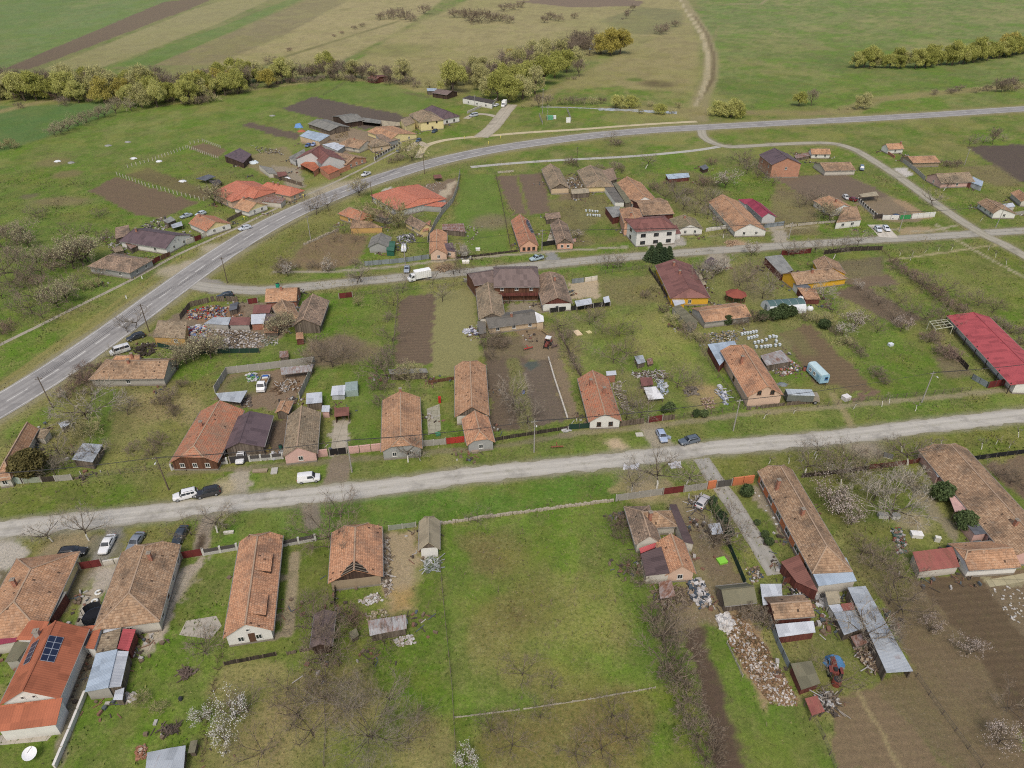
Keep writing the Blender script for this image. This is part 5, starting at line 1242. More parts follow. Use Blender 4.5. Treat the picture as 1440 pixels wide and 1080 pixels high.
def on_slope(info,q):
 """point where the sight line through a photo reading meets the roof slope"""
 pt,D,zr,ze,sg=info
 w=D['wR']if sg>0 else D['wL']
 a=pt(0,0,zr);b=pt(D['L'],0,zr);c=pt(0,w*sg,ze)
 nn=(b-a).cross(c-a)
 o=V3((0,0,H));d=G(q[0],q[1])-o
 return o+d*((a-o).dot(nn)/d.dot(nn)),nn.normalized()*(1 if nn.z>0 else-1)
def roof_panel(parent,info,q,rows,cols):
 P=[]
 for a in q:
  p,nn=on_slope(info,a);P.append(p+nn*.12)
 m=MB();m.prism(P,.06)
 fr=m.build('solar_panel',plain((176,180,186),.4,.05,.3,'panel_frame'),parent)
 c=MB()
 for i in range(rows):
  for j in range(cols):
   def at(u,v):return P[0].lerp(P[1],u).lerp(P[3].lerp(P[2],u),v)+nn*.012
   u0,u1=(j+.05)/cols,(j+.95)/cols;v0,v1=(i+.05)/rows,(i+.95)/rows
   c.prism([at(u0,v0),at(u1,v0),at(u1,v1),at(u0,v1)],.01)
 c.build('solar_cells',plain((44,52,74),.25,.2,0,'solar_cells'),fr)
sol,info=SOL
roof_panel(sol,info+(1,),[(69,894),(89.5,897),(75.5,932),(55.5,929)],4,2)
roof_panel(sol,info+(-1,),[(46,906),(56,899),(42,931),(33,936)],4,1)
add_chimney(sol,G(52,891,4.6),3.4,5.2,.7,plain((176,178,172),.5,.1,.3,'steel_chimney'))
sol,info=SOL2
roof_panel(sol,info+(SG2,),[(738,310),(742,309),(751,327),(747,328)],4,1)
# trees, bushes and hedges
def rdir(rnd):
 while True:
  v=V3((rnd.uniform(-1,1),rnd.uniform(-1,1),rnd.uniform(-1,1)))
  if.05<v.length<1:return v.normalized()
def ribbon(mb,p,d,L,w,rnd,bend=.25):
 a=d.cross(rdir(rnd))
 if a.length<.05:a=V3((1,0,0))
 a.normalize();m=p+d*L*.55+rdir(rnd)*L*bend*.3;q=p+d*L+rdir(rnd)*L*bend
 mb.face([p-a*w/2,p+a*w/2,m+a*w*.4,m-a*w*.4]);mb.face([m-a*w*.4,m+a*w*.4,q])
 return m,q
def bare_tree(seed,h,spread,trunk_frac=.3,limbs=6,lv=(5,5,6),up=.55,r0=.12,multi=1,tw=.035):
 rnd=random.Random(seed);T=MB();K=MB();tips=[]
 def grow(p,d,L,r,level):
  segs=3 if level<2 else 2
  pts=[p];dd=d.copy();rr=[r]
  for i in range(segs):
   dd=(dd+rdir(rnd)*.22+V3((0,0,.06 if level else.02))).normalized()
   pts.append(pts[-1]+dd*L/segs);rr.append(r*(1-.45*(i+1)/segs))
  mb=T if level<=1 else K
  for i in range(segs):
   if level<=2:mb.tube(pts[i],pts[i+1],rr[i],rr[i+1],5 if level<2 else 3,cap=False)
   else:ribbon(mb,pts[i],(pts[i+1]-pts[i]).normalized(),(pts[i+1]-pts[i]).length,max(rr[i]*2,tw),rnd,.1)
  if level==3+0:
   for k in range(lv[2]):
    b=pts[1].lerp(pts[-1],rnd.random());d2=(dd+rdir(rnd)*.9+V3((0,0,.15))).normalized()
    m_,q=ribbon(K,b,d2,L*rnd.uniform(.5,.9),tw*.8,rnd);tips.append(q);tips.append(m_)
   return
  n=(limbs,lv[0],lv[1])[level]if level<3 else 0
  for k in range(n):
   t=rnd.uniform(.35,1.0)if level else rnd.uniform(.7,1.0)
   i=min(int(t*segs),segs-1);b=pts[i].lerp(pts[i+1],t*segs-i)
   if level==0:
    az=2*math.pi*(k+rnd.uniform(-.3,.3))/n;el=up+rnd.uniform(-.25,.35)
    d2=V3((math.cos(az)*math.cos(el)*spread,math.sin(az)*math.cos(el)*spread,math.sin(el)));ln=d2.length;d2.normalize()
    L2=h*(1-trunk_frac)*rnd.uniform(.5,.68)*min(ln,1.35)
   else:
    d2=(dd+rdir(rnd)*.85+V3((0,0,.12))).normalized();L2=L*rnd.uniform(.45,.7)
   grow(b,d2,L2,r*(.55 if level else.5),level+1)
 for m_ in range(multi):
  off=V3((rnd.uniform(-.3,.3),rnd.uniform(-.3,.3),0))if multi>1 else V3((0,0,0))
  grow(off,V3((rnd.uniform(-.12,.12),rnd.uniform(-.12,.12),1)).normalized()+off*.6,h*trunk_frac,r0/(1+.25*(multi-1)),0)
 return T,K,tips
def flakes(mb,pts,n,size,jit,rnd):
 for i in range(n):
  p=rnd.choice(pts)+rdir(rnd)*jit*rnd.random();a=rdir(rnd);b=a.cross(rdir(rnd))
  if b.length<.1:continue
  b.normalize();s_=size*rnd.uniform(.6,1.3)
  mb.face([p-a*s_-b*s_*.7,p+a*s_-b*s_*.7,p+a*s_*.8+b*s_*.7,p-a*s_*.8+b*s_*.7])
PROTO={}
tw_grey=twig_mat((122,112,98),(160,150,134));tw_brown=twig_mat((112,98,82),(148,134,116));tw_red=twig_mat((120,98,86),(152,130,116));tw_pale=twig_mat((142,134,118),(176,168,152));tw_olive=twig_mat((146,140,96),(182,174,128))
BARK,BARKW=bark_mat(False),bark_mat(True)
WILLOW=leaf_mat(((128,132,62),(158,160,78),(178,178,98),(190,188,118)),'willow_leaves')
WILLOWO=leaf_mat(((148,138,62),(174,162,78),(188,178,98)),'willow_shoots')
WILLOWG=leaf_mat(((150,146,92),(176,172,112),(192,188,132)),'pale_shoots')
def proto(kind,meshes):PROTO.setdefault(kind,[]).append(meshes)
def simple(kind,seed,tmat,bark=BARK,**k):
 T,K,tips=bare_tree(seed,**k)
 proto(kind,[('trunk',T.mesh('trunk',bark)),('crown',K.mesh('crown',tmat))])
for sd in(1,2,3,4):
 simple('bare',sd,tw_grey,h=5.4,spread=1.25,limbs=6,lv=(5,4,5),tw=.03)
 simple('barew',sd+10,tw_grey,BARKW,h=5.6,spread=1.1,limbs=6,lv=(5,4,5),trunk_frac=.36,tw=.03)
 simple('bareb',sd+20,tw_brown,h=4.6,spread=1.4,limbs=6,lv=(4,5,5),trunk_frac=.2,r0=.1,tw=.03)
 simple('young',sd+30,tw_grey,BARKW,h=2.7,spread=.9,limbs=4,lv=(3,3,2),trunk_frac=.5,r0=.075,tw=.03)
 simple('bush',sd+40,tw_brown,h=2.3,spread=1.3,limbs=5,lv=(4,4,4),trunk_frac=.15,multi=3,r0=.06,tw=.034)
 simple('bushr',sd+44,tw_red,h=2.3,spread=1.2,limbs=5,lv=(4,4,4),trunk_frac=.15,multi=3,r0=.06,tw=.034)
 simple('busho',sd+48,tw_olive,h=2.4,spread=1.2,limbs=5,lv=(4,4,4),trunk_frac=.15,multi=3,r0=.05,tw=.045)
 simple('tallbare',sd+60,tw_brown,h=10.5,spread=.9,limbs=8,lv=(6,5,5),trunk_frac=.25,r0=.2,up=.8,tw=.08)
 simple('palebare',sd+70,tw_pale,h=5.0,spread=1.3,limbs=6,trunk_frac=.25,tw=.05)
simple('bigbare',90,tw_grey,h=10,spread=1.15,limbs=8,lv=(5,5,6),trunk_frac=.16,multi=2,r0=.11,tw=.026)
for sd in(1,2,3):
 for kind,mat in(('blossom',leaf_mat(((184,174,160),(208,200,186),(222,216,204)),'blossom')),('pinkb',leaf_mat(((170,154,142),(192,178,166),(210,198,188)),'pink_blossom')),('olive',leaf_mat(((146,140,104),(172,166,128),(192,186,150)),'pale_buds')),('whitet',leaf_mat(((222,220,210),(236,234,226),(240,238,232)),'white_blossom'))):
  rnd=random.Random(sd+5)
  T,K,tips=bare_tree(sd+80,h=4.2,spread=1.15,limbs=7,trunk_frac=.22,r0=.12,lv=(5,5,4))
  B=MB();flakes(B,tips,1700,.05,.1,rnd)
  proto(kind,[('trunk',T.mesh('trunk',BARK)),('crown',K.mesh('crown',tw_brown)),('blossom'if kind!='olive'else 'buds',B.mesh('blossom',mat))])
def willow(seed,h,rad,mat,n=3400,w=.17,droop=.6):
 rnd=random.Random(seed);T=MB();B=MB();K=MB()
 T.tube((0,0,0),(.1,0,h*.28),.42,.34,7,cap=False)
 cl=[]
 for k in range(22):
  az=rnd.uniform(0,2*math.pi);u=rnd.random()**.6;zz=rnd.uniform(.28,1.0)
  rr=rad*u*(1-.55*max(0,zz-.5)*2*.8)
  c=V3((math.cos(az)*rr,math.sin(az)*rr,h*zz));cl.append((c,rad*rnd.uniform(.26,.44)))
  T.tube((.1,0,h*.26),c*.62+V3((0,0,h*.1)),.16,.05,4,cap=False)
 for i in range(n):
  c,r_=rnd.choice(cl);o=rdir(rnd);o.z*=.8;p=c+o*r_*(rnd.random()**.4)
  if p.z<h*.07:continue
  d=(o*.55+V3((0,0,rnd.uniform(-.9,.35)*droop*2))+rdir(rnd)*.3).normalized()
  ribbon(B,p,d,rnd.uniform(.5,1.25),w*rnd.uniform(.5,1.2),rnd,.25)
 for i in range(160):
  c,r_=rnd.choice(cl);p=c*.5+V3((0,0,h*.12));ribbon(K,p,(c-p+rdir(rnd)*1.5).normalized(),(c-p).length+1.5,.09,rnd,.1)
 return[('trunk',T.mesh('trunk',BARK)),('limbs',K.mesh('limbs',tw_brown)),('crown',B.mesh('crown',mat))]
for sd in(1,2,3):
 proto('willow',willow(sd,11.5,5.2,WILLOW,7200));proto('willowo',willow(sd+5,11.0,5.2,WILLOWO,7000));proto('willowg',willow(sd+9,10.5,4.6,WILLOWG,4000,.13))
 proto('roundwillow',willow(sd+14,7.5,5.6,WILLOW,5200,.15,.1))
def evergreen(seed,h,rad,mat,n,z0=.05,cone=False,size=.2):
 rnd=random.Random(seed);T=MB();B=MB()
 T.tube((0,0,0),(0,0,h*.9),.16,.04,6,cap=False)
 for i in range(n):
  if cone:
   t=rnd.random()**.8;layer=math.floor(t*13)/13+rnd.uniform(0,.05);t=min(layer,1)
   az=rnd.uniform(0,6.283);r_=rad*(1-t)*(.55+.45*rnd.random())*(.8+.2*math.sin(az*5+layer*40))
   p=V3((math.cos(az)*r_,math.sin(az)*r_,h*(z0+(1-z0)*t)-r_*.28));d=V3((math.cos(az),math.sin(az),-.35+rnd.uniform(-.2,.2))).normalized()
   ribbon(B,p,d,size*rnd.uniform(1.8,3.4),size*1.1,rnd,.2)
  else:
   o=rdir(rnd);lump=.82+.22*noise.noise(o*2.2+V3((seed,0,0)))+.1*noise.noise(o*5)
   k=lump*(rnd.random()**.25);p=V3((o.x*rad*k,o.y*rad*k,h*.5+o.z*h*.48*k))
   flakes(B,[p],1,size*.7,.05,rnd)
 return[('trunk',T.mesh('trunk',BARK)),('crown',B.mesh('crown',mat))]
DARKG=leaf_mat(((44,60,40),(62,80,52),(84,100,64)),'dark_needles');BRONZE=leaf_mat(((84,78,42),(114,106,60),(138,128,78)),'bronze_foliage');BOXG=leaf_mat(((54,68,40),(76,92,54),(98,112,68)),'evergreen_leaves')
proto('spruce',evergreen(1,5.6,2.6,DARKG,4200,.04,True,.2));proto('spruce',evergreen(2,4.8,2.5,DARKG,4000,.04,True,.2))
proto('bronze',evergreen(3,7.0,3.9,BRONZE,9000,size=.26));proto('roundg',evergreen(4,2.9,1.6,BOXG,3800,size=.17));proto('roundg',evergreen(5,2.7,1.5,BOXG,3600,size=.17))
proto('thuja',evergreen(6,2.4,.75,DARKG,1900,size=.16));proto('thuja',evergreen(7,2.0,.8,BOXG,1900,size=.16))
NAMES={'bare':'bare_tree','barew':'bare_tree','bareb':'fruit_tree','bigbare':'bare_tree','young':'young_tree','bush':'bush','bushr':'bush','busho':'bush','tallbare':'bare_tree','palebare':'bare_tree','blossom':'blossoming_tree','pinkb':'blossoming_tree','olive':'budding_tree','whitet':'blossoming_tree','willow':'willow','willowo':'willow','willowg':'willow','roundwillow':'willow','spruce':'spruce','bronze':'conifer','roundg':'evergreen_bush','thuja':'evergreen_bush'}
CATS={'bush':'bush','bushr':'bush','busho':'bush','roundg':'bush','thuja':'bush'}
TR=random.Random(99)
def tree_at(kind,p,label,s=1.0,group=None,lean=0.0):
 meshes=PROTO[kind][TR.randrange(len(PROTO[kind]))]
 r=empty(NAMES[kind],(p.x,p.y,0),label,CATS.get(kind,'tree'),group)
 r.rotation_euler=(TR.uniform(-.05,.05)+lean,TR.uniform(-.05,.05),TR.uniform(0,6.28))
 k=s*TR.uniform(.92,1.14)*1.12;r.scale=(k*TR.uniform(.9,1.1),k*TR.uniform(.9,1.1),k*TR.uniform(.9,1.1))
 for nm,me in meshes:link_mesh(nm,me,r)
 return r
def trees(kind,pts,label,group=None):
 """pts: photo reading of the foot of each stem and its size factor; several kinds may alternate"""
 for q in pts:
  k=TR.choice(kind)if isinstance(kind,(list,tuple))else kind
  tree_at(k,G(q[0],q[1]),label,q[2]if len(q)>2 else 1.0,group if len(pts)>1 else None)
def belt(kinds,line,n,depth,label,group,s=(0.8,1.2),far=0.0):
 P=Gs(line);L=[0.0]
 for a,b in zip(P,P[1:]):L.append(L[-1]+(b-a).length)
 for i in range(n):
  t=L[-1]*(i+TR.uniform(.1,.9))/n;j=max(k for k in range(len(L))if L[k]<=t);j=min(j,len(P)-2)
  d=(P[j+1]-P[j]).normalized();p=P[j]+d*(t-L[j])+V3((-d.y,d.x,0))*TR.uniform(-depth/2,depth/2+far)
  tree_at(TR.choice(kinds),p,label,TR.uniform(*s),group)
B1=[(-60,142),(0,139),(67,136),(130,140),(200,146),(250,143),(300,134),(345,127),(400,116)]
belt(['willow','willow','willow','willow','willowg','willowg','willow','willowo'],B1,84,24,'yellow green willow in the long riverside belt behind the left meadow','willows of the left riverside belt',(.65,1.15),12)
belt(['tallbare','willowg','tallbare'],[(-60,132),(0,130),(130,130),(250,133),(345,120)],40,24,'leafless brownish tree among the willows of the left riverside belt','bare trees of the left riverside belt',(.9,1.3))
belt(['bush','bushr'],[(-40,140),(67,138),(200,149),(300,138),(400,118),(480,112)],26,5,'brown undergrowth bush along the foot of the left riverside belt','undergrowth of the left riverside belt',(1.0,1.9))
belt(['tallbare','tallbare','willowg'],[(395,116),(430,112),(480,110),(530,112),(570,118)],26,14,'dark leafless tree in the thicket above the bright green lawn','thicket above the bright green lawn',(.7,1.0))
belt(['bush','busho'],[(400,117),(480,113),(560,119),(610,124)],14,8,'dark brown bush in the thicket above the bright green lawn','bushes above the bright green lawn',(1.2,1.9))
trees('willow',[(455,104,.9),(462,103,.85)],'yellow willow rising from the dark thicket left of the red hut','two willows left of the red hut')
trees(['busho','bush'],[(285,147,2.0),(272,147,1.7),(300,144,1.6),(260,148,1.4)],'dark rounded bush in front of the willow belt','dark bushes before the willow belt')
trees('bush',[(383,90,2.2)],'single dark bush on the pale field behind the willow belt')
trees('olive',[(185,156,1.7),(163,160,1.6),(148,165,1.4),(139,168,1.4),(122,173,1.4),(110,177,1.3),(97,184,1.5),(86,189,1.3),(78,192,1.0)],'pale budding shrub in the short hedgerow across the left meadow','hedgerow across the left meadow')
trees(['busho','olive'],[(3,210,1.3),(12,209,1.5),(22,208,1.1)],'brownish bush at the left edge of the meadow','bushes at the left edge of the meadow')
trees('bush',[(92,148,2.0),(28,152,1.4)],'brown bush on the reed strip before the willows','bushes on the reed strip')
trees('willow',[(637,132,1.25)],'lone bright yellow willow behind the timber pavilion')
belt(['tallbare','tallbare','willowg'],[(655,128),(690,110),(730,98),(770,84),(810,76),(845,70)],64,26,'tall leafless tree along the stream in the middle distance','leafless trees along the stream',(.85,1.2))
trees(['willow','willow','willowg'],[(686,136,1.2),(700,142,1.15),(716,145,1.2),(735,140,1.35),(752,132,1.35),(744,122,1.2),(724,130,1.2),(765,120,1.1),(780,110,1.25),(797,102,1.2),(812,94,1.1),(704,130,1.2)],'yellow green willow in the group where the stream meets the parking','willows beside the parking and the stream')
trees('willowo',[(845,76,1.1),(858,78,1.35),(872,76,1.25)],'orange tinted willow at the upper end of the stream','orange willows at the upper end of the stream')
trees('willowo',[(716,92,.8)],'small orange tinted willow among the leafless stream trees')
trees(['tallbare','busho'],[(735,152,.6),(757,151,.65),(770,150,.6),(748,150,.55)],'greyish leafless tree behind the white delivery truck','greyish trees behind the white delivery truck')
trees('roundwillow',[(866,152,.8),(888,151,.6)],'rounded yellow green willow bush in front of the pond','rounded willow bushes before the pond')
trees('roundwillow',[(928,160,.62)],'rounded willow bush on the near bank of the pond')
trees('busho',[(900,160,1.2),(915,150,1.3),(955,152,1.1),(945,160,1.0)],'low olive bush on the pond bank','low bushes on the pond bank')
trees(['busho','bush'],[(790,148,1.6),(803,147,1.8),(818,147,1.8),(832,147,1.6),(845,146,1.4)],'olive brown bush behind the small pumping station','bushes behind the pumping station')
trees(['bush','tallbare'],[(807,112,.8),(815,108,.9),(798,112,.7)],'dark bush on the pale pasture right of the stream','dark bushes on the pale pasture')
belt(['tallbare','bush'],[(868,30),(880,26),(893,14)],6,3,'bare hedge tree in the short row on the far pasture','short hedge row on the far pasture',(.5,.8))
trees('roundwillow',[(1012,162,.8),(1028,165,.9),(1036,164,.7)],'yellow willow bush right of the dirt track mouth','willow bushes right of the track mouth')
trees('willow',[(1123,149,.55)],'small yellow willow left of the bare round tree on the far verge')
trees('tallbare',[(1141,149,.7)],'bare round tree right of the small yellow willow on the far verge')
trees(['willowg','busho'],[(1180,155,.5),(1192,154,.55),(1205,154,.55),(1215,153,.6)],'olive shrub beside the far road verge','olive shrubs beside the far road verge')
belt(['bush','busho'],[(1310,134),(1340,131),(1380,128),(1440,126)],9,8,'brown bush in the wet strip at the far right','bushes in the wet strip',(1.2,2.0))
belt(['tallbare'],[(1385,130),(1460,120)],7,14,'hazy leafless tree at the far right edge','hazy trees at the far right edge',(.5,.75))
belt(['willow','willow','willow','willowg'],[(1196,96),(1230,96),(1293,95),(1327,93),(1360,89),(1390,83),(1420,77),(1500,66)],62,9,'yellow willow in the row across the upper right meadow','willow row across the upper right meadow',(.6,1.0))
trees('willowo',[(1415,78,1.15),(1408,80,1.0)],'orange crowned willow at the right end of the meadow row','orange willows at the right end of the meadow row')
trees('bush',[(535,28,2.5),(548,27,3.6),(560,24,4.0),(571,28,3.2),(578,30,3.2),(596,20,3.6)],'dark bush on the pale field at the top','dark bushes on the pale field at the top')
trees('bush',[(640,25,3.2),(652,25,3.2),(664,30,4.3),(675,33,4.7),(690,30,4.3),(702,30,3.2),(715,33,2.7),(708,16,3.6),(722,14,3.2),(733,11,2.7)],'dark bush in the thicket on the dry field','thicket on the dry field')
trees(['bush','bushr'],[(498,41,1.4),(480,48,1.2),(510,38,1.3),(470,52,1.0),(408,72,1.2)],'small leafless bush along the field boundary','bushes along the field boundary')
trees('bush',[(773,28,2.9),(765,32,2.3),(785,30,2.7),(808,26,2.2),(928,48,3.1),(935,44,2.5),(950,38,2.2)],'scattered bush on the far pasture','scattered bushes on the far pasture')
trees('olive',[(25,345,1.5),(40,348,1.4),(34,335,1.3),(52,370,1.2),(22,368,1.2),(68,372,1.1)],'pale flowering bush in the thicket at the left edge','pale bushes in the left thicket')
trees(['bush','bushr','bareb'],[(5,330,1.3),(12,355,1.5),(8,385,1.6),(25,390,1.7),(42,392,1.6),(60,388,1.6),(75,380,1.5),(35,405,1.3),(14,405,1.4),(80,365,1.3),(55,400,1.2),(0,345,1.4),(92,378,1.2),(3,420,1.2)],'leafless bramble bush in the thicket at the left edge','brambles of the left thicket')
trees('olive',[(104,378,1.9),(117,374,1.9),(124,368,1.6)],'large pale bush beside the old hipped house','large pale bushes beside the hipped house')
trees('bareb',[(104,402,1.1),(150,380,.9),(139,392,1.0)],'brown fruit tree in front of the old hipped house','fruit trees before the hipped house')
trees(['olive','busho'],[(120,408,1.3),(134,404,1.2)],'olive shrub beside the sidewalk near the hipped house','olive shrubs beside the sidewalk')
trees(['olive','bareb'],[(58,425,1.4),(45,440,1.4),(82,432,1.7),(94,424,1.5),(60,448,1.2)],'pale budding bush by the bend of the left sidewalk','pale bushes by the left sidewalk')
trees('bushr',[(5,470,1.3),(12,462,1.1)],'reddish bush at the left end of the sidewalk','reddish bushes at the sidewalk end')
trees('bareb',[(50,305,.8),(60,309,.8),(140,307,.8),(145,304,.7),(100,335,.7),(124,328,.7),(90,322,.6),(150,345,1.0),(145,338,.9)],'small bare fruit tree in the meadow orchard','fruit trees in the meadow orchard')
trees('olive',[(302,287,1.5),(312,290,1.3)],'yellowish bush beside the white wall of the twin gabled cottage','yellowish bushes by the twin gabled cottage')
trees('bare',[(445,302,1.35),(462,296,1.35),(437,297,1.0)],'wide bare tree on the verge opposite the orange houses','wide bare trees on the verge')
trees('busho',[(576,226,3.0)],'olive round crowned tree at the road junction')
trees('bush',[(562,226,1.2),(552,230,1.0)],'brown bush near the road junction','brown bushes near the junction')
trees('olive',[(505,276,1.6)],'pale blossoming tree beside the pale forecourt on the bend')
trees('busho',[(545,318,3.6)],'large olive crowned tree over the back yards on the bend')
trees('bare',[(560,320,1.4),(582,318,1.2)],'grey bare tree beside the tiled barn near the curving wall','grey bare trees near the curving wall')
trees('bare',[(191,461,.9),(180,468,.8),(163,505,.7)],'bare roadside tree near the white minibus','bare trees near the white minibus')
trees('bush',[(395,385,1.3),(404,382,1.2),(415,378,1.0),(398,375,1.2),(440,378,1.0),(500,374,1.0),(462,382,.9)],'brown bush along the edge of the triangular plot','bushes along the triangular plot')
trees('blossom',[(463,381,.8),(405,388,.7)],'small whitish bush on the path by the triangular plot','whitish bushes by the path')
trees('bareb',[(470,340,.8),(500,340,.8),(485,328,.8)],'small fruit tree inside the triangular plot','fruit trees in the triangular plot')
trees('bare',[(502,399,1.1),(508,397,1.0)],'bare tree on the near verge of the lane left of the white truck','bare verge trees left of the white truck')
trees('bareb',[(638,386,1.2),(646,384,1.0)],'reddish bare tree by the woodpile beside the white truck','reddish trees by the woodpile')
trees('palebare',[(648,362,1.0)],'white limbed pruned tree in front of the beige cottage')
trees('bare',[(622,424,1.0),(566,412,.9),(608,400,.8)],'bare tree at the head of the ploughed strip','bare trees at the head of the ploughed strip')
trees('blossom',[(812,335,.75)],'white blossoming shrub beside the carved gable cottage')
trees('spruce',[(914,366,.85),(926,362,1.1),(940,366,.8),(921,369,.75),(933,368,.8)],'dark green spruce in the clump behind the burgundy house','spruce clump behind the burgundy house')
trees('bare',[(854,378,.8),(872,376,.9),(863,377,.8)],'thin bare tree on the verge opposite the villa','thin verge trees opposite the villa')
trees('barew',[(1017,335,1.2)],'whitewashed bare tree before the long brown tiled house')
trees('blossom',[(1019,264,1.5)],'round cream blossoming tree on the grass of the back gardens')
trees('olive',[(1166,310,1.5),(1158,307,1.2)],'cream flowering bush in front of the white walled house','cream bushes before the white walled house')
trees('bareb',[(1132,288,1.2),(1146,282,1.2),(1124,292,1.0),(1150,290,.9)],'brown fruit tree left of the white walled house','fruit trees left of the white walled house')
trees('blossom',[(1056,360,1.0)],'whitish budding shrub on the lane verge left of the slab stable')
trees('bare',[(1108,360,1.0),(1120,357,.9),(1115,360,.8)],'bare verge tree behind the yellow farmhouse yard','bare verge trees behind the yellow farmhouse')
trees('barew',[(1172,364,1.4)],'tall bare tree behind the corner of the yellow farmhouse')
trees(['bare','bush'],[(1206,346,.9),(1146,355,1.0),(1190,350,.8)],'low bare verge shrub on the lane','low verge shrubs on the lane')
trees('barew',[(908,237,1.5)],'slender whitewashed tree between footpath and back gardens')
trees('bush',[(866,205,1.4),(871,204,1.0)],'dark bush on the grass between main road and footpath','dark bushes between road and footpath')
trees('bare',[(859,199,.9)],'small bare tree beside the dark bush between road and footpath')
trees('bush',[(800,231,1.3),(806,234,1.2),(842,240,1.2),(866,238,1.4),(874,242,1.3),(860,244,1.1)],'brown bush behind the back barns','bushes behind the back barns')
trees(['bareb','bush','bare'],[(920,268,1.2),(935,280,1.3),(950,285,1.3),(930,295,1.1),(965,275,1.3),(985,288,1.4),(1000,285,1.3),(960,296,1.2),(978,303,1.2),(995,308,1.1),(1008,318,1.0),(1005,262,1.0),(945,262,1.0),(990,260,1.1)],'tangled bare tree in the overgrown back gardens','tangle in the overgrown back gardens')
trees('bushr',[(1000,232,1.3),(990,262,1.4)],'reddish bush in the back gardens near the dark hut','reddish bushes near the dark hut')
trees(['bare','bareb'],[(1040,232,1.2),(1046,228,1.2),(1053,238,1.2),(1065,250,1.2),(1050,245,1.2),(1072,254,1.0),(1086,262,1.0)],'bare tree at the left flank of the brick house','bare trees left of the brick house')
trees('barew',[(1327,268,1.3)],'whitewashed dark crowned tree in front of the pink gabled farmhouse')
trees('bare',[(1311,290,1.2)],'bare tree on the edge of the side lane')
trees('young',[(1379,311,1.0)],'single young whitewashed tree near the crossing')
trees(['bare','tallbare'],[(1362,207,.9),(1380,205,.9),(1372,200,.8),(1396,203,.7),(1410,198,.7)],'leafless tree at the edge of the dark ploughed field','leafless trees by the dark ploughed field')
trees('bush',[(1331,234,1.2),(1338,236,1.3),(1347,234,1.0),(1320,232,1.0)],'bush behind the pink gabled farmhouse','bushes behind the pink gabled farmhouse')
trees('bareb',[(468,516,1.9),(452,508,1.4),(490,505,1.1)],'large brown fruit tree behind the truck yard','large fruit trees behind the truck yard')
trees(['bush','bareb'],[(545,500,1.2),(538,515,1.4),(530,525,1.4),(545,535,1.4),(536,548,1.3),(540,570,1.1),(552,480,1.0),(548,450,.9),(553,430,.9)],'brown bush along the fence left of the ploughed strip','fence bushes left of the ploughed strip')
trees('busho',[(575,528,1.3),(584,530,1.2),(568,534,1.2)],'green tinged creeper bush on the ruined shed','creeper bushes on the ruined shed')
trees('busho',[(502,430,1.0)],'dark rounded bush in the lawn beside the barn')
trees(['olive','busho'],[(285,500,1.6),(297,504,1.5),(273,506,1.4),(262,512,1.2),(305,495,1.3),(250,520,1.2)],'pale brown bush at the end of the wide farmhouse','bushes at the end of the wide farmhouse')
trees('olive',[(397,466,1.2),(390,472,1.1),(404,462,1.0)],'pale creeper bush on the heap below the corner house','creeper bushes below the corner house')
trees('palebare',[(122,590,1.5)],'white limbed bare tree in the overgrown corner plot')
trees('bare',[(180,584,.9)],'small bare tree alone in the dry overgrown plot')
trees(['bush','bushr'],[(112,535,1.2),(122,540,1.3),(104,548,1.2),(132,535,1.1),(95,560,1.1),(128,556,1.0),(150,520,1.0),(135,520,.9),(118,520,1.0)],'dark bush between the main road and the overgrown plot','bushes between main road and overgrown plot')
trees('busho',[(125,612,1.6)],'ivy covered stump bush in the overgrown plot')
trees('bush',[(240,562,1.2),(245,585,1.0),(228,570,.9),(215,640,.8),(190,635,.9),(225,625,.9),(255,545,.9)],'low dead bramble in the dry overgrown plot','brambles in the dry overgrown plot')
trees('bronze',[(47,668,.95)],'broad bronze green conifer at the street corner on the left')
trees('bare',[(78,668,.9),(92,660,.8),(110,655,.9),(84,640,.8),(140,645,.8)],'thin bare tree behind the street fence on the left','thin bare trees behind the left street fence')
trees('bare',[(722,573,1.3),(741,596,1.2),(730,585,1.1)],'bare greenish tree on the strip between the two brown plots','bare trees between the two brown plots')
trees('bush',[(692,478,1.1),(700,490,1.1),(685,490,1.0),(705,478,.9),(690,505,.9),(712,486,.9)],'dead weed bush behind the long grey barn','weed bushes behind the long grey barn')
trees(['bareb','bush'],[(787,462,1.0),(795,480,1.1),(800,500,1.2),(806,512,1.0),(790,470,.9),(812,522,.9)],'brown bush along the fence by the tractor yard','fence bushes by the tractor yard')
trees('bareb',[(829,457,.9),(836,451,.9),(871,473,.9),(880,502,1.1),(862,511,1.0),(846,470,.8),(890,470,.8)],'small bare fruit tree on the middle lawn','fruit trees on the middle lawn')
trees('bareb',[(952,545,1.2),(968,548,.8)],'bare fruit tree near the white boards in the junk garden','fruit trees near the white boards')
trees(['bareb','bare'],[(890,575,1.1),(900,588,1.0),(880,590,.9)],'bare tree beside the orange cottage garden fence','bare trees beside the cottage fence')
trees('roundg',[(942,578,.75),(934,580,.6),(990,586,.7),(978,586,.6)],'dark green bush inside the street fence of the junk garden','green bushes inside the junk garden fence')
trees(['bush','busho'],[(908,420,.9),(918,410,.9),(932,440,1.0),(944,452,1.0),(955,462,1.1),(968,472,1.1),(980,478,1.0),(990,482,.9)],'hedge bush along the boundary below the burgundy house','hedge along the burgundy house boundary')
trees(['bareb','bare'],[(989,396,1.4),(1000,392,1.3),(982,404,1.0),(1040,402,1.2),(1050,395,1.1),(1044,412,1.0),(1060,385,1.0),(1072,420,1.0),(1082,405,.9)],'bare garden tree between the burgundy and yellow houses','garden trees between burgundy and yellow houses')
trees('blossom',[(1009,386,1.0)],'white blossoming bush among bare garden trees near the burgundy house')
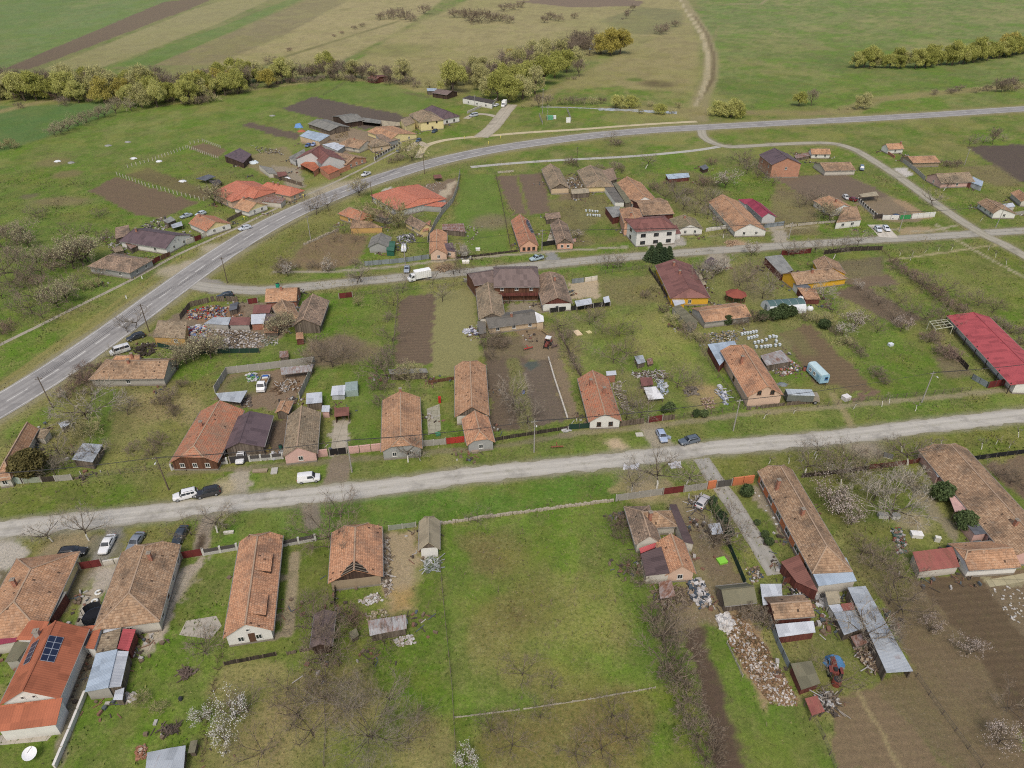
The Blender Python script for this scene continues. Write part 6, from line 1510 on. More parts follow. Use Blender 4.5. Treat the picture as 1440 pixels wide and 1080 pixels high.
trees(['bush','busho','roundg'],[(1022,456,1.0),(1034,457,1.2),(1046,456,1.2),(1060,453,1.3),(1072,451,1.1),(1088,450,1.2),(1100,447,1.2),(1112,445,1.0),(1128,448,1.0),(1140,450,1.0),(1150,455,1.0),(1158,462,1.0)],'hedge bush below the tunnel greenhouse','hedge below the tunnel greenhouse')
trees('palebare',[(1157,420,1.0)],'pale limbed bare tree beside the low tiled woodshed')
trees('blossom',[(1206,408,.6),(1184,472,.8)],'white blossoming shrub in the gardens below the yellow farmhouse','white shrubs below the yellow farmhouse')
trees('pinkb',[(1200,464,1.1)],'dull pink shrub beside the white blossoming shrub')
trees('pinkb',[(1266,466,.9)],'pale pink budding bush in the orchard left of the red barn','pale pink bushes in the orchard')
trees('bareb',[(1233,468,.9),(1215,455,.9),(1255,451,1.0),(1280,445,1.0),(1323,455,1.2),(1300,450,1.0),(1235,430,.9),(1262,430,.9),(1170,440,.9),(1222,420,.8),(1245,412,.8),(1310,462,.9)],'small bare fruit tree in the orchard left of the red barn','fruit trees left of the red barn')
trees(['bush','bushr'],[(1305,482,1.1),(1315,480,1.0),(1327,500,1.4),(1337,505,1.2),(1318,498,1.0),(1300,476,.9)],'brown bush beside the pergola frame','brown bushes beside the pergola')
trees(['bush','bushr'],[(1255,372,1.0),(1263,380,1.2),(1274,388,1.2),(1290,398,1.3),(1301,406,1.2),(1312,416,1.3),(1322,424,1.2),(1333,432,1.2),(1345,438,1.0),(1355,440,1.0)],'brown hedge bush along the big green field','hedge along the big green field')
trees('bareb',[(1322,414,1.3),(1296,404,1.0),(1360,432,1.0),(1375,430,.9),(1395,440,1.0)],'bare tree rising from the hedge of the big green field','trees in the hedge of the big green field')
trees('young',[(1265,360,.8),(1283,358,.8),(1300,356,.8),(1320,353,.8),(1338,352,.8),(1280,366,.8),(1400,362,.9),(1390,352,.9),(1415,372,.9),(1440,386,.9)],'thin young tree along the edge of the big green field','young trees along the big green field')
trees(['busho','bush'],[(1204,494,.8),(1210,502,.8),(1231,526,.9),(1237,534,.8),(1243,540,.7),(1160,452,1.0),(1168,462,1.0),(1175,470,.9),(1186,484,.9),(1196,486,.8)],'low shrub along the boundary right of the ploughed plot','boundary shrubs right of the ploughed plot')
trees('bush',[(1400,455,1.0),(1420,470,1.1),(1436,485,1.1),(1412,462,.8),(1440,470,.9)],'dry bush behind the red barn','dry bushes behind the red barn')
trees('barew',[(74,762,.95)],'whitewashed bare tree left of the sand heap on the near verge')
trees('barew',[(125,760,1.2)],'wide whitewashed bare tree right of the sand heap')
trees('barew',[(306,749,1.0)],'whitewashed bare tree beside the muddy drive')
trees('bareb',[(269,753,.9)],'small brown tree beside the dark car on the near verge')
trees('bareb',[(319,744,.6)],'pruned stub tree on the grass near the long orange house')
trees('bareb',[(480,727,1.1)],'dark bush like tree on the grass near the derelict house')
trees('bareb',[(465,760,1.5),(470,775,1.1)],'brown bush crowding the left corner of the derelict house','bushes by the derelict house corner')
trees('barew',[(574,650,1.0)],'whitewashed bare tree before the rounded grey gable')
trees('barew',[(591,648,.5)],'short whitewashed stump beside the grey panel fence')
trees('bareb',[(671,735,.7)],'very small bare tree on the near edge of the pasture')
trees('barew',[(888,691,1.0)],'leftmost of three verge trees above the concrete fence')
trees('barew',[(923.5,687,1.35)],'middle and widest of three verge trees above the concrete fence')
trees('barew',[(965,682,1.2)],'rightmost of three verge trees, pale trunk beside the paved drive')
trees('barew',[(1276,654,1.3)],'tall fan crowned whitewashed tree before the pink farmhouse')
trees('barew',[(1132,668,1.1),(1145,640,.9)],'bare whitewashed tree behind the orange house end','bare trees behind the orange house end')
trees('young',[(1081,652),(1109,652),(1127,650),(1146,647),(1164,646),(1183,643),(1169,660),(1189,659),(1205,642),(1215,655)],'young whitewashed tree on the verge above the orange house','young verge trees above the orange house')
trees('young',[(1268,636),(1287,633),(1305,630),(1323,627),(1294,648.5),(1419,630),(1400,625),(1432,615),(1380,632)],'young whitewashed tree on the verge near the pink farmhouse','young verge trees near the pink farmhouse')
trees('young',[(1287,578),(1074,589),(1116,582),(1240,572),(1250,568),(1200,575)],'young whitewashed tree on the far verge of the dirt road','young trees on the far verge')
trees(['bush','bareb'],[(1180,668,1.0),(1200,668,1.0),(1160,672,.9),(1218,664,.9),(1240,660,.9),(1190,650,.9)],'brown bush along the garden fence above the pink blossom','bushes along the garden fence')
trees('pinkb',[(1168,712,1.15),(1180,724,1.1)],'big pinkish blossoming tree behind the long orange house','pinkish trees behind the long orange house')
trees('pinkb',[(1197,738,.85)],'lower pinkish bush further down the orange house garden','lower pinkish bushes of the garden')
trees('barew',[(1183,681,.9)],'whitewashed leaning trunk in the shaded garden corner')
trees('palebare',[(1250,730,1.5)],'silver limbed old tree between two concrete troughs')
trees('palebare',[(1228,704,1.1)],'whitewashed grey tree in the middle of the garden')
trees('palebare',[(1276,684,.9),(1284,690,.8)],'pale twiggy shrub by the garden path','pale shrubs by the garden path')
trees('roundg',[(1323,702,1.4)],'round dark evergreen bush beside the pink veranda')
trees('roundg',[(1353,742,1.3)],'ragged evergreen in front of the dark porch roof')
trees('roundg',[(1049,698,.8)],'round green shrub on the strip before the orange wall')
trees('thuja',[(1001,714,1.0),(1005,721,1.0),(1009,728,1.0),(1013,735,1.0),(1017,742,.9),(1021,749,.9),(1025,756,.9)],'dark clipped hedge conifer along the paved drive','conifer hedge along the paved drive')
trees(['bareb','bare'],[(1012,764,1.3),(1003,770,1.0),(1022,768,1.0)],'tangled bare tree below the small white tin shed','tangled trees below the white tin shed')
trees('roundg',[(1064,738,.4),(1075,756,.5),(1080,766,.5)],'small green border shrub at the orange house wall','border shrubs at the orange house')
trees('bush',[(868,738,1.0),(874,756,1.0),(893,800,1.1),(902,822,1.1),(922,872,1.2),(934,895,1.2),(946,930,1.2),(955,960,1.2),(963,985,1.2),(972,1010,1.2),(982,1040,1.2),(992,1068,1.2),(946,955,1.0)],'brown bramble in the hedge on the right side of the pasture','bramble hedge right of the pasture')
trees('bareb',[(930,900,1.4),(940,945,1.2)],'spreading bare tree in the bramble hedge by the dark plot','spreading trees in the bramble hedge')
trees('bareb',[(440,870,.9),(452,930,1.2),(458,960,1.0),(462,985,1.0),(470,920,.9),(455,905,1.2),(448,888,1.2)],'brown bush in the overgrown row below the dark shed','bushes in the row below the dark shed')
trees('bushr',[(492,872,1.0),(500,878,.8)],'reddish bush beside the rabbit hutch','reddish bushes beside the rabbit hutch')
trees('bigbare',[(526,1040,1.0)],'very large spreading bare tree in the bottom garden')
trees('bareb',[(548,985,1.0),(490,1000,1.0),(575,1045,.8),(540,905,.7),(525,935,.7)],'brown scrub around the large spreading tree','scrub around the large spreading tree')
trees('whitet',[(332,1010,.8)],'upper of two white blossoming trees in the bottom garden')
trees('whitet',[(317,1043,.8)],'lower of two white blossoming trees in the bottom garden')
trees('whitet',[(656,1076,.55)],'small white blossoming shrub by the pasture fence at the bottom')
trees('whitet',[(284,1014,.5)],'little white shrub beside the wattle fence')
trees('bareb',[(350,1000,.9),(420,1010,1.0),(440,1035,1.0),(405,970,.7),(370,1060,.8),(432,990,.9)],'thin brown tree in the rough bottom garden','thin trees in the rough bottom garden')
trees('bareb',[(290,920,.9),(285,908,.7)],'small brown tree near the wattle fence','small trees near the wattle fence')
trees('busho',[(200,985,.7),(225,1000,.6)],'low sprawling shrub behind the tin workshop','low shrubs behind the tin workshop')
trees('bareb',[(810,1064,.7),(734,950,.7),(775,968,.5),(720,1050,.7),(860,1010,.8),(845,1055,.7),(690,1030,.6),(880,1040,.8),(760,1010,.6)],'small bare tree in the orchard below the pasture line','small trees below the pasture line')
trees('pinkb',[(1307,888,.65)],'thin pinkish blossoming tree at the edge of the ploughed plot')
trees('pinkb',[(1360,921,.8)],'fullest pinkish blossoming tree standing in the ploughed plot')
trees('pinkb',[(1404,1046,.8)],'pinkish blossoming tree at the bottom right')
trees('bareb',[(1415,1000,.9)],'thin bare tree behind the bottom right blossom')
trees('bareb',[(1262,862,1.4),(1250,850,1.1)],'wide brown bush behind the long narrow shed','wide bushes behind the long narrow shed')
trees('bareb',[(1240,790,.9),(1252,800,1.0),(1265,815,.9),(1210,780,.9),(1225,800,.8)],'brown garden bush left of the red sheet shed','garden bushes left of the red sheet shed')
trees('bare',[(1213,905,1.2),(1228,900,1.0)],'bare tree whose branches overhang the long narrow shed','bare trees overhanging the long shed')
trees('bush',[(1060,870,1.0),(1072,880,1.0),(1050,865,.9),(1075,868,.8)],'brown bush between rubble heap and dark red hut','bushes between rubble heap and hut')
trees('bareb',[(1175,965,.9)],'thin bare tree over the red machinery')
trees('bareb',[(1420,680,.9),(1400,670,.8),(1438,690,.8)],'pinkish brown bush in the plot right of the pink farmhouse','bushes right of the pink farmhouse')
# vehicles
TYRE=lambda:plain((44,43,42),.9,.15,0,'tyre_rubber')
RIM=lambda:plain((168,170,172),.4,.1,.5,'rim_metal')
LAMPW=lambda:plain((226,226,220),.2,.05,0,'headlight_glass')
LAMPR=lambda:plain((150,34,30),.3,.1,0,'tail_light_glass')
TRIM=lambda:plain((52,52,52),.7,.15,0,'black_trim')
class Loc:
 """local frame of a vehicle: x forward, y left, z up"""
 def __init__(s,p,a):s.p=p;s.c=math.cos(a);s.s=math.sin(a)
 def __call__(s,x,y,z):return V3((s.p.x+x*s.c-y*s.s,s.p.y+x*s.s+y*s.c,z))
def wheel(root,T,x,y,r,w):
 m=MB();m.tube(T(x,y-w/2,r),T(x,y+w/2,r),r,r,18)
 o=m.build('wheel',TYRE(),root,smooth=True)
 sgn=1 if y>0 else-1
 m=MB();m.tube(T(x,y+sgn*w/2,r),T(x,y+sgn*(w/2+.02),r),r*.64,r*.56,14)
 m.build('rim',RIM(),o,smooth=True)
SPEC={'sedan':(4.55,1.78,1.46,.90,1.0,.95,.2,-1.0,-1.72,2),'hatch':(4.1,1.75,1.5,.93,1.0,.95,.3,-1.45,-1.9,2),'wagon':(4.65,1.8,1.5,.93,1.0,1.0,.3,-1.75,-2.2,3),'suv':(4.6,1.86,1.74,1.06,1.1,1.05,.45,-1.85,-2.2,3),'van':(4.5,1.84,1.86,1.08,1.1,1.35,.75,-2.05,-2.18,1),'minibus':(4.9,1.95,2.0,1.15,1.2,1.75,1.2,-2.3,-2.4,3),'pickup':(4.9,1.8,1.7,1.0,.95,1.1,.5,-.35,-.65,1)}
def car(px_front,px_rear,kind,col,label,group=None,open_door=False):
 a,b=G(px_front[0],px_front[1],.7),G(px_rear[0],px_rear[1],.7)
 p=(a+b)/2;p.z=0;d=a-b;ang=math.atan2(d.y,d.x)
 L,W,Hh,hz,dz,x1,x2,x3,x4,nw=SPEC[kind];T=Loc(p,ang);w=W/2
 root=empty({'van':'parked_van','minibus':'parked_van','pickup':'pickup'}.get(kind,'parked_car'),p,label,{'van':'van','minibus':'van','pickup':'pickup'}.get(kind,'car'),group)
 pm=paint_mat(col)
 st=[(L/2,.70,.42,hz-.32),(L/2-.08,.84,.30,hz-.16),(L/2-.45,.94,.22,hz-.06),(x1+.1,1.0,.2,hz),(x1-.5,1.0,.2,(hz+dz)/2+.02),(x3*.5,1.0,.2,dz+.02),(max(x4,-L/2+.25)+.05,.99,.22,dz+.02),(-L/2+.1,.92,.28,dz-.06),(-L/2,.82,.42,dz-.24)]
 rings=[]
 for x,k,zb,zt in st:
  ww=w*k;rr=[]
  prof=[(.80,zb),(.96,zb+.08),(1.0,zb+.28*(zt-zb)),(1.0,zb+.62*(zt-zb)),(.95,zt-.06),(.84,zt),(.4,zt+.02)]
  for u,z in prof:rr.append(T(x,ww*u,z))
  for u,z in reversed(prof):rr.append(T(x,-ww*u,z))
  rings.append(rr)
 m=MB();n=len(rings[0])
 for i in range(len(rings)-1):
  for j in range(n):
   k=(j+1)%n;m.face([rings[i][j],rings[i][k],rings[i+1][k],rings[i+1][j]])
 m.face(rings[0]);m.face(rings[-1][::-1])
 body=m.build('body',pm,root,smooth=True,ang=42)
 zb=min(hz,dz)-.02;zr=Hh;wb,wt=w*.93,w*.74
 def cs(x,z,ww):return[T(x,ww,z),T(x,-ww,z)]
 m=MB();tw_=[]
 secs=[(x1,hz-.02,wb*.96,hz-.02,wb*.96),((x1+x2)/2,zb,wb,(hz+zr)/2+.03,(wb*.96+wt)/2),(x2,zb,wb,zr-.07,wt+.02),(x2-.25,zb,wb,zr-.01,wt),((x2+x3)/2,zb,wb,zr,wt),(x3+.2,zb,wb,zr-.02,wt),(x3,zb,wb,zr-.09,wt),(x4,dz-.02,wb*.95,dz,wb*.95)]
 R_=[]
 for x,z0,w0,z1,w1 in secs:R_.append([T(x,w0,z0),T(x,(w0+w1)/2+.01,(z0+z1)/2+.02),T(x,w1+.01,z1-.05),T(x,w1*.82,z1),T(x,0,z1+.015),T(x,-w1*.82,z1),T(x,-w1-.01,z1-.05),T(x,-(w0+w1)/2-.01,(z0+z1)/2+.02),T(x,-w0,z0)])
 for i in range(len(R_)-1):
  for j in range(8):m.face([R_[i][j],R_[i][j+1],R_[i+1][j+1],R_[i+1][j]])
 m.build('cabin',pm,root,smooth=True,ang=50)
 def strip(name,q,push):
  mm=MB();mm.hexa(q,[v+push for v in q]);return mm.build(name,glass_mat(),root)
 fw=V3((T.c,T.s,0));lf=V3((-T.s,T.c,0));up=V3((0,0,1))
 def lerp(a_,b_,t):return a_+(b_-a_)*t
 zf0,zf1=lerp(hz,zr,.12),lerp(hz,zr,.84)
 xa,xb=lerp(x1,x2,.12),lerp(x1,x2,.86)
 strip('windshield',[T(xa,wb*.86,zf0),T(xa,-wb*.86,zf0),T(xb,-wt*.86,zf1),T(xb,wt*.86,zf1)],(fw*.6+up*.8)*.05)
 if nw>0 and kind not in('van',):
  xa,xb=lerp(x4,x3,.14),lerp(x4,x3,.8);z0,z1=lerp(dz,zr,.14),lerp(dz,zr,.82)
  strip('rear_window',[T(xa,wb*.84,z0),T(xa,-wb*.84,z0),T(xb,-wt*.84,z1),T(xb,wt*.84,z1)],(-fw*.8+up*.6)*.05)
 zlo,zhi=dz+.07,zr-.16
 xe=x3+.05 if nw>1 else lerp(x2,x3,.35)
 if kind=='pickup':xe=x3
 wz=lambda z:lerp(wb,wt,(z-zb)/(zr-zb))+.012
 for s_ in(1,-1):
  xs=[x2+.42]+[lerp(x2+.05,xe,k/max(nw,1))for k in range(1,max(nw,1)+1)]
  for k in range(max(nw,1)):
   f0,f1=(xs[k]if k==0 else xs[k]-.04),xs[k+1]+.04
   ft0=f0-.32 if k==0 else f0
   q=[T(f0,s_*wz(zlo),zlo),T(f1,s_*wz(zlo),zlo),T(f1+(.12 if k==nw-1 else 0),s_*wz(zhi),zhi),T(ft0,s_*wz(zhi),zhi)]
   strip('side_window',q,lf*(s_*.022)+up*.01)
  for xx,nm,mt,z0,z1 in((L/2-.13,'headlight',LAMPW(),hz-.34,hz-.17),(-L/2+.05,'tail_light',LAMPR(),dz-.32,dz-.12)):
   mm=MB();mm.box(T(xx,s_*w*.70,z0),.16,.30,z1-z0,ang);mm.build(nm,mt,root)
  mm=MB();mm.box(T(x1-.35,s_*(w+.07),hz+.02),.12,.16,.13,ang);mm.build('mirror',TRIM(),root)
  for xx in(L/2-.82,-L/2+.82):wheel(root,T,xx,s_*(w-.09),.33 if kind!='suv'else.37,.21)
 for xx,nm in((L/2-.04,'front_bumper'),(-L/2+.04,'rear_bumper')):
  mm=MB();mm.box(T(xx,0,.3),.14,W*.74,.16,ang);mm.build(nm,TRIM(),root)
 if kind=='suv'or kind=='wagon':
  for s_ in(1,-1):
   mm=MB();mm.beam(T(x2-.3,s_*wt*.84,zr+.03),T(x3+.3,s_*wt*.84,zr+.03),.05,.05);mm.build('roof_rail',TRIM(),root)
 if kind=='pickup':
  mm=MB();z=dz+.04
  for q0,q1 in((T(x4-.05,w*.8,z),T(-L/2+.1,w*.8,z)),(T(x4-.05,-w*.8,z),T(-L/2+.1,-w*.8,z)),(T(-L/2+.12,w*.8,z),T(-L/2+.12,-w*.8,z))):mm.beam(q0,q1,.1,.2)
  mm.build('cargo_rail',pm,root)
  mm=MB();mm.hexa([T(x4-.1,w*.7,dz+.03),T(-L/2+.2,w*.7,dz+.03),T(-L/2+.2,-w*.7,dz+.03),T(x4-.1,-w*.7,dz+.03)],[T(x4-.1,w*.7,dz+.05),T(-L/2+.2,w*.7,dz+.05),T(-L/2+.2,-w*.7,dz+.05),T(x4-.1,-w*.7,dz+.05)]);mm.build('cargo_bed',TRIM(),root)
 if open_door:
  mm=MB();h0=T(x1-.5,w,.35);dd=(lf*.8+fw*.55).normalized();e=h0+dd*.95
  q=[h0,e,e+up*.75,h0+up*.75];mm.hexa(q,[v+fw*.07 for v in q]);mm.build('open_door',pm,root)
 return root
WHITE,BLACK,DGREY,SILVER=(232,232,230),(52,52,54),(84,88,94),(176,182,190)
car((246,699),(275,692),'suv',WHITE,'white estate car parked nose to tail with a black one on the verge')
car((278,695),(306,689),'suv',BLACK,'black estate car parked behind the white estate beside a sand pile')
car((452,670),(416,674),'van',WHITE,'white panel van parked on the grass between two gravel drives')
car((119,774),(85,776),'wagon',BLACK,'black estate car parked sideways on the gravel near the left houses')
car((143,778),(157,752),'sedan',WHITE,'white saloon car on the gravel, pointing toward the houses')
car((182,774),(198,749),'sedan',(132,138,146),'grey saloon car partly behind the white hipped house')
car((247,763),(259,741),'sedan',(62,68,74),'dark car at the right end of the near verge row, half hidden by a roof')
car((936,623),(926,602),'hatch',(168,182,204),'silver blue car with an open door at a maroon gate',open_door=True)
car((955,622),(984,615),'wagon',(96,106,116),'dark grey estate car parked on the verge of the dirt road')
car((571,385),(573,371),'sedan',(158,166,176),'silver grey car crossing the pavement beside the white truck')
car((567,355),(569,343),'suv',(214,216,216),'white car in the yard beside the green lean-to')
car((306,417),(327,413),'wagon',(56,64,72),'dark estate car beside the lane near the junk yard fence')
car((336,322),(352,318),'wagon',(206,212,218),'pale estate car on the far edge of the main road')
car((255,305),(268,301),'sedan',(170,178,184),'grey car left of the pale yellow gabled cottage','cars behind the pale yellow cottage')
car((276,302),(288,298),'hatch',(194,204,208),'pale silver car behind the pale yellow gabled cottage','cars behind the pale yellow cottage')
car((157,496),(180,489),'minibus',(226,226,222),'old white minibus squeezed between the main road and a tiled wing')
car((181,476),(200,470),'wagon',(56,60,64),'dark car under bare twigs near the white minibus')
car((1213,242),(1211,231),'van',(112,128,142),'blue grey van standing on the grass beside the side lane')
car((1240,327),(1230,317),'hatch',(214,218,224),'left one of two white cars on the pale concrete pad','cars on the concrete pad')
car((1252,326),(1241,316),'hatch',(224,228,232),'right one of two white cars on the pale concrete pad','cars on the concrete pad')
car((1252,306),(1264,303),'hatch',(62,70,92),'dark blue car inside the yard with the green gate')
car((1196,282),(1184,272),'hatch',(206,204,198),'white car behind the white walled house with maroon sheets')
car((692,150),(704,145),'sedan',(226,228,230),'white car parked left of the white delivery truck')
car((660,163),(672,161),'minibus',(190,194,196),'silver van at the end of the short access spur')
car((606,187),(616,181),'wagon',(62,78,98),'dark blue car in front of the big yellow house')
car((584,200),(593,194),'hatch',(76,92,112),'blue grey car in the shade at the rust tiled house')
car((508,247),(521,242),'pickup',(220,222,222),'white pickup standing on the grass by the main road bend')
car((428,207),(438,201),'hatch',(90,108,150),'blue car beside the pale tin roof shed','cars by the pale tin shed')
car((437,205),(446,200),'hatch',(150,168,206),'pale blue car next to a blue one by the pale tin shed','cars by the pale tin shed')
car((557,214),(564,209),'hatch',(104,108,112),'dark grey car behind the pale street fence')
car((748,364),(761,361),'pickup',(170,190,196),'pale blue pickup by the lane opposite the plum roofed house')
car((337,648),(342,633),'pickup',(226,226,224),'white pickup under the edge of the purple carport')
car((993,699),(984,711),'hatch',(196,192,190),'wrecked pale car with maroon seats among planks')
car((1193,278),(1203,281),'hatch',(110,44,48),'maroon car beside the white walled house')
def truck(pf,pr,label,L=6.6,boxed=True,col=WHITE,open_bed=False):
 a,b=G(pf[0],pf[1],1.0),G(pr[0],pr[1],1.0)
 p=(a+b)/2;p.z=0;d=a-b;ang=math.atan2(d.y,d.x);T=Loc(p,ang)
 root=empty('box_truck'if boxed else 'flatbed_truck',p,label,'truck');pm=paint_mat(col)
 h=L/2
 m=MB();w=.98
 sec=[(h,.45,1.05,.86),(h-.35,.4,1.25,.95),(h-.55,.4,1.35,.97),(h-1.15,.4,2.15,.86),(h-1.35,.4,2.25,.84),(h-2.1,.4,2.25,.86)]
 rg=[[T(x,w,z0),T(x,w,z0+.6*(min(z1,1.3)-z0)),T(x,w*k/.97 if z1<1.4 else k*w,z1-.05),T(x,k*w*.9,z1),T(x,-k*w*.9,z1),T(x,-(w*k/.97 if z1<1.4 else k*w),z1-.05),T(x,-w,z0+.6*(min(z1,1.3)-z0)),T(x,-w,z0)]for x,z0,z1,k in sec]
 for i in range(len(rg)-1):
  for j in range(8):m.face([rg[i][j],rg[i][(j+1)%8],rg[i+1][(j+1)%8],rg[i+1][j]])
 m.face(rg[0]);m.face(rg[-1][::-1])
 m.build('cab',pm,root,smooth=True,ang=45)
 def gl(nm,q,push,mt=None):
  mm=MB();mm.hexa(q,[v+push for v in q]);mm.build(nm,mt or glass_mat(),root)
 fw=V3((T.c,T.s,0));lf=V3((-T.s,T.c,0));up=V3((0,0,1))
 gl('windshield',[T(h-.62,.82,1.42),T(h-.62,-.82,1.42),T(h-1.1,-.72,2.08),T(h-1.1,.72,2.08)],(fw*.7+up*.7)*.06)
 for s in(1,-1):
  gl('side_window',[T(h-1.05,s*.93,1.4),T(h-1.85,s*.93,1.4),T(h-1.85,s*.86,2.05),T(h-1.35,s*.86,2.05)],lf*s*.06)
  mm=MB();mm.box(T(h-.1,s*.7,.75),.2,.3,.22,ang);mm.build('headlight',LAMPW(),root)
  mm=MB();mm.box(T(h-.95,s*1.12,1.45),.12,.18,.36,ang);mm.build('mirror',TRIM(),root)
  for xx in(h-.95,-h+1.3):wheel(root,T,xx,s*.86,.38,.26)
 m=MB();m.beam(T(h-2,0,.55),T(-h,0,.55),.8,.22);m.build('chassis',TRIM(),root)
 if boxed:
  m=MB();m.hexa([T(h-2.2,1.08,.78),T(-h,1.08,.78),T(-h,-1.08,.78),T(h-2.2,-1.08,.78)],[T(h-2.2,1.08,3.05),T(-h,1.08,3.05),T(-h,-1.08,3.05),T(h-2.2,-1.08,3.05)])
  bx=m.build('cargo_box',plain((236,236,232),.5,.05,0,'box_panel'),root)
  m=MB()
  for s in(1,-1):
   for k in range(9):
    x=h-2.3-(L-2.4)*k/8;m2=MB();m2.beam(T(x,s*1.1,.8),T(x,s*1.1,3.03),.06,.05);m2.build('box_rib',plain((190,190,186),.5,.1,0,'rib'),bx)
  m=MB();m.hexa([T(h-2.1,.98,3.06),T(-h+.05,.98,3.06),T(-h+.05,-.98,3.06),T(h-2.1,-.98,3.06)],[T(h-2.1,.98,3.09),T(-h+.05,.98,3.09),T(-h+.05,-.98,3.09),T(h-2.1,-.98,3.09)]);m.build('roof_skin',plain((246,246,242),.5,.03,0,'box_roof'),bx)
 else:
  m=MB();m.hexa([T(h-2.2,1.0,.8),T(-h,1.0,.8),T(-h,-1.0,.8),T(h-2.2,-1.0,.8)],[T(h-2.2,1.0,.9),T(-h,1.0,.9),T(-h,-1.0,.9),T(h-2.2,-1.0,.9)])
  bd=m.build('cargo_bed',wood((120,104,86),(156,140,120),.2),root)
  for q0,q1 in((T(h-2.2,1,1.1),T(-h,1,1.1)),(T(h-2.2,-1,1.1),T(-h,-1,1.1)),(T(-h,1,1.1),T(-h,-1,1.1))):
   m=MB();m.beam(q0,q1,.06,.4);m.build('side_board',plain((200,200,196),.6,.1,0,'side_board'),bd)
  for k,(xx,c)in enumerate(((-h+.6,(60,100,170)),(-h+1.4,(214,214,206)),(-h+2.2,(150,122,90)))):
   m=MB();m.box(T(xx,.1*k,.91),.7,1.3,.5,ang+.1*k);m.build('load',plain(c,.8,.2,0,'load'),bd)
truck((573.5,392),(605.5,386),'white box truck parked on the lane with its cab to the left',7.2)
truck((703,152),(714,142),'white delivery truck standing beside the willows at the road end',6.2)
truck((366,548),(374,529),'white flatbed truck facing us in the walled yard',6.2,False)
def caravan(pf,pr,label):
 a,b=G(pf[0],pf[1],1.6),G(pr[0],pr[1],1.6);p=(a+b)/2;p.z=0;d=a-b;T=Loc(p,math.atan2(d.y,d.x));h=d.length/2*.98;w=1.15
 root=empty('caravan',p,label,'caravan')
 prof=[(w,.6),(w,2.5),(w*.85,2.85),(w*.45,3.02),(-w*.45,3.02),(-w*.85,2.85),(-w,2.5),(-w,.6)]
 m=MB()
 for i in range(8):
  y0,z0=prof[i];y1,z1=prof[(i+1)%8];m.face([T(h,y0,z0),T(h,y1,z1),T(-h,y1,z1),T(-h,y0,z0)],1 if 1<=i<=5 else 0)
 m.face([T(h,y,z)for y,z in prof]);m.face([T(-h,y,z)for y,z in prof][::-1])
 m.build('body',[paint_mat((158,196,214)),plain((190,212,214),.7,.12,0,'caravan_roof')],root,smooth=True,ang=30)
 fw=V3((T.c,T.s,0));lf=V3((-T.s,T.c,0))
 add_window(root,T(h+.002,.35,1.9),lf,fw,.8,.8,plain((60,110,160),.6,.1,0,'blue_frame'))
 for x in(-h*.5,h*.1):add_window(root,T(x,w+.002,1.8),fw,lf,.9,.8);add_window(root,T(x,-w-.002,1.8),fw,-lf,.9,.8)
 dd=MB();q=[T(h*.75,-w-.01,.7),T(h*.75-.75,-w-.01,.7),T(h*.75-.75,-w-.01,2.4),T(h*.75,-w-.01,2.4)];dd.hexa(q,[v-lf*.03 for v in q]);dd.build('door',paint_mat((140,182,204)),root)
 m=MB();m.beam(T(h,0,.55),T(h+1.0,0,.5),.12,.1);m.build('drawbar',TRIM(),root)
 for s in(1,-1):
  for xx in(h*.55,-h*.55):wheel(root,T,xx,s*.95,.36,.22)
caravan((1160,534),(1141,515),'pale blue rounded caravan standing beside the ploughed plot')
def cargo_body(pf,pr,label):
 a,b=G(pf[0],pf[1],2.4),G(pr[0],pr[1],2.4);p=(a+b)/2;p.z=0;d=a-b;T=Loc(p,math.atan2(d.y,d.x));h=d.length/2;w=1.2
 root=empty('old_truck',p,label,'truck')
 m=MB();m.hexa([T(h,w,.8),T(-h,w,.8),T(-h,-w,.8),T(h,-w,.8)],[T(h,w,2.55),T(-h,w,2.55),T(-h,-w,2.55),T(h,-w,2.55)]);m.build('cargo_box',sheet((112,116,108),.3,.1,.4),root)
 m=MB();m.hexa([T(h+.05,w+.05,2.56),T(-h-.05,w+.05,2.56),T(-h-.05,-w-.05,2.56),T(h+.05,-w-.05,2.56)],[T(h,w-.1,2.7),T(-h,w-.1,2.7),T(-h,-w+.1,2.7),T(h,-w+.1,2.7)]);m.build('roof',sheet((178,186,190),.1,.3,.6),root)
 m=MB();m.hexa([T(h+1.7,1,.7),T(h+.1,1,.7),T(h+.1,-1,.7),T(h+1.7,-1,.7)],[T(h+1.3,.85,2.1),T(h+.1,.85,2.1),T(h+.1,-.85,2.1),T(h+1.3,-.85,2.1)]);m.build('cab',plain((150,140,122),.7,.25,0,'faded_paint'),root)
 for s in(1,-1):
  for xx in(h+.7,-h*.5,-h*.1):wheel(root,T,xx,s*1.0,.45,.28)
cargo_body((1143,553),(1106,552),'old truck with grey box body parked beside the peach house')
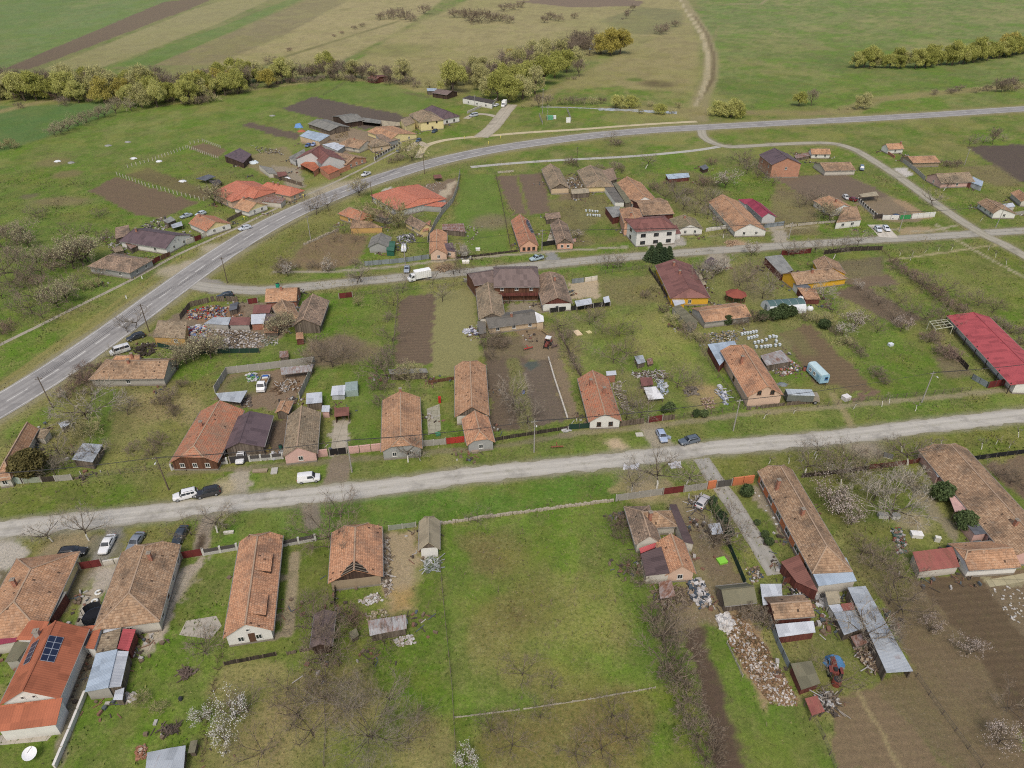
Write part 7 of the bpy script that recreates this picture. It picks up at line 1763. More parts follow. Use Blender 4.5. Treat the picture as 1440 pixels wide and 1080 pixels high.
def tractor(pc,heading,label,canopy=(226,226,222)):
 p=G(*pc);a=math.radians(heading);T=Loc(p,a);red=plain((126,66,58),.6,.25,0,'faded_red_paint')
 root=empty('tractor',p,label,'tractor')
 m=MB();m.hexa([T(1.7,.35,.75),T(.2,.4,.75),T(.2,-.4,.75),T(1.7,-.35,.75)],[T(1.6,.28,1.35),T(.2,.34,1.5),T(.2,-.34,1.5),T(1.6,-.28,1.35)]);m.build('bonnet',red,root)
 m=MB();m.hexa([T(.2,.5,.7),T(-1.1,.5,.7),T(-1.1,-.5,.7),T(.2,-.5,.7)],[T(.2,.45,1.2),T(-1.1,.45,1.2),T(-1.1,-.45,1.2),T(.2,-.45,1.2)]);m.build('body',red,root)
 m=MB();m.box(T(-.6,0,1.2),.5,.5,.35,a);m.build('seat',TRIM(),root)
 if canopy:
  m=MB();m.hexa([T(.35,.72,2.45),T(-1.2,.72,2.45),T(-1.2,-.72,2.45),T(.35,-.72,2.45)],[T(.3,.68,2.55),T(-1.15,.68,2.55),T(-1.15,-.68,2.55),T(.3,-.68,2.55)]);m.build('canopy',plain(canopy,.6,.1,0,'canopy'),root)
  for x in(.3,-1.1):
   for y in(.62,-.62):m=MB();m.beam(T(x,y,1.1),T(x,y,2.46),.06,.06);m.build('canopy_post',TRIM(),root)
 for s in(1,-1):
  wheel(root,T,-.75,s*.78,.72,.36);wheel(root,T,1.25,s*.6,.42,.22)
  m=MB();m.box(T(-.75,s*.78,1.46),1.1,.4,.06,a);m.build('mudguard',red,root)
 m=MB();m.tube(T(1.2,.15,1.4),T(1.2,.15,2.0),.05,.05,8);m.build('exhaust',TRIM(),root)
tractor((770,487),250,'red tractor with white canopy at the top of the brown plots')
tractor((1171,944),80,'rusty red machine under bare twigs near a blue tarpaulin',None)
# fences, walls and gates
POSTC={}
def fence(label,pts,style,h=1.4,name='fence',cat='fence',group=None,mat=None,pw=2.4):
 P=Gs(pts);base=P[0].copy();root=empty(name,base,label,cat,group);F_=random.Random(len(label)*7+int(base.x))
 W={'wood':wood((84,72,60),(132,118,102),.16),'dark':wood((46,40,36),(80,70,62),.18),'concrete':plain((158,154,144),.9,.25,0,'concrete_panel'),'metal':sheet((134,142,144),.1,.2,.2),'green':plain((40,64,52),.9,.2,0,'green_mesh'),'wire':plain((112,104,92),.9,.2,0,'wire'),'wall':plaster_mat((206,200,186),.4),'brush':twig_mat((92,78,62),(140,122,100)),'stone':plain((168,158,138),.95,.35,0,'field_stone'),'low':plain((174,172,164),.9,.2,0,'rendered_base'),'pale':wood((160,152,134),(196,188,170),.2),'stakes':plain((196,190,174),.9,.2,0,'stake'),'black':plain((34,34,36),.9,.3,0,'black_screen')}[style]
 if mat:W=mat
 pm={'concrete':plain((176,172,162),.9,.2,0,'concrete_post'),'low':plain((196,194,186),.9,.15,0,'pier'),'wall':W,'stone':W,'stakes':W,'pale':wood((176,168,150),(206,198,182),.2)}.get(style,wood((96,84,72),(140,126,110),.2))
 if style in('metal','green','black'):pm=plain((92,92,90),.7,.2,.2,'metal_post')
 panels=MB();posts=[]
 for A,B in zip(P,P[1:]):
  L=(B-A).length;d=(B-A).normalized();n=max(1,int(round(L/pw)));a=math.atan2(d.y,d.x);nn=V3((-d.y,d.x,0))
  for i in range(n+(1 if B is P[-1]else 0)):posts.append((A+d*(L*i/n),a))
  for i in range(n):
   q0=A+d*(L*i/n+.07);q1=A+d*(L*(i+1)/n-.07);l=(q1-q0).length
   def quad(z0,z1,z1b,t,off=0.0):
    b_=[q0+nn*(off-t/2),q1+nn*(off-t/2),q1+nn*(off+t/2),q0+nn*(off+t/2)]
    panels.hexa([v+V3((0,0,z0))for v in b_],[b_[0]+V3((0,0,z1)),b_[1]+V3((0,0,z1b)),b_[2]+V3((0,0,z1b)),b_[3]+V3((0,0,z1))])
   j0,j1=F_.uniform(-.06,.06),F_.uniform(-.06,.06)
   if style in('wood','dark','pale'):
    k=max(2,int(l/.42))
    for c in range(k):
     if F_.random()<.05 and style!='dark':continue
     u0=q0+d*(l*c/k+.01);u1=q0+d*(l*(c+1)/k-.02);zt=h+F_.uniform(-.12,.08)
     b_=[u0-nn*.015,u1-nn*.015,u1+nn*.015,u0+nn*.015]
     panels.hexa([v+V3((0,0,.04))for v in b_],[v+V3((0,0,zt))for v in b_])
   elif style in('concrete','metal','green','black'):quad(.02,h+j0*.4,h+j0*.4,.06)
   elif style=='wall':quad(0,h,h,.24);quad(h+.002,h+.1,h+.1,.34)
   elif style=='low':
    quad(0,h*.42,h*.42,.22)
   elif style=='wire':
    for z in(.3,.65,1.0,h-.05):panels.beam(q0-d*.07+V3((0,0,z)),q1+d*.07+V3((0,0,z)),.025,.025)
   elif style=='stone':
    c=0
    while c<l:
     s_=F_.uniform(.3,.6);panels.box(q0+d*c+nn*F_.uniform(-.12,.12),s_,F_.uniform(.3,.5),h*F_.uniform(.5,1.1),a+F_.uniform(-.4,.4));c+=s_*.85
   elif style=='brush':
    for c in range(int(l*9)):
     u0=q0+d*F_.uniform(0,l)+nn*F_.uniform(-.35,.35);ribbon(panels,u0,(V3((F_.uniform(-.8,.8),F_.uniform(-.8,.8),1))).normalized(),h*F_.uniform(.5,1.2),.07,F_,.3)
   if style=='low':
    dk=MB();b_=[q0-nn*.03,q1-nn*.03,q1+nn*.03,q0+nn*.03]
    dk.hexa([v+V3((0,0,h*.42+.01))for v in b_],[v+V3((0,0,h-.06))for v in b_]);dk.build('infill_panel',plain((84,80,78),.6,.2,0,'dark_infill'),root)
 if panels.v:panels.build('panels',W,root)
 if style in('wall','stone','brush'):return root
 th={'concrete':.16,'stakes':.2,'low':.34}.get(style,.1);ph=h+.08
 key=(style,round(ph,2),pm.name)
 if key not in POSTC:
  m=MB();m.box((0,0,0),th,th,ph);POSTC[key]=m.mesh('post',pm)
 if len(posts)>95:posts=posts[::2]
 for q,a in posts:link_mesh('post',POSTC[key],root,q-base,a)
 return root
def gate(label,p,q,mat,h=1.7,group=None):
 A,B=G(*p),G(*q);d=(B-A).normalized();nn=V3((-d.y,d.x,0));L=(B-A).length;a=math.atan2(d.y,d.x)
 root=empty('gate',(A+B)/2,label,'gate',group)
 for u0,u1 in((.12,L/2-.02),(L/2+.02,L-.12)):
  m=MB();b_=[A+d*u0-nn*.04,A+d*u1-nn*.04,A+d*u1+nn*.04,A+d*u0+nn*.04]
  m.hexa([v+V3((0,0,.1))for v in b_],[v+V3((0,0,h))for v in b_]);m.build('gate_leaf',mat,root)
 for u in(0,L):
  m=MB();m.box(A+d*u,.22,.22,h+.15,a);m.build('gate_post',plain((150,142,130),.9,.2,0,'gate_post'),root)
MAROON=sheet((112,50,48),0.05,.15,.2);DKGATE=plain((66,64,64),.6,.15,.1,'dark_gate');ORW=plaster_mat((208,126,84),.2);PINKW=plaster_mat((214,172,160),.3)
fence('grey railing wall with dark panels before the brown timber gable',[(242,661),(282,656),(320,652)],'low',1.5)
gate('dark grey drive gate of the purple carport yard',(324,652),(351,649),DKGATE)
fence('grey railing wall with dark panels right of the dark grey gate',[(352,649),(398,645)],'low',1.5)
fence('short pink wall left of the black gate',[(447,643),(462,641)],'wall',1.7,'garden_wall','wall',mat=PINKW)
gate('black gate across the concrete drive between pink walls',(464,641),(488,638),plain((40,38,38),.6,.2,0,'black_gate'))
fence('longer pink wall right of the black gate',[(490,638),(538,633)],'wall',1.7,'garden_wall','wall',mat=PINKW)
fence('grey concrete fence left of the bright red gate',[(594,628),(626,625)],'concrete',1.6)
gate('bright red gate beside the small rounded gable',(627,625),(654,622),sheet((176,62,52),0.05,.15,.2))
fence('dark low rail fence along the two brown plots',[(692,621),(740,613),(798,604)],'dark',1.0)
fence('green mesh fence beside the white gabled cottage',[(800,604),(829,602)],'green',1.4)
fence('weathered plank fence right of the white gabled cottage',[(872,600),(909,595)],'wood',1.6)
gate('maroon gate behind the silver blue car',(911,595),(931,592),MAROON)
fence('weathered plank fence between maroon gate and garden bushes',[(932,592),(948,590)],'wood',1.5)
fence('wire fence along the junk garden street side',[(948,590),(1000,583),(1046,575)],'wire',1.4)
fence('dark low fence before the tall peach house and truck',[(1050,577),(1100,571),(1145,567)],'wood',1.0)
fence('wire fence along the orchard street side',[(1150,573),(1220,564),(1300,557),(1364,550)],'wire',1.3)
fence('leaning grey sheet fence at the corner of the red barn garden',[(1366,533),(1387,545)],'metal',1.5)
fence('maroon sheet fence at the street end of the red barn',[(1388,546),(1418,541)],'metal',1.9,mat=MAROON)
fence('pale green concrete fence at the far left street corner',[(-20,684),(31,680)],'concrete',1.7,mat=plain((168,182,168),.9,.3,0,'pale_green_panel'))
fence('lichened pale panel fence under the bronze conifer',[(34,680),(59,678)],'concrete',1.4,mat=plain((150,156,136),.9,.3,0,'lichen_panel'))
fence('dark board fence between pale panels on the left',[(60,678),(78,677)],'dark',1.4)
fence('short pale panel fence at the end of the left street fence',[(79,677),(102,675)],'concrete',1.5)
fence('sagging wire fence across the overgrown plot front',[(103,675),(170,667),(241,658)],'wire',1.3)
gate('maroon gate beside the cream walled house',(114,801),(145,796),MAROON)
fence('low cream wall between maroon gate and white hipped house',[(146,796),(178,790)],'wall',1.1,'garden_wall','wall')
gate('maroon gate right of the white hipped house',(257,786),(286,781),MAROON)
fence('dark panel fence with pale piers left of the long orange house',[(287,781),(334,773)],'low',1.5)
fence('dark panel fence with pale piers right of the long orange house',[(397,769),(444,760)],'low',1.5)
fence('greenish panel fence between derelict house and shingled hut',[(547,746),(585,741)],'concrete',1.2,mat=plain((140,146,130),.9,.3,0,'greenish_panel'))
fence('tumbled low stone wall along the top of the pasture',[(620,737),(680,728),(750,719),(864,704)],'stone',.55,'stone_wall','wall')
fence('old post and wire fence on the left side of the pasture',[(618,787),(624,850),(629,902),(636,970),(642,1080)],'wire',1.3)
fence('pale line of low boards across the bottom of the pasture',[(640,1010),(730,999),(830,984),(921,968)],'pale',.35)
fence('wattle brush fence between two bottom gardens',[(314,903),(307,935),(297,985),(284,1076)],'brush',1.2)
fence('dark plank fence along the end of the lawn',[(316,936),(352,929),(389,922)],'dark',.9)
fence('broken plank fence near the dark brown shed',[(404,921),(440,914)],'wood',.8)
fence('dark fence between the lawn and the derelict house',[(474,806),(471,856)],'dark',1.6)
fence('leaning old posts in the overgrown bottom row',[(457,985),(459,1030),(456,1078)],'wire',1.3)
fence('white wall along the passage of the tin workshop',[(122,976),(100,1030),(78,1082)],'wall',.9,'garden_wall','wall',mat=plaster_mat((226,222,212),.2))
fence('grey concrete fence left of the maroon gates by the compound',[(866,705),(930,696)],'concrete',1.7)
gate('maroon double gate between concrete fences',(932,696),(961,692),MAROON)
fence('grey concrete fence between maroon gate and orange wall',[(963,692),(993,688)],'concrete',1.7)
fence('short orange wall left of the dark grey drive gate',[(994,688),(1006,686)],'wall',1.9,'garden_wall','wall',mat=ORW)
gate('dark grey gate across the paved drive between orange walls',(1007,686),(1028,683),plain((92,88,84),.6,.15,.1,'grey_gate'))
fence('longer orange wall joining the long orange house',[(1029,683),(1059,679)],'wall',1.9,'garden_wall','wall',mat=ORW)
fence('green mesh fence along the rubbish yard',[(999,706),(1010,735),(1028,778),(1047,823)],'green',1.4)
fence('dark red board fence at the foot of the paved drive',[(1100,822),(1137,815)],'dark',1.6,mat=wallm('redwood'))
fence('old dark garden fence behind the orange house',[(1127,672),(1180,666),(1218,661)],'dark',1.2)
fence('dark red plank fence at the top of the garden path',[(1221,660),(1258,656),(1297,650)],'dark',1.3,mat=wallm('redwood'))
fence('long black screen fence right of the pink farmhouse',[(1364,648),(1400,643),(1500,630)],'black',1.2)
fence('long plank fence between rubble heap and dark red hut',[(1080,872),(1092,905),(1108,940)],'metal',1.4)
fence('loose white poles lying along the rubble heap',[(1022,905),(1034,930),(1044,952)],'pale',.6)
fence('wire fence between grass and bottom plots',[(1142,1008),(1158,1040),(1175,1085)],'wire',1.1)
fence('wire line between the two bottom right plots',[(1288,952),(1325,1005),(1380,1080)],'wire',1.0)
fence('pale low wall along the cattle track',[(771,504),(780,535),(790,565),(798,590)],'wall',.5,'stone_wall','wall')
fence('old fence between tractor yard and lawn',[(784,465),(797,490),(808,515),(826,548)],'wood',1.1)
fence('fence between ploughed strip and lawn gardens',[(560,420),(556,460),(552,500)],'wire',1.2)
fence('wire fence between olive field and timber house',[(668,405),(671,440),(676,480),(684,505)],'wire',1.1)
fence('brownish garden fence below the olive field',[(602,540),(640,534)],'dark',1.0,mat=wallm('brownwood'))
fence('grey concrete wall on the left side of the truck yard',[(303,553),(320,526)],'concrete',2.0,'yard_wall','wall')
fence('grey concrete wall along the back of the truck yard',[(320,526),(380,519),(442,511)],'concrete',2.0,'yard_wall','wall')
fence('grey concrete wall on the right side of the truck yard',[(443,511),(433,538),(422,562)],'concrete',2.0,'yard_wall','wall')
fence('dark grey board fence around the top of the junk yard',[(254,450),(268,432),(300,424),(335,424)],'wood',1.7)
gate('dark red gate in the corner of the junk yard',(349,428),(363,426),MAROON)
fence('green tarpaulin fence below the ochre yard house',[(223,488),(262,497),(310,497),(365,496)],'green',1.4)
gate('maroon gate on the lane behind the brown barn',(477,420),(496,418),MAROON)
fence('dark wire fence along the lane before the ploughed strip',[(500,416),(560,410),(660,400)],'wire',1.2)
fence('grey blue sheet fence before the grey hut',[(513,374),(560,370),(604,364)],'metal',1.6)
fence('curving grey concrete wall beside the bright green plot',[(647,246),(643,268),(637,285),(622,302),(612,318),(602,341)],'concrete',2.2,'yard_wall','wall')
fence('low block fence along the triangular plot',[(428,345),(455,333),(476,324)],'stone',.8)
fence('dark post fence on the lane before the bright green plot',[(642,364),(690,359),(728,354)],'dark',.8)
fence('fence on the left side of the two brown beds',[(697,246),(704,275),(712,318),(718,350)],'wood',1.0)
fence('row of pale posts at the head of the brown beds',[(700,244),(722,242)],'pale',1.0)
gate('black gate between the two cottages',(762,347),(781,344),plain((44,44,42),.6,.2,0,'black_gate'))
fence('pink wall before the carved gable cottage',[(783,344),(810,340)],'wall',1.0,'garden_wall','wall',mat=PINKW)
gate('red garage style gate of the white villa',(924,334),(942,332),MAROON)
gate('dark red gate right of the white villa',(944,332),(958,330),MAROON)
fence('white wall joining the white cottage and the long house',[(992,326),(1031,320)],'wall',1.2,'garden_wall','wall',mat=plaster_mat((220,216,206),.4))
fence('grey sheet gate fence beside the crimson workshop',[(1074,321),(1102,317)],'metal',1.6)
fence('pale picket fence toward the white walled house',[(1104,320),(1140,316),(1174,313)],'pale',1.0)
gate('dark gate between the white wing and the white wall',(1228,308),(1240,307),plain((70,62,56),.7,.2,0,'brown_gate'))
fence('white wall left of the green gate',[(1240,309),(1263,309)],'wall',1.6,'garden_wall','wall',mat=plaster_mat((226,224,216),.2))
gate('bright green gate in the long white wall',(1264,309),(1280,308),plain((60,142,84),.6,.15,0,'green_gate'))
fence('long white wall right of the green gate',[(1281,308),(1314,305)],'wall',1.8,'garden_wall','wall',mat=plaster_mat((226,224,216),.25))
fence('zigzag white garden wall with dark gaps',[(1206,283),(1218,294),(1232,306)],'low',1.5,'garden_wall','wall')
fence('dark fence along the near side of the lane behind the yellow farmhouse',[(1158,358),(1200,353),(1240,352)],'dark',1.6)
fence('maroon fence behind the yellow farmhouse yard',[(1098,359),(1140,356)],'metal',1.7,mat=MAROON)
fence('dark hedge fence down the right side of the garden beds',[(1241,353),(1262,372),(1290,396),(1320,420)],'brush',1.5)
fence('white post rail between lane and villa field',[(842,386),(880,381),(925,376)],'wire',1.2)
fence('grey gate boards at the sandy yard',[(804,399),(821,397)],'metal',1.6)
fence('cream wall at the head of the sandy yard',[(822,397),(840,394)],'wall',1.4,'garden_wall','wall',mat=plaster_mat((222,214,196),.3))
fence('black boarded fence with pale posts at the sandy yard bottom',[(773,440),(810,436),(858,430)],'concrete',1.5,mat=plain((48,46,44),.9,.3,0,'black_board'))
fence('old board fence along the burgundy house garden',[(912,380),(926,400),(943,428)],'dark',1.3)
fence('wire fence between lawn and peach house lot',[(950,440),(975,475),(1000,515),(1040,572)],'wire',1.2)
fence('grey block fence along the side lane by the brick coloured barn',[(1266,226),(1285,240),(1300,254)],'concrete',1.7,mat=plain((166,162,152),.9,.25,0,'block_fence'))
fence('red brick low wall beside the firewalled white house',[(1244,214),(1258,223)],'wall',1.1,'garden_wall','wall',mat=brick_mat((168,104,80),(184,120,94)))
fence('grey concrete fence of the whitewashed cottage',[(1421,304),(1440,301)],'concrete',1.4)
fence('row of pale vineyard stakes along the big soil bed',[(165,247),(205,262),(250,274),(287,283)],'stakes',1.5,pw=2.6)
fence('pale stake fence on the meadow side of the vineyard',[(180,236),(215,226),(262,209)],'stakes',1.3,pw=1.9)
fence('row of pale stakes round the small brown bed',[(264,208),(285,216),(307,224)],'stakes',1.3,pw=1.9)
fence('pale stakes at the far end of the small brown bed',[(268,203),(285,199),(310,208)],'stakes',1.3,pw=1.9)
fence('grey board fence of the orange brick outbuilding',[(385,250),(405,256),(425,262)],'wood',1.6)
fence('brick wall between the black door garage and the outbuilding',[(478,244),(493,238)],'wall',1.8,'garden_wall','wall',mat=brick_mat((190,118,82),(206,134,96)))
fence('grey street fence before the pyramid roof house',[(527,226),(545,215),(564,205)],'low',1.6)
fence('grey wall and dark fence of the salmon street house court',[(383,284),(391,281),(400,278)],'concrete',1.7)
fence('grey plank fence right of the pale yellow gabled cottage',[(320,313),(335,305),(352,297)],'wood',1.5)
fence('dark red sheet fence left of the decorated white gable',[(209,375),(226,366)],'metal',1.6,mat=MAROON)
fence('orange brown board fence joining the decorated white gable',[(227,366),(240,360)],'dark',1.6,mat=wallm('brownwood'))
fence('white wall right of the decorated white gable',[(263,344),(273,340)],'wall',1.7,'garden_wall','wall')
gate('dark red gate between white walls on the sidewalk',(274,340),(284,336),MAROON)
fence('white wall left of the pale yellow gabled cottage',[(285,335),(296,330)],'wall',1.7,'garden_wall','wall')
fence('dark wooden screen in the shrub garden by the red barn',[(1335,496),(1348,508),(1360,521)],'dark',1.4)
fence('white wall of the flat outbuilding by the parking',[(692,147),(699,142)],'wall',1.6,'garden_wall','wall')
fence('white low wall toward the silver van',[(657,160),(677,151)],'wall',1.2,'garden_wall','wall')
fence('grey mesh fence of the pumping station, left side',[(758,163),(763,175)],'concrete',1.6)
fence('grey mesh fence of the pumping station, right side',[(797,154),(803,170)],'concrete',1.6)
fence('field fence at the far end of the bright lawn',[(455,135),(475,123),(492,112)],'wire',1.2)
# poles and wires
CONC=plain((158,154,146),.9,.15,0,'pole_concrete');PWOOD=wood((84,72,60),(120,106,90),.3)
def pole(p,label,h=8.5,mat=None,lamp=False,group=None,lean=0.0):
 b=G(*p);root=empty('utility_pole',b,label,'utility pole',group)
 m=MB();m.tube(b,b+V3((lean*h,0,h)),.15,.09,8);m.build('pole',mat or PWOOD,root,smooth=True)
 top=b+V3((lean*h,0,h))
 m=MB();m.beam(top+V3((-.7,-.2,-.5)),top+V3((.7,.2,-.5)),.1,.1);ca=m.build('crossarm',mat or PWOOD,root)
 for k in(-.6,-.2,.2,.6):
  m=MB();m.tube(top+V3((k,k*.28,-.44)),top+V3((k,k*.28,-.26)),.05,.04,6);m.build('insulator',plain((220,216,206),.4,.1,0,'porcelain'),ca)
 if lamp:
  m=MB();m.beam(top+V3((0,0,-.9)),top+V3((.3,-1.2,-.6)),.06,.06);a=m.build('lamp_arm',CONC,root)
  m=MB();m.box(top+V3((.34,-1.35,-.68)),.22,.5,.12);m.build('lamp_head',plain((214,214,208),.4,.1,0,'lamp_head'),a)
 return top
def wire(p,q,label,sag=.6,n=8,group='wires between the street poles',offs=(-.6,0,.6)):
 for k in offs:
  a=p+V3((k,k*.28,-.25));b=q+V3((k,k*.28,-.25));m=MB();pr=a
  for i in range(1,n+1):
   t=i/n;c=a.lerp(b,t)-V3((0,0,sag*4*t*(1-t)));m.beam(pr,c,.04,.04);pr=c
  o=m.build('overhead_wire',plain((70,68,66),.7,.1,0,'cable'),None,origin=(p+q)/2);tag(o,label,'wire',group)
tp=[pole((74.4,574),'dark leaning pole beside the main road, lower left',lean=-.04),pole((210,467),'dark pole beside the main road near the ochre yard house'),pole((320,398),'dark pole at the mouth of the lane'),pole((437,337),'pale concrete pole beside the triangular plot',mat=CONC),pole((524,286),'dark pole on the bend near the pale forecourt'),pole((597,245),'dark pole at the road junction',h=9)]
for a,b in zip(tp,tp[1:]):wire(a,b,'thin wire strung along the main road poles',group='wires along the main road')
ts=[pole((-40,715),'concrete pole at the left edge of the dirt road',mat=CONC),pole((237.5,689),'leaning wooden pole with lamp near the white estate car',lamp=True,lean=-.03),pole((495,664),'slim white footed pole before the pink wall',mat=CONC),pole((751,636),'concrete pole with lamp before the two brown plots',mat=CONC,lamp=True),pole((1031,606),'slim concrete pole before the tall peach house',mat=CONC),pole((1296,566),'lattice like pole with lamp before the orchard',mat=CONC,lamp=True),pole((1520,540),'pole beyond the red barn',mat=CONC)]
for a,b in zip(ts,ts[1:]):wire(a,b,'thin wire strung above the dirt road verge',group='wires above the dirt road')
tl=[pole((570,372),'slim pole by the silver grey car on the lane',mat=CONC,h=7.5),pole((762,353),'slim concrete pole between the two cottages',mat=CONC,h=7.5),pole((1109,336),'short white post pole beside the crimson workshop drive',mat=CONC,h=6),pole((1264,326),'slim pole before the green gate',mat=CONC,h=7.5),pole((1400,320),'stout concrete pole at the crossing by the whitewashed cottage',mat=CONC,h=9,lean=.06)]
for a,b in zip(tl,tl[1:]):wire(a,b,'thin wire strung along the village lane',group='wires along the village lane')
pole((811,229),'dark thin pole beside the footpath',h=7)
pole((529,227),'pole before the pyramid roof house',h=8)
pole((763,160),'tall thin mast at the pumping station',h=13,mat=CONC)
pole((770,170),'second shorter mast at the pumping station',h=8,mat=CONC)
pole((668,158),'slim pole by the silver van',h=9,mat=CONC)
pole((1356,232),'slim pole in the grass behind the brick coloured barn',h=7,mat=CONC)
for q,l in(((200,392),'left'),((178,420),'lower')):
 b=G(*q);r=empty('road_marker',b,'white kilometre marker post on the main road verge, %s one near the sidewalk'%l,'marker post')
 m=MB();m.box(b,.3,.16,1.1,.6);m.build('post',plain((228,226,218),.7,.1,0,'white_paint'),r)
 m=MB();m.box(b+V3((0,0,1.102)),.32,.18,.12,.6);m.build('cap',plain((60,60,60),.7,.1,0,'black_paint'),r)
for i,q in enumerate(((344,309),(375,289),(427,278),(653,196),(687,203),(704,195))):
 b=G(*q);r=empty('gas_marker',b,'small yellow pipeline marker on the main road verge','marker post','yellow pipeline markers along the main road')
 m=MB();m.box(b,.14,.14,1.0);m.build('post',plain((222,206,96),.7,.1,0,'yellow_paint'),r)
 m=MB();m.box(b+V3((0,0,1.002)),.5,.12,.42,.4);m.build('plate',plain((232,220,110),.6,.1,0,'yellow_plate'),r)
# heaps, stacks and yard things
def mats_for(cols):return[plain(tuple(int(v*.86)for v in c),.9,.3,0,'scrap')for c in cols]
def heap(label,pts,n,cols,size=(.15,.5),hmax=.7,name='rubble_heap',cat='heap',planks=0.0,seed=1):
 """uncountable debris lying inside a measured outline"""
 r=random.Random(seed+len(label));P=Gs(pts);cx=sum((p.x for p in P))/len(P);cy=sum((p.y for p in P))/len(P)
 m=MB();X=[p.x for p in P];Y=[p.y for p in P];arr=[(p.x,p.y)for p in P]
 def inside(x,y):
  c=False
  for i in range(len(arr)):
   x1,y1=arr[i];x2,y2=arr[(i+1)%len(arr)]
   if(y1>y)!=(y2>y)and x<(x2-x1)*(y-y1)/(y2-y1)+x1:c=not c
  return c
 ext=max(max(X)-min(X),max(Y)-min(Y))/2
 k=0;tries=0
 while k<n and tries<n*30:
  tries+=1;x,y=r.uniform(min(X),max(X)),r.uniform(min(Y),max(Y))
  if not inside(x,y):continue
  k+=1;fall=max(0,1-math.hypot(x-cx,y-cy)/ext);z=r.uniform(0,hmax*fall)
  c=noise.noise(V3((x*.7,y*.7,seed*3.1)))*.5+.5
  mi=min(len(cols)-1,max(0,int((c+r.uniform(-.35,.35))*len(cols))))
  s=r.uniform(*size)
  if r.random()<planks:m.beam((x,y,z+.1),(x+r.uniform(-1,1)*s*4,y+r.uniform(-1,1)*s*4,z+r.uniform(.05,.5)),.14,.05,mi)
  else:
   a=r.uniform(0,3.14);u=V3((math.cos(a),math.sin(a),r.uniform(-.5,.5)))*s*.6;v=V3((-math.sin(a),math.cos(a),r.uniform(-.5,.5)))*s*.45;b=V3((x,y,max(z-.03,0)))
   q=[b-u-v,b+u-v*.8,b+u*.8+v,b-u*.9+v];q=[V3((t.x,t.y,max(t.z,0.005)))for t in q]
   m.hexa(q,[t+V3((r.uniform(-.06,.06),r.uniform(-.06,.06),s*r.uniform(.15,.5)))for t in q],mi)
 o=m.build(name,mats_for(cols),None,origin=(cx,cy,0));return tag(o,label,cat,None,'stuff')
WHT=[(232,228,222),(214,206,196),(190,176,158),(236,234,230)]
MIX=[(206,200,190),(150,128,104),(110,98,84),(176,150,122),(96,110,124),(224,222,218)]
heap('long heap of white and rusty brown building rubble by the dark plot',[(1016,872),(1040,862),(1070,900),(1100,945),(1126,992),(1085,992),(1052,950),(1025,905)],1500,[(240,236,230),(206,190,170),(170,138,104),(150,118,86),(222,212,200),(134,108,78),(120,104,74)],(.08,.36),.5)
heap('bright white rubble at the head of the long rubble heap',[(1008,868),(1022,862),(1032,878),(1024,890),(1012,884)],260,[(242,240,236),(232,228,222),(220,212,202)],(.2,.6),.8)
heap('white scrap heap of sacks and a blue tarp below the peach gable',[(966,818),(984,812),(994,832),(998,850),(984,858),(970,838)],240,[(226,222,218),(206,200,192),(84,96,108),(170,152,130),(232,230,228)],(.2,.7),.9)
heap('planks and branches dumped below the roofless ruin',[(924,830),(960,822),(975,850),(940,870),(920,850)],200,[(130,112,92),(160,142,120),(104,90,76)],(.2,.5),.7,'plank_pile','plank pile',.6)
heap('bricks and bins heaped at the end of the paved drive',[(1048,800),(1066,796),(1074,812),(1058,822)],90,MIX,(.15,.45),.5)
heap('planks and car parts beside the wrecked pale car',[(968,702),(984,696),(992,716),(976,720)],90,[(190,186,178),(140,126,108),(96,92,90),(206,202,196)],(.2,.6),.5,planks=.6)
heap('scattered junk between mustard outhouse and dark red hut',[(1110,826),(1136,822),(1140,840),(1116,842)],70,[(236,234,232),(60,62,66),(150,130,108)],(.2,.6),.4)
heap('white metal scrap beside the small white tin roof',[(1146,836),(1158,832),(1162,852),(1150,856)],80,[(222,222,220),(170,168,164),(120,118,114)],(.2,.6),.7)
heap('stacked boards and rusty sheets along the long narrow shed',[(1198,908),(1220,900),(1240,945),(1226,952),(1210,930)],220,[(150,128,104),(176,156,130),(112,94,78),(200,196,190)],(.2,.5),.8,planks=.5)
heap('long poles laid on the low tin shed',[(1176,870),(1186,866),(1196,890),(1188,896)],30,[(200,186,160),(170,154,130)],(.3,.6),2.2,'pole_stack','pole stack',1.0)
heap('scrap pile between mossy shed and rusty red shelter',[(1150,978),(1168,972),(1180,984),(1170,1004),(1158,1000)],220,[(130,112,92),(176,166,150),(96,88,80),(206,204,200)],(.15,.5),.8,planks=.4)
heap('white plastic debris below the derelict house gable',[(500,846),(530,834),(540,844),(518,852)],130,WHT,(.12,.4),.4)
heap('broken wall debris along the right side of the derelict house',[(537,762),(547,758),(551,830),(542,842),(536,810)],260,[(170,152,130),(200,190,174),(126,110,94),(214,208,198)],(.12,.45),.6,planks=.25)
heap('white bottles and rubbish below the rusty tin roof',[(554,900),(580,892),(586,904),(560,910)],150,WHT,(.12,.35),.4)
heap('bundled white pipes beside the shingled hut',[(595,788),(616,782),(619,800),(600,806)],80,[(220,220,216),(170,176,170),(120,130,110)],(.2,.5),.4,planks=.6)
heap('pale straw and boards beside the rabbit hutch',[(512,862),(540,856),(548,868),(520,878)],90,[(186,172,134),(160,146,112),(206,196,170)],(.15,.4),.3)
heap('junk yard debris of pale rubble behind the tin roofs',[(285,470),(300,462),(345,462),(372,470),(366,490),(310,494),(292,486)],800,[(196,186,172),(160,140,116),(214,208,200),(128,112,96),(226,222,216),(110,104,100)],(.12,.5),.7)
heap('colourful junk beside the grey fence of the junk yard',[(258,438),(300,430),(322,432),(318,446),(290,450),(264,450)],360,[(176,150,118),(90,110,150),(190,70,60),(206,200,192),(116,98,82),(214,186,150)],(.15,.6),.8)
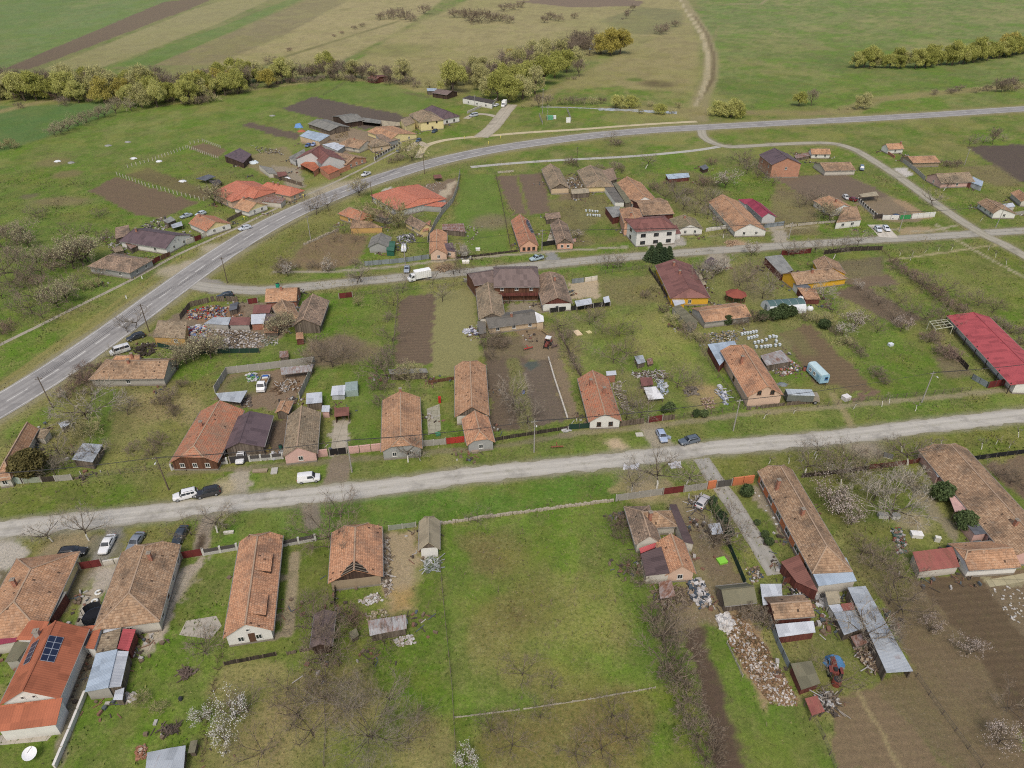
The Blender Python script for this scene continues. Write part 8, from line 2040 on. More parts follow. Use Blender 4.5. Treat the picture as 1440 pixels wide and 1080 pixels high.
heap('white sheets and laundry coloured panels by the ochre house',[(263,462),(290,456),(298,468),(288,482),(266,480)],200,[(236,236,236),(226,226,224),(120,140,190),(190,70,70),(210,206,200)],(.3,.9),1.3)
heap('dark muck heap in front of the ochre house',[(186,494),(205,480),(222,488),(216,500),(196,502)],90,[(70,62,54),(90,80,68)],(.3,.8),.9,'muck_heap')
heap('green creeper trash below the junk yard',[(365,474),(390,470),(392,486),(370,488)],140,[(170,168,150),(110,120,96),(196,192,182)],(.15,.4),.5)
heap('timber and scrap in the middle of the truck yard',[(385,540),(420,534),(424,546),(392,556)],140,[(150,118,86),(206,200,190),(120,96,72),(176,150,118)],(.2,.6),.4,planks=.6)
heap('blue and white sacks at the back of the truck yard',[(345,528),(362,524),(366,534),(350,538)],60,[(70,100,170),(226,226,226),(120,170,110)],(.3,.7),.9,'sack_pile','sack pile')
heap('scrap at the corner between whitish canopy and rust house',[(336,562),(352,558),(354,572),(340,574)],70,[(196,192,184),(120,108,96),(84,80,78)],(.15,.5),.6)
heap('yellow straw bales and crates under the carport edge',[(353,628),(378,624),(380,634),(356,640)],60,[(204,182,104),(176,158,96),(150,128,100)],(.4,.8),.8)
heap('dumped sheet scrap before the tan mottled house',[(376,640),(398,634),(404,640),(382,648)],40,[(220,222,224),(176,176,172),(140,120,96)],(.3,.7),.5)
heap('scrap metal heap beside the tin shed of the peach house',[(1082,512),(1116,508),(1128,520),(1100,530),(1086,524)],200,[(206,202,196),(150,130,110),(120,116,112),(190,120,100),(226,226,224)],(.2,.6),.8)
heap('rubbish heap behind the bright tin lean-to',[(990,470),(1030,464),(1042,474),(1036,482),(1000,482)],260,[(196,190,176),(170,150,110),(120,124,120),(216,214,208)],(.15,.5),.7)
heap('boards and junk along the junk garden path',[(890,525),(930,520),(940,530),(930,536),(896,534)],160,[(150,134,114),(196,190,180),(110,96,84),(226,224,220)],(.2,.6),.5,planks=.5)
heap('pale bluish scrap beside the white sheet shelter',[(922,538),(936,536),(940,552),(930,558)],90,[(200,212,220),(170,180,190),(226,228,230)],(.2,.6),.6)
heap('white boards stacked on the grass by the peach house',[(1005,545),(1012,542),(1026,566),(1020,570)],40,[(236,236,236),(220,222,226),(150,160,176)],(.4,.9),.5,'board_stack','board stack',.5)
heap('grey straw heap near the white boards',[(960,545),(980,543),(984,556),(964,558)],120,[(150,140,126),(130,120,106)],(.2,.5),.8)
heap('brick rubble heap inside the junk garden fence',[(985,560),(1002,558),(1006,574),(990,578)],120,[(176,140,116),(200,176,156),(150,124,104)],(.12,.35),.5)
heap('planks along the right wall of the orange cottage',[(860,540),(872,536),(888,578),(878,584)],120,[(176,166,146),(140,128,110),(206,198,182)],(.2,.6),.4,planks=.5)
heap('white feed sacks at the brown plot corner',[(790,602),(802,600),(804,606),(792,608)],16,[(236,234,230),(214,212,206)],(.4,.8),.5,'sack_pile','sack pile')
heap('woodpile on the verge beside the reddish tree',[(614,376),(634,372),(636,380),(618,384)],150,[(180,150,116),(150,120,92),(200,176,144)],(.2,.5),.5,'woodpile','woodpile',.4)
heap('sandy brick pile on the verge before the long brown roof',[(1018,340),(1036,337),(1040,345),(1022,348)],140,[(206,178,146),(190,160,130),(170,140,112)],(.15,.4),.5)
heap('scrap metal beside the grey hut yard',[(556,332),(580,328),(586,340),(562,344)],140,[(220,222,224),(110,110,112),(160,156,150)],(.2,.7),.7)
heap('scrap behind the beige cottage',[(650,316),(680,318),(664,345),(656,340)],70,[(160,142,122),(190,182,170),(120,104,90),(206,206,204)],(.15,.5),.5)
heap('junk in the yard between the back barns',[(795,245),(818,242),(824,262),(800,268)],120,[(150,128,104),(206,204,200),(96,90,84)],(.2,.6),.6)
heap('clutter in the garden with logs behind the villa',[(1010,285),(1030,300),(1022,318),(1002,310)],150,[(150,142,130),(190,186,180),(120,110,98)],(.2,.6),.7)
heap('wreckage in the yard of the old hipped house',[(150,345),(176,336),(184,350),(160,358)],110,[(176,172,166),(120,106,92),(206,204,198)],(.2,.6),.7)
heap('scrap cars and boards behind the plum roofed house',[(196,318),(232,305),(250,312),(226,326)],160,[(206,208,208),(96,92,88),(150,136,118),(190,180,166)],(.2,.8),.8)
heap('timber scrap behind the grey brown outbuilding',[(355,205),(395,212),(400,218),(366,216)],150,[(130,114,96),(196,190,178),(100,88,76)],(.2,.6),.5,planks=.5)
heap('straw heap in the yard of the two grey barns',[(470,183),(488,181),(490,194),(472,194)],120,[(170,150,108),(140,122,90)],(.2,.5),.9,'straw_heap','straw heap')
heap('sand spread beside the pink farmhouse garden table',[(1278,728),(1292,726),(1294,738),(1280,740)],60,[(190,176,140),(176,160,126)],(.15,.4),.25,'sand_heap','sand heap')
heap('garden junk beside the sand spread',[(1252,744),(1268,740),(1276,776),(1262,780)],110,[(140,110,92),(96,120,110),(196,190,184),(150,80,70)],(.2,.6),.6)
heap('pale stones scattered on the upper ploughed plot',[(1388,828),(1440,822),(1440,880),(1420,870)],45,[(222,216,206),(206,200,188)],(.15,.35),.05,'scattered_stones','stones')
heap('white litter scattered on the ground near the drive end',[(1060,690),(1070,700),(1130,770),(1120,775),(1070,710)],16,[(236,234,230)],(.2,.4),.05,'border_stones','stones')
heap('white snowdrop like stones at the verge gathering left of two',[(874,657),(896,654),(898,660),(876,662)],30,[(238,238,238),(226,226,228)],(.3,.7),.3,'white_pile','white heap')
heap('white pile at the verge, right of two near the drive',[(940,652),(956,650),(957,658),(942,659)],30,[(240,240,242),(228,228,230)],(.3,.7),.4,'white_pile','white heap')
heap('white washing lying on the olive field beside the grey barn',[(649,465),(662,462),(673,467),(672,473),(654,471)],30,[(240,240,246),(228,228,238),(110,110,130)],(.4,.9),.35,'sheet_pile','sheets')
heap('dark brush pile on the grass of the left bottom garden',[(254,944),(266,940),(271,950),(258,956)],120,[(110,92,82),(130,112,100)],(.1,.3),.6,'brush_pile','brush pile',.8)
heap('flattened brush pile above the rust streaked shed',[(226,1024),(250,1020),(252,1030),(230,1034)],100,[(96,84,74),(120,106,94)],(.1,.3),.3,'brush_pile','brush pile',.8)
heap('stacked bricks beside the rust streaked tin roof',[(190,1052),(206,1046),(207,1066),(192,1070)],160,[(176,120,92),(190,140,112),(206,190,170)],(.12,.3),.6,'brick_pile','brick pile')
heap('white rags and buckets at the workshop corner',[(174,976),(190,973),(191,986),(176,990)],40,WHT,(.2,.5),.4)
heap('debris in the weedy yard of the beige cottage wall',[(604,250),(626,262),(618,272),(600,262)],40,[(206,200,190),(160,140,118)],(.2,.5),.3)
def simple_thing(name,label,cat,p,build,group=None):
 b=G(*p);r=empty(name,b,label,cat,group);build(r,b);return r
def hive_mesh():
 m=MB();m.box((0,0,.18),.5,.6,.55);a=m.mesh('box',plain((196,206,204),.7,.1,0,'hive_paint'))
 m=MB();m.box((0,0,.732),.6,.7,.09);b=m.mesh('lid',plain((216,220,220),.5,.1,.1,'hive_lid'))
 m=MB()
 for x in(-.2,.2):
  for y in(-.24,.24):m.box((x,y,0),.07,.07,.179)
 c=m.mesh('stand',TRIM());return[('box',a),('lid',b),('stand',c)]
HV=hive_mesh()
def hives(pts,label,group,rz=.15):
 for q in pts:
  b=G(*q);r=empty('beehive',b,label,'beehive',group);r.rotation_euler=(0,0,rz+TR.uniform(-.1,.1))
  for nm,me in HV:link_mesh(nm,me,r)
hives([(1043,472),(1047,471),(1051,470.5),(1055,470),(1059,469),(1063,468.5),(1052,478),(1056,477),(1060,476),(1064,475),(1082,476),(1087,475),(1091,476),(1061,484),(1066,483),(1071,482),(1077,480),(1091,482),(1063,490),(1070,490),(1075,489.5),(1079,489),(1083,488.5),(1090,488),(1096,487)],'pale beehive in the rows behind the tall peach house','beehives behind the tall peach house')
hives([(824,298),(829,298),(833,298.5),(837,299),(840,299),(826,304),(830,304),(834,304.3),(837,304.5),(840,304.5),(843,305)],'small white beehive in the garden left of the villa','beehives left of the villa')
def tank(p,r_,label,col=(222,222,218)):
 def b(root,q):
  m=MB();n=12
  for i in range(8):
   a0,a1=math.pi*i/8-math.pi/2,math.pi*(i+1)/8-math.pi/2
   for j in range(n):
    t0,t1=2*math.pi*j/n,2*math.pi*(j+1)/n
    f=lambda a,t:q+V3((r_*math.cos(a)*math.cos(t),r_*math.cos(a)*math.sin(t),r_*.95+r_*.92*math.sin(a)))
    m.face([f(a0,t0),f(a0,t1),f(a1,t1),f(a1,t0)])
  m.build('tank_body',plain(col,.5,.1,0,'tank_plastic'),root,smooth=True)
  m=MB();m.tube(q+V3((0,0,r_*1.82)),q+V3((0,0,r_*2.0)),.22,.22,10);m.build('lid',TRIM(),root)
 simple_thing('water_tank',label,'water tank',p,b)
tank((1125.5,424),.95,'white round water tank nearer the low tiled woodshed');tank((1138,438),.95,'white round water tank nearer the hedge')
def tunnel():
 A,B=G(1076,437),G(1126,433);d=(B-A).normalized();n=V3((-d.y,d.x,0));w=3.0;root=empty('greenhouse',(A+B)/2,'tunnel greenhouse with green roof and white sides','greenhouse')
 def ring(p,k):
  a=math.pi*k/14;return p+n*(math.cos(a)*w)+V3((0,0,math.sin(a)*2.9))
 sk=MB();ro=MB()
 for k in range(14):
  (ro if 4<=k<10 else sk).face([ring(A,k),ring(A,k+1),ring(B,k+1),ring(B,k)])
 sk.face([ring(A,k)for k in range(15)]);sk.face([ring(B,k)for k in range(15)][::-1])
 sk.build('white_skin',plain((212,216,216),.5,.12,0,'plastic_film'),root);ro.build('green_skin',plain((84,108,106),.5,.15,0,'shade_film'),root)
 for t in(0,.2,.4,.6,.8,1):
  m=MB();p=A.lerp(B,t)
  for k in range(14):m.beam(ring(p,k)*1.0+V3((0,0,.02)),ring(p,k+1)+V3((0,0,.02)),.06,.06)
  m.build('hoop',plain((206,208,206),.4,.1,.3,'hoop'),root)
 dr=MB();q=[A-d*.03+n*.6,A-d*.03-n*.6,A-d*.03-n*.6+V3((0,0,2)),A-d*.03+n*.6+V3((0,0,2))];dr.hexa(q,[v-d*.04 for v in q]);dr.build('door',plain((120,128,126),.6,.1,0,'door_film'),root)
tunnel()
def gazebo():
 c=G(1033,424);root=empty('gazebo',c,'red roofed octagonal gazebo in the garden','gazebo');m=MB();r=3.1;top=c+V3((0,0,4.0))
 P=[c+V3((r*math.cos(math.pi*k/4+.3),r*math.sin(math.pi*k/4+.3),2.5))for k in range(8)]
 for k in range(8):m.prism([P[k],P[(k+1)%8],top],.08)
 m.build('roof',plain((142,78,64),.85,.25,0,'red_shingle'),root)
 for k in range(8):
  q=P[k].lerp(V3((c.x,c.y,2.5)),.12);mm=MB();mm.box((q.x,q.y,0),.14,.14,2.45);mm.build('post',wallm('brownwood'),root)
  q2=P[(k+1)%8].lerp(V3((c.x,c.y,2.5)),.12)
  if k!=5:mm=MB();mm.beam((q.x,q.y,.85),(q2.x,q2.y,.85),.06,.2);mm.build('railing',wallm('brownwood'),root)
 mm=MB();mm.tube(top,top+V3((0,0,.35)),.12,.03,8);mm.build('finial',plain((150,70,56),.8,.1,0,'finial'),root)
gazebo()
def pergola():
 q=Gs([(1303,463),(1326,460),(1336,470),(1312,474)]);root=empty('pergola',sum(q,V3())/4,'pale timber pergola frame beside the red barn','pergola');pm=plain((196,196,170),.8,.15,0,'pale_timber');up=V3((0,0,2.4))
 for p in q:m=MB();m.box(p,.14,.14,2.35);m.build('post',pm,root)
 for i in range(4):m=MB();m.beam(q[i]+up,q[(i+1)%4]+up,.12,.14);m.build('beam',pm,root)
 for t in(.33,.66):
  m=MB();m.beam(q[0].lerp(q[1],t)+up*1.04,q[3].lerp(q[2],t)+up*1.04,.1,.1);m.build('rafter',pm,root)
  m=MB();m.beam(q[0].lerp(q[3],t)+up*1.06,q[1].lerp(q[2],t)+up*1.06,.1,.1);m.build('rafter',pm,root)
pergola()
def glasshouse():
 q=Gs([(487,546),(504,544),(504,557),(486,558)]);root=empty('cold_frame',sum(q,V3())/4,'glazed frame joined to the tin roofed hen house','greenhouse');pm=plain((176,190,186),.5,.1,.2,'frame_metal');g=MB();up=V3((0,0,1.7))
 g.face([p+up for p in q])
 for i in range(4):g.face([q[i],q[(i+1)%4],q[(i+1)%4]+up,q[i]+up])
 g.build('glazing',plain((150,166,160),.25,.3,0,'dull_glass'),root)
 for i in range(4):
  for k in range(4):
   p=q[i].lerp(q[(i+1)%4],k/4);m=MB();m.beam(p,p+up,.07,.07);m.build('glazing_bar',pm,root)
 for k in range(1,4):m=MB();m.beam(q[0].lerp(q[1],k/4)+up*1.01,q[3].lerp(q[2],k/4)+up*1.01,.06,.06);m.build('glazing_bar',pm,root)
glasshouse()
def torus(m,c,R_,r_,n=16,k=8,tilt=None):
 for i in range(n):
  for j in range(k):
   f=lambda i_,j_:c+V3(((R_+r_*math.cos(2*math.pi*j_/k))*math.cos(2*math.pi*i_/n),(R_+r_*math.cos(2*math.pi*j_/k))*math.sin(2*math.pi*i_/n),r_+r_*math.sin(2*math.pi*j_/k)))
   m.face([f(i,j),f(i+1,j),f(i+1,j+1),f(i,j+1)])
for i,(q,l)in enumerate((((138.6,834),'farthest of three white painted tyres on the grass'),((133.5,846.5),'middle one of three white painted tyres on the grass'),((128.5,857),'nearest of three white painted tyres, beside the trampoline'))):
 b=G(*q);m=MB();torus(m,b,.42,.17);o=m.build('painted_tyre',plain((228,228,222),.8,.1,0,'white_tyre'),None,origin=b,smooth=True);tag(o,l,'tyre','white painted tyres')
def trampoline(root,b):
 m=MB();torus(m,b+V3((0,0,.75)),1.75,.08,24,6);m.build('rim',plain((40,50,66),.7,.1,0,'pad'),root,smooth=True)
 m=MB();m.face([b+V3((1.68*math.cos(t*math.pi/12),1.68*math.sin(t*math.pi/12),.84))for t in range(24)]);m.build('mat',plain((34,36,42),.8,.2,0,'mesh_mat'),root)
 for k in range(6):
  a=k*math.pi/3;p=b+V3((1.8*math.cos(a),1.8*math.sin(a),0));m=MB();m.beam(p,p+V3((0,0,2.3)),.06,.06);m.build('net_pole',TRIM(),root)
 m=MB()
 for k in range(24):
  t0,t1=k*math.pi/12,(k+1)*math.pi/12
  if 4<k<11 or 15<k<22:m.face([b+V3((1.78*math.cos(t0),1.78*math.sin(t0),.85)),b+V3((1.78*math.cos(t1),1.78*math.sin(t1),.85)),b+V3((1.78*math.cos(t1),1.78*math.sin(t1),2.2)),b+V3((1.78*math.cos(t0),1.78*math.sin(t0),2.2))])
 m.build('net',plain((44,46,50),.9,.2,0,'net'),root)
simple_thing('trampoline','black netted trampoline beside the white hipped house','trampoline',(135,871),trampoline)
def dish(root,b):
 m=MB();m.tube(b,b+V3((0,0,1.0)),.06,.05,8);m.build('mast',TRIM(),root)
 c=b+V3((0,0,1.25));ax=V3((.15,-.35,.9)).normalized();u=ax.cross(V3((1,0,0))).normalized();v=ax.cross(u);m=MB();n=20
 for k in range(3):
  for j in range(n):
   f=lambda r_,t:c+(u*math.cos(t)+v*math.sin(t))*r_+ax*(r_*r_*.28)
   r0_,r1_=k*.3,(k+1)*.3;t0,t1=2*math.pi*j/n,2*math.pi*(j+1)/n
   m.face([f(r0_+.001,t0),f(r1_,t0),f(r1_,t1),f(r0_+.001,t1)])
 m.build('reflector',plain((228,228,226),.5,.05,0,'dish_white'),root,smooth=True)
 m=MB();m.beam(c+u*.85+ax*.2,c+ax*.85,.04,.04);m.build('feed_arm',TRIM(),root)
simple_thing('satellite_dish','white satellite dish standing on the bottom left lawn','satellite dish',(47,1067),dish)
def barrel(p,label,col,h=.9,r_=.32,group=None):
 def b(root,q):
  m=MB();m.tube(q,q+V3((0,0,h*.5)),r_*.92,r_,14,cap=True);m.tube(q+V3((0,0,h*.5)),q+V3((0,0,h)),r_,r_*.9,14);m.build('barrel',plain(col,.6,.15,0,'barrel_plastic'),root,smooth=True)
  m=MB();m.tube(q+V3((0,0,h)),q+V3((0,0,h+.05)),r_*.8,r_*.8,14);m.build('lid',TRIM(),root)
 return simple_thing('barrel',label,'barrel',p,b,group)
barrel((254.5,984),'small black and white bucket alone on the left bottom lawn',(60,62,66),.5,.3)
barrel((391,404),'green rounded bin at the lane behind the corner house',(30,142,110),1.3,.6)
barrel((736,553),'blue barrel on the strip between the brown plots',(120,140,190),.9,.35)
barrel((1175,962),'rusty red drum beside the red machine',(132,70,58),1.2,.7)
barrel((534,277),'wide black tub on the pale forecourt',(44,48,56),.7,1.3)
barrel((1002,606),'green water butt by the carport yard',(40,90,70))if False else barrel((395,631),'green water butt beside the tan mottled house',(40,96,80),1.0,.4)
barrel((1175,520),'brown iron drum beside the pale blue caravan',(150,90,78),1.0,.45)if False else barrel((1131,521),'brown iron drum beside the pale blue caravan',(150,90,78),1.1,.5)
def box_thing(name,label,cat,p,size,col,rz=.2,lid=None,z=0.0):
 def b(root,q):
  m=MB();m.box(q,size[0],size[1],size[2],rz);m.build('body',plain(col,.7,.2,0,'painted_box'),root)
  m=MB();m.box(q+V3((0,0,size[2]+.002)),size[0]*1.06,size[1]*1.06,.07,rz);m.build('lid',plain(lid or tuple(min(255,int(c*1.1))for c in col),.6,.15,0,'lid'),root)
 return simple_thing(name,label,cat,p,b)
box_thing('garden_box','lime green plastic box in the weedy compound yard','box',(1015,790),(1.5,1.3,.4),(128,190,62),.3)
box_thing('garden_box','small green box in the garden between the rounded gables','box',(616,612),(1.0,.8,.5),(70,130,96),.2)
box_thing('garden_box','white electrical cabinet in front of the pumping station','cabinet',(799,172),(2.2,1.2,2.2),(232,232,230),.1)
box_thing('pump_unit','green pumping unit inside the small fenced station','pump unit',(773,168),(3.2,2.2,1.8),(96,160,120),.1)
box_thing('garden_box','white box unit beside the green pumping unit','cabinet',(780,167),(1.4,1.4,1.5),(222,226,226),.1)
box_thing('garden_table','white table with clutter near the red sheet shed','table',(1288,754),(1.9,1.2,.75),(216,214,208),-.1)
box_thing('garden_box','pale cabinet beside the garden table','cabinet',(1317,761),(.9,.6,1.0),(204,202,190),-.3)
box_thing('concrete_trough','left concrete trough under the silver limbed tree','trough',(1241,727),(1.8,1.0,.8),(186,184,174),-.1,(150,148,140))
box_thing('concrete_trough','right concrete trough under the silver limbed tree','trough',(1258,728),(1.5,1.0,.8),(190,188,180),.1,(150,148,140))
box_thing('red_post_box','red sprayer stand in the garden between the rounded gables','stand',(618.5,566),(.6,.6,1.5),(170,40,36),.1)
box_thing('stone_bench','pale stone bench on the grass by the long orange house','bench',(322,750),(1.7,.5,.4),(196,190,176),.15)
box_thing('timber_pallet','grey pallet leaning on the verge near the white panel van','pallet',(386,663),(1.2,1.8,.2),(168,164,154),.15)
box_thing('timber_pallet','stack of planks on the verge left of the grey pallet','pallet',(366,663),(2.8,.9,.3),(146,130,108),.1)
box_thing('timber_pallet','pinkish pallet on the middle lawn','pallet',(812,469),(1.6,2.6,.25),(206,184,150),.4)
box_thing('timber_pallet','second pallet lower on the middle lawn','pallet',(828,468),(1.2,1.2,.25),(190,180,130),.5)
box_thing('water_trough','white litter bin like crate by the wire fence at the orchard','crate',(1189,562),(1.6,1.4,1.0),(206,202,198),.4)
box_thing('well_cover','square concrete well cover on the verge by the pink farmhouse','well cover',(1249,642),(1.7,1.5,.25),(206,202,188),-.5,(120,116,104))
box_thing('well_cover','small concrete cover on the grass before the weathered planks','well cover',(899,612),(1.5,1.2,.2),(176,172,156),.1)
box_thing('bench','small roadside bench table before the rounded grey gable cottage','bench',(668,636),(1.4,.9,.5),(140,126,110),.1)
box_thing('garden_box','white chest on the grass beside the bleached board shed','box',(672,352),(1.4,1.0,.7),(216,214,208),.1)
box_thing('garden_box','white block on the lane verge below the beige cottage','box',(655,370),(2.2,1.3,.8),(226,220,206),.1)
box_thing('iron_stove','old grey trailer on the verge edge left of the timber house','trailer',(659,396),(2.6,1.2,.7),(120,116,108),.05)
box_thing('bench','white bench seat in the orchard of the red barn','bench',(1252,486),(1.2,.9,.6),(200,206,210),.3)
def tarp(p,label,col,r_=1.6,h=.9):
 def b(root,q):
  m=MB();n=14;rr=random.Random(int(p[0]));P=[q+V3((r_*(.8+.35*rr.random())*math.cos(2*math.pi*k/n),r_*(.6+.35*rr.random())*math.sin(2*math.pi*k/n),.02))for k in range(n)]
  M_=[q+(v-q)*.55+V3((0,0,h*(.7+.3*rr.random())))for v in P]
  for k in range(n):j=(k+1)%n;m.face([P[k],P[j],M_[j],M_[k]]);m.face([M_[k],M_[j],q+V3((0,0,h))])
  m.build('sheet',plain(col,.5,.2,0,'tarpaulin'),root,smooth=True)
  m=MB()
  for k in range(0,n,3):m.box(P[k]*.96+q*.04,.3,.25,.2,k)
  m.build('weights',plain((150,140,126),.9,.2,0,'stone'),root)
 simple_thing('covered_heap',label,'tarpaulin',p,b)
tarp((1172,932),'blue tarpaulin over gear next to the rusty red machine',(84,130,170),1.6,1.1)
tarp((420,179),'blue tarpaulin dome on the meadow by the dark strip',(110,150,200),2.6,1.9)
tarp((424,185),'orange brown sheeted pile next to the blue dome',(170,100,70),2.2,.9)
tarp((357,229),'white tarpaulin pile beside the mauve barn roof',(206,216,218),2.6,.9)
tarp((403,252),'white sheeted object by the grey board fence',(226,226,226),1.8,1.0)
tarp((1100,541),'low grey tarpaulin behind the old truck',(120,128,130),1.2,.5)
for q,l in(((81,227),'large white sheet lying on the left meadow'),((100,229),'grey sheeted pile on the left meadow'),((188,223),'white box like sheet pile near the vineyard stakes'),((383,163),'grey pile of gear on the meadow near the dark field'),((257,255),'white sheet among the vineyard rows'),((224,227),'small dark and white gear pile at the vineyard edge'),((180,200),'pale gear pile far out on the left meadow'),((152,205),'single pale pile far out on the meadow')):
 tarp(q,l,(220,222,220)if 'white'in l else(150,150,142),1.7,.5)
def roller(p,q,label,col):
 A,B=G(*p),G(*q)
 root=empty('farm_implement',(A+B)/2,label,'implement');d=(B-A).normalized();n=V3((-d.y,d.x,0));rm=plain(col,.7,.25,0,'red_implement')
 m=MB();m.beam(A+V3((0,0,.7)),B+V3((0,0,.7)),.2,.2);m.build('frame',rm,root)
 for k in range(5):
  c=A.lerp(B,k/4);m=MB();m.beam(c+V3((0,0,.65)),c+n*.5+V3((0,0,.05)),.08,.12);m.build('tine',TRIM(),root)
 m=MB();m.beam((A+B)/2+V3((0,0,.7)),(A+B)/2+n*1.2+V3((0,0,.9)),.14,.14);m.build('drawbar',rm,root)
roller((737,494),(749,491),'red field implement left of the red tractor',(176,64,60))
roller((776,491),(784,488),'small implement right of the red tractor',(110,90,90))
roller((775,632),(792,631),'rusty harrow lying on the verge below the brown plots',(140,86,66))
roller((761,467),(771,474),'wooden cart frame beside the grey barn',(150,130,92))
CR=random.Random(31)
for o in[o for o in COL.objects if o.get('category')in('house','barn','shed','house wing','hut','outhouse','stable','workshop','annex','outbuilding')and o.type=='EMPTY']:
 ext=max((max(abs(v[0])for v in c.bound_box)for c in o.children if c.name.startswith('roof')),default=3);a=CR.uniform(0,6.28)
 for t in range(2):
  c_=o.location+V3((math.cos(a),math.sin(a),0))*(ext*.8+CR.uniform(1.5,3.5));a+=CR.uniform(1.5,4);M_=MB()
  if c_.y>420:continue
  for k in range(CR.randint(8,22)):
   q=c_+V3((CR.gauss(0,1.3),CR.gauss(0,1.1),0));i=CR.choice((0,0,1,2,2,3,4))
   if CR.random()<.4:M_.beam(q+V3((0,0,.08)),q+V3((CR.uniform(-1.3,1.3),CR.uniform(-1.3,1.3),.12)),.14,.06,i)
   else:M_.box(q,CR.uniform(.15,.8),CR.uniform(.15,.6),CR.uniform(.1,.55),CR.uniform(0,3),i)
  h_=M_.build('yard_clutter',mats_for([(140,122,100),(206,202,194),(96,86,76),(150,112,92),(104,112,116)]),None,origin=c_)
  tag(h_,('more 'if t else '')+'small yard clutter by the '+' '.join(o['label'].split()[:10]),'clutter',None,'stuff')
def stalks():
 r=np.random.default_rng(8);idx=np.nonzero((gy>55)&(gy<330)&(gveg>.45)&(np.abs(gx)<40+gy*.9)&(fbm(gx,gy,13,402,4)>.54))[0]
 w_=np.clip((gy[idx]/60)**2.2,1,40);pick=r.choice(idx,15000,p=w_/w_.sum());m=MB();q_=random.Random(4)
 for i in pick:
  s_=min(.34*(gy[i]/74)**1.3,3);p=V3((gx[i]+q_.uniform(-1,1)*s_,gy[i]+q_.uniform(-1,1)*s_,0))
  for k in range(3):ribbon(m,p,V3((q_.uniform(-.7,.7),q_.uniform(-.7,.7),1)).normalized(),q_.uniform(.4,1.1),.05,q_,.3)
 o=m.build('dead_stalks',twig_mat((104,90,74),(150,134,112)),None,origin=(0,0,0));tag(o,'dead weed stalks standing in rough corners of the gardens','weeds',None,'stuff')
stalks()
# water
def water():
 s=NT('still_water');n=s.noise(s.pos(),.5,3,.5)
 s.col(s.ramp(n,[(.3,C(150,150,142)),(.7,C(196,196,192))]));s.rough(.12);s.b.inputs['Specular IOR Level'].default_value=.5
 s.bump(s.noise(s.pos(),3.0,3,.5),.08,.02);return s.mat
WM=water()
road('pond',[(842,153.2),(870,154.4),(900,155.8),(928,157.2),(952,158.6)],4.6,.025,WM,jit=1.2)
road('stream',[(760,150.5),(790,151),(820,152),(842,153.2)],1.6,.025,WM,jit=.3)
road('pond',[(832,70),(836,64),(839,60)],4.0,.025,WM,jit=.6)
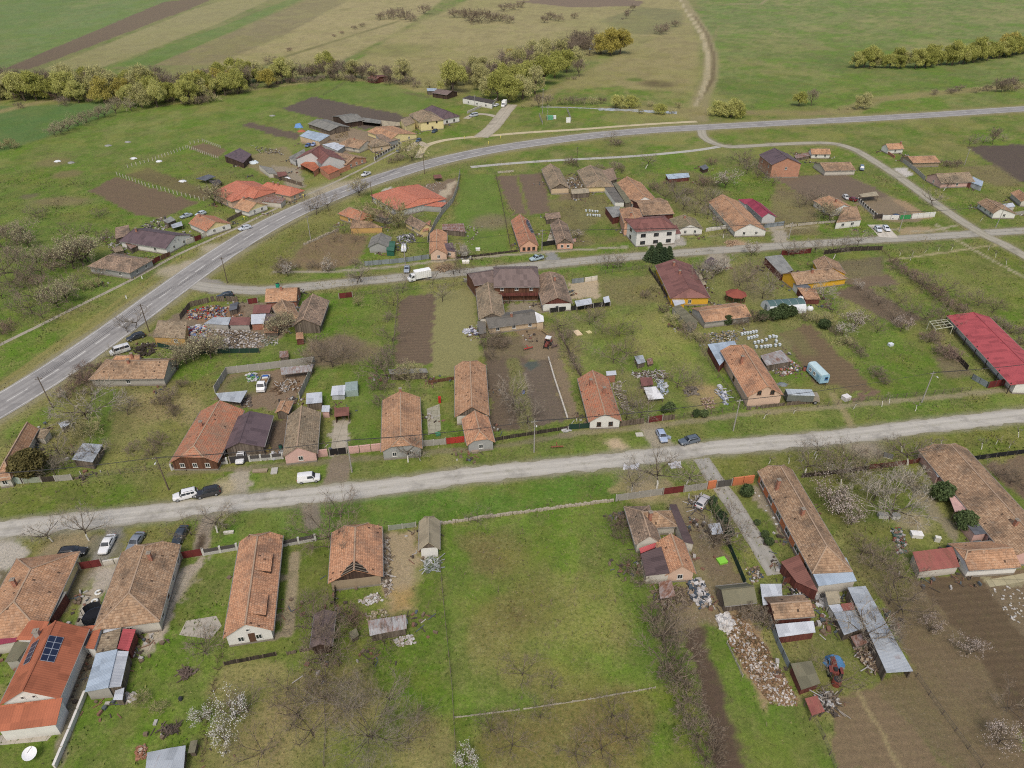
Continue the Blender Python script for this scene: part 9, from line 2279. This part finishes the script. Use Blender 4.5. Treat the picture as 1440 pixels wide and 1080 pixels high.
# rough grass standing up from the ground sheet
def tufts():
 r=np.random.default_rng(5);V=[];Fc=[];CC=[]
 near=np.nonzero((gy>50)&(gy<300)&(gveg>.35)&(np.abs(gx)<30+gy*.95))[0]
 dens=(1.0/(gy[near]/60.0)**0.2)*(0.25+gveg[near])*np.clip((patch2[near]-.32)*3,.12,1.4)
 area_=np.clip((gy[near]/60.0)**2.2,1,40);wgt=dens*area_;wgt/=wgt.sum()
 N=90000;pick=r.choice(near,N,p=wgt)
 sp=np.clip(.34*(gy[pick]/74)**1.3,.3,3)
 px=gx[pick]+r.uniform(-.6,.6,N)*sp;py=gy[pick]+r.uniform(-.6,.6,N)*sp
 hgt=r.uniform(.08,.26,N)*(0.5+gveg[pick]*.8)*(1+1.0*(patch2[pick]>.62));wd=r.uniform(.10,.22,N)
 a=r.uniform(0,6.283,N);lx,ly=r.uniform(-.5,.5,N)*hgt,r.uniform(-.5,.5,N)*hgt
 v0=np.stack([px-np.cos(a)*wd,py-np.sin(a)*wd,np.zeros(N)],1);v1=np.stack([px+np.cos(a)*wd,py+np.sin(a)*wd,np.zeros(N)],1);v2=np.stack([px+lx,py+ly,hgt],1)
 co_=np.stack([v0,v1,v2],1).reshape(-1,3)
 k=r.uniform(.7,1.3,N)[:,None];base=gcol[pick]*k;dry=(r.random(N)<.3)[:,None];base=np.where(dry,base*.5+c3((160,148,104))*.5,base)
 me=bpy.data.meshes.new('grass');me.vertices.add(3*N);me.vertices.foreach_set('co',co_.ravel());me.loops.add(3*N);me.loops.foreach_set('vertex_index',np.arange(3*N,dtype=np.int32))
 me.polygons.add(N);me.polygons.foreach_set('loop_start',(np.arange(N)*3).astype(np.int32));me.update(calc_edges=True)
 at_=me.color_attributes.new('Col','FLOAT_COLOR','POINT');at_.data.foreach_set('color',np.repeat(np.column_stack([base,np.ones(N)]),3,0).ravel())
 s=NT('grass_blades');s.col(s.n('ShaderNodeAttribute',{'attribute_name':'Col'}).outputs[0]);me.materials.append(s.mat)
 o=bpy.data.objects.new('grass',me);COL.objects.link(o);tag(o,'rough tufts of grass across gardens and verges','grass',None,'stuff')
tufts()
# camera and daylight
cam=bpy.data.cameras.new('camera');co=bpy.data.objects.new('camera',cam);COL.objects.link(co)
co.location=(0,0,H);co.rotation_euler=(math.pi/2-PITCH,0,0)
cam.sensor_width=36;cam.lens=F/1440*36;cam.clip_end=20000;cam.clip_start=0.5
scene.camera=co
w=bpy.data.worlds.new('World');scene.world=w;w.use_nodes=True
nt=w.node_tree;bg=nt.nodes['Background']
sky=nt.nodes.new('ShaderNodeTexSky');sky.sky_type='NISHITA';sky.sun_disc=False
SUN_EL,SUN_AZ=R(54),R(186)
sky.sun_elevation=SUN_EL;sky.sun_rotation=SUN_AZ
sky.air_density=1.0;sky.dust_density=4.0;sky.ozone_density=0.4
nt.links.new(sky.outputs[0],bg.inputs[0]);bg.inputs[1].default_value=0.15
sun=bpy.data.lights.new('sun','SUN');so=bpy.data.objects.new('sun',sun);COL.objects.link(so)
sun.energy=1.5;sun.angle=R(18);sun.color=(1.0,0.97,0.92)
dirv=V3((math.sin(SUN_AZ)*math.cos(SUN_EL),math.cos(SUN_AZ)*math.cos(SUN_EL),math.sin(SUN_EL)))
so.rotation_euler=dirv.to_track_quat('Z','Y').to_euler()
so.location=(0,0,200)
scene.view_settings.view_transform='Standard';scene.view_settings.look='None';scene.view_settings.exposure=0;scene.view_settings.gamma=1
scene.cycles.use_denoising=False
scene.cycles.filter_width=1.1
scene.cycles.max_bounces=6
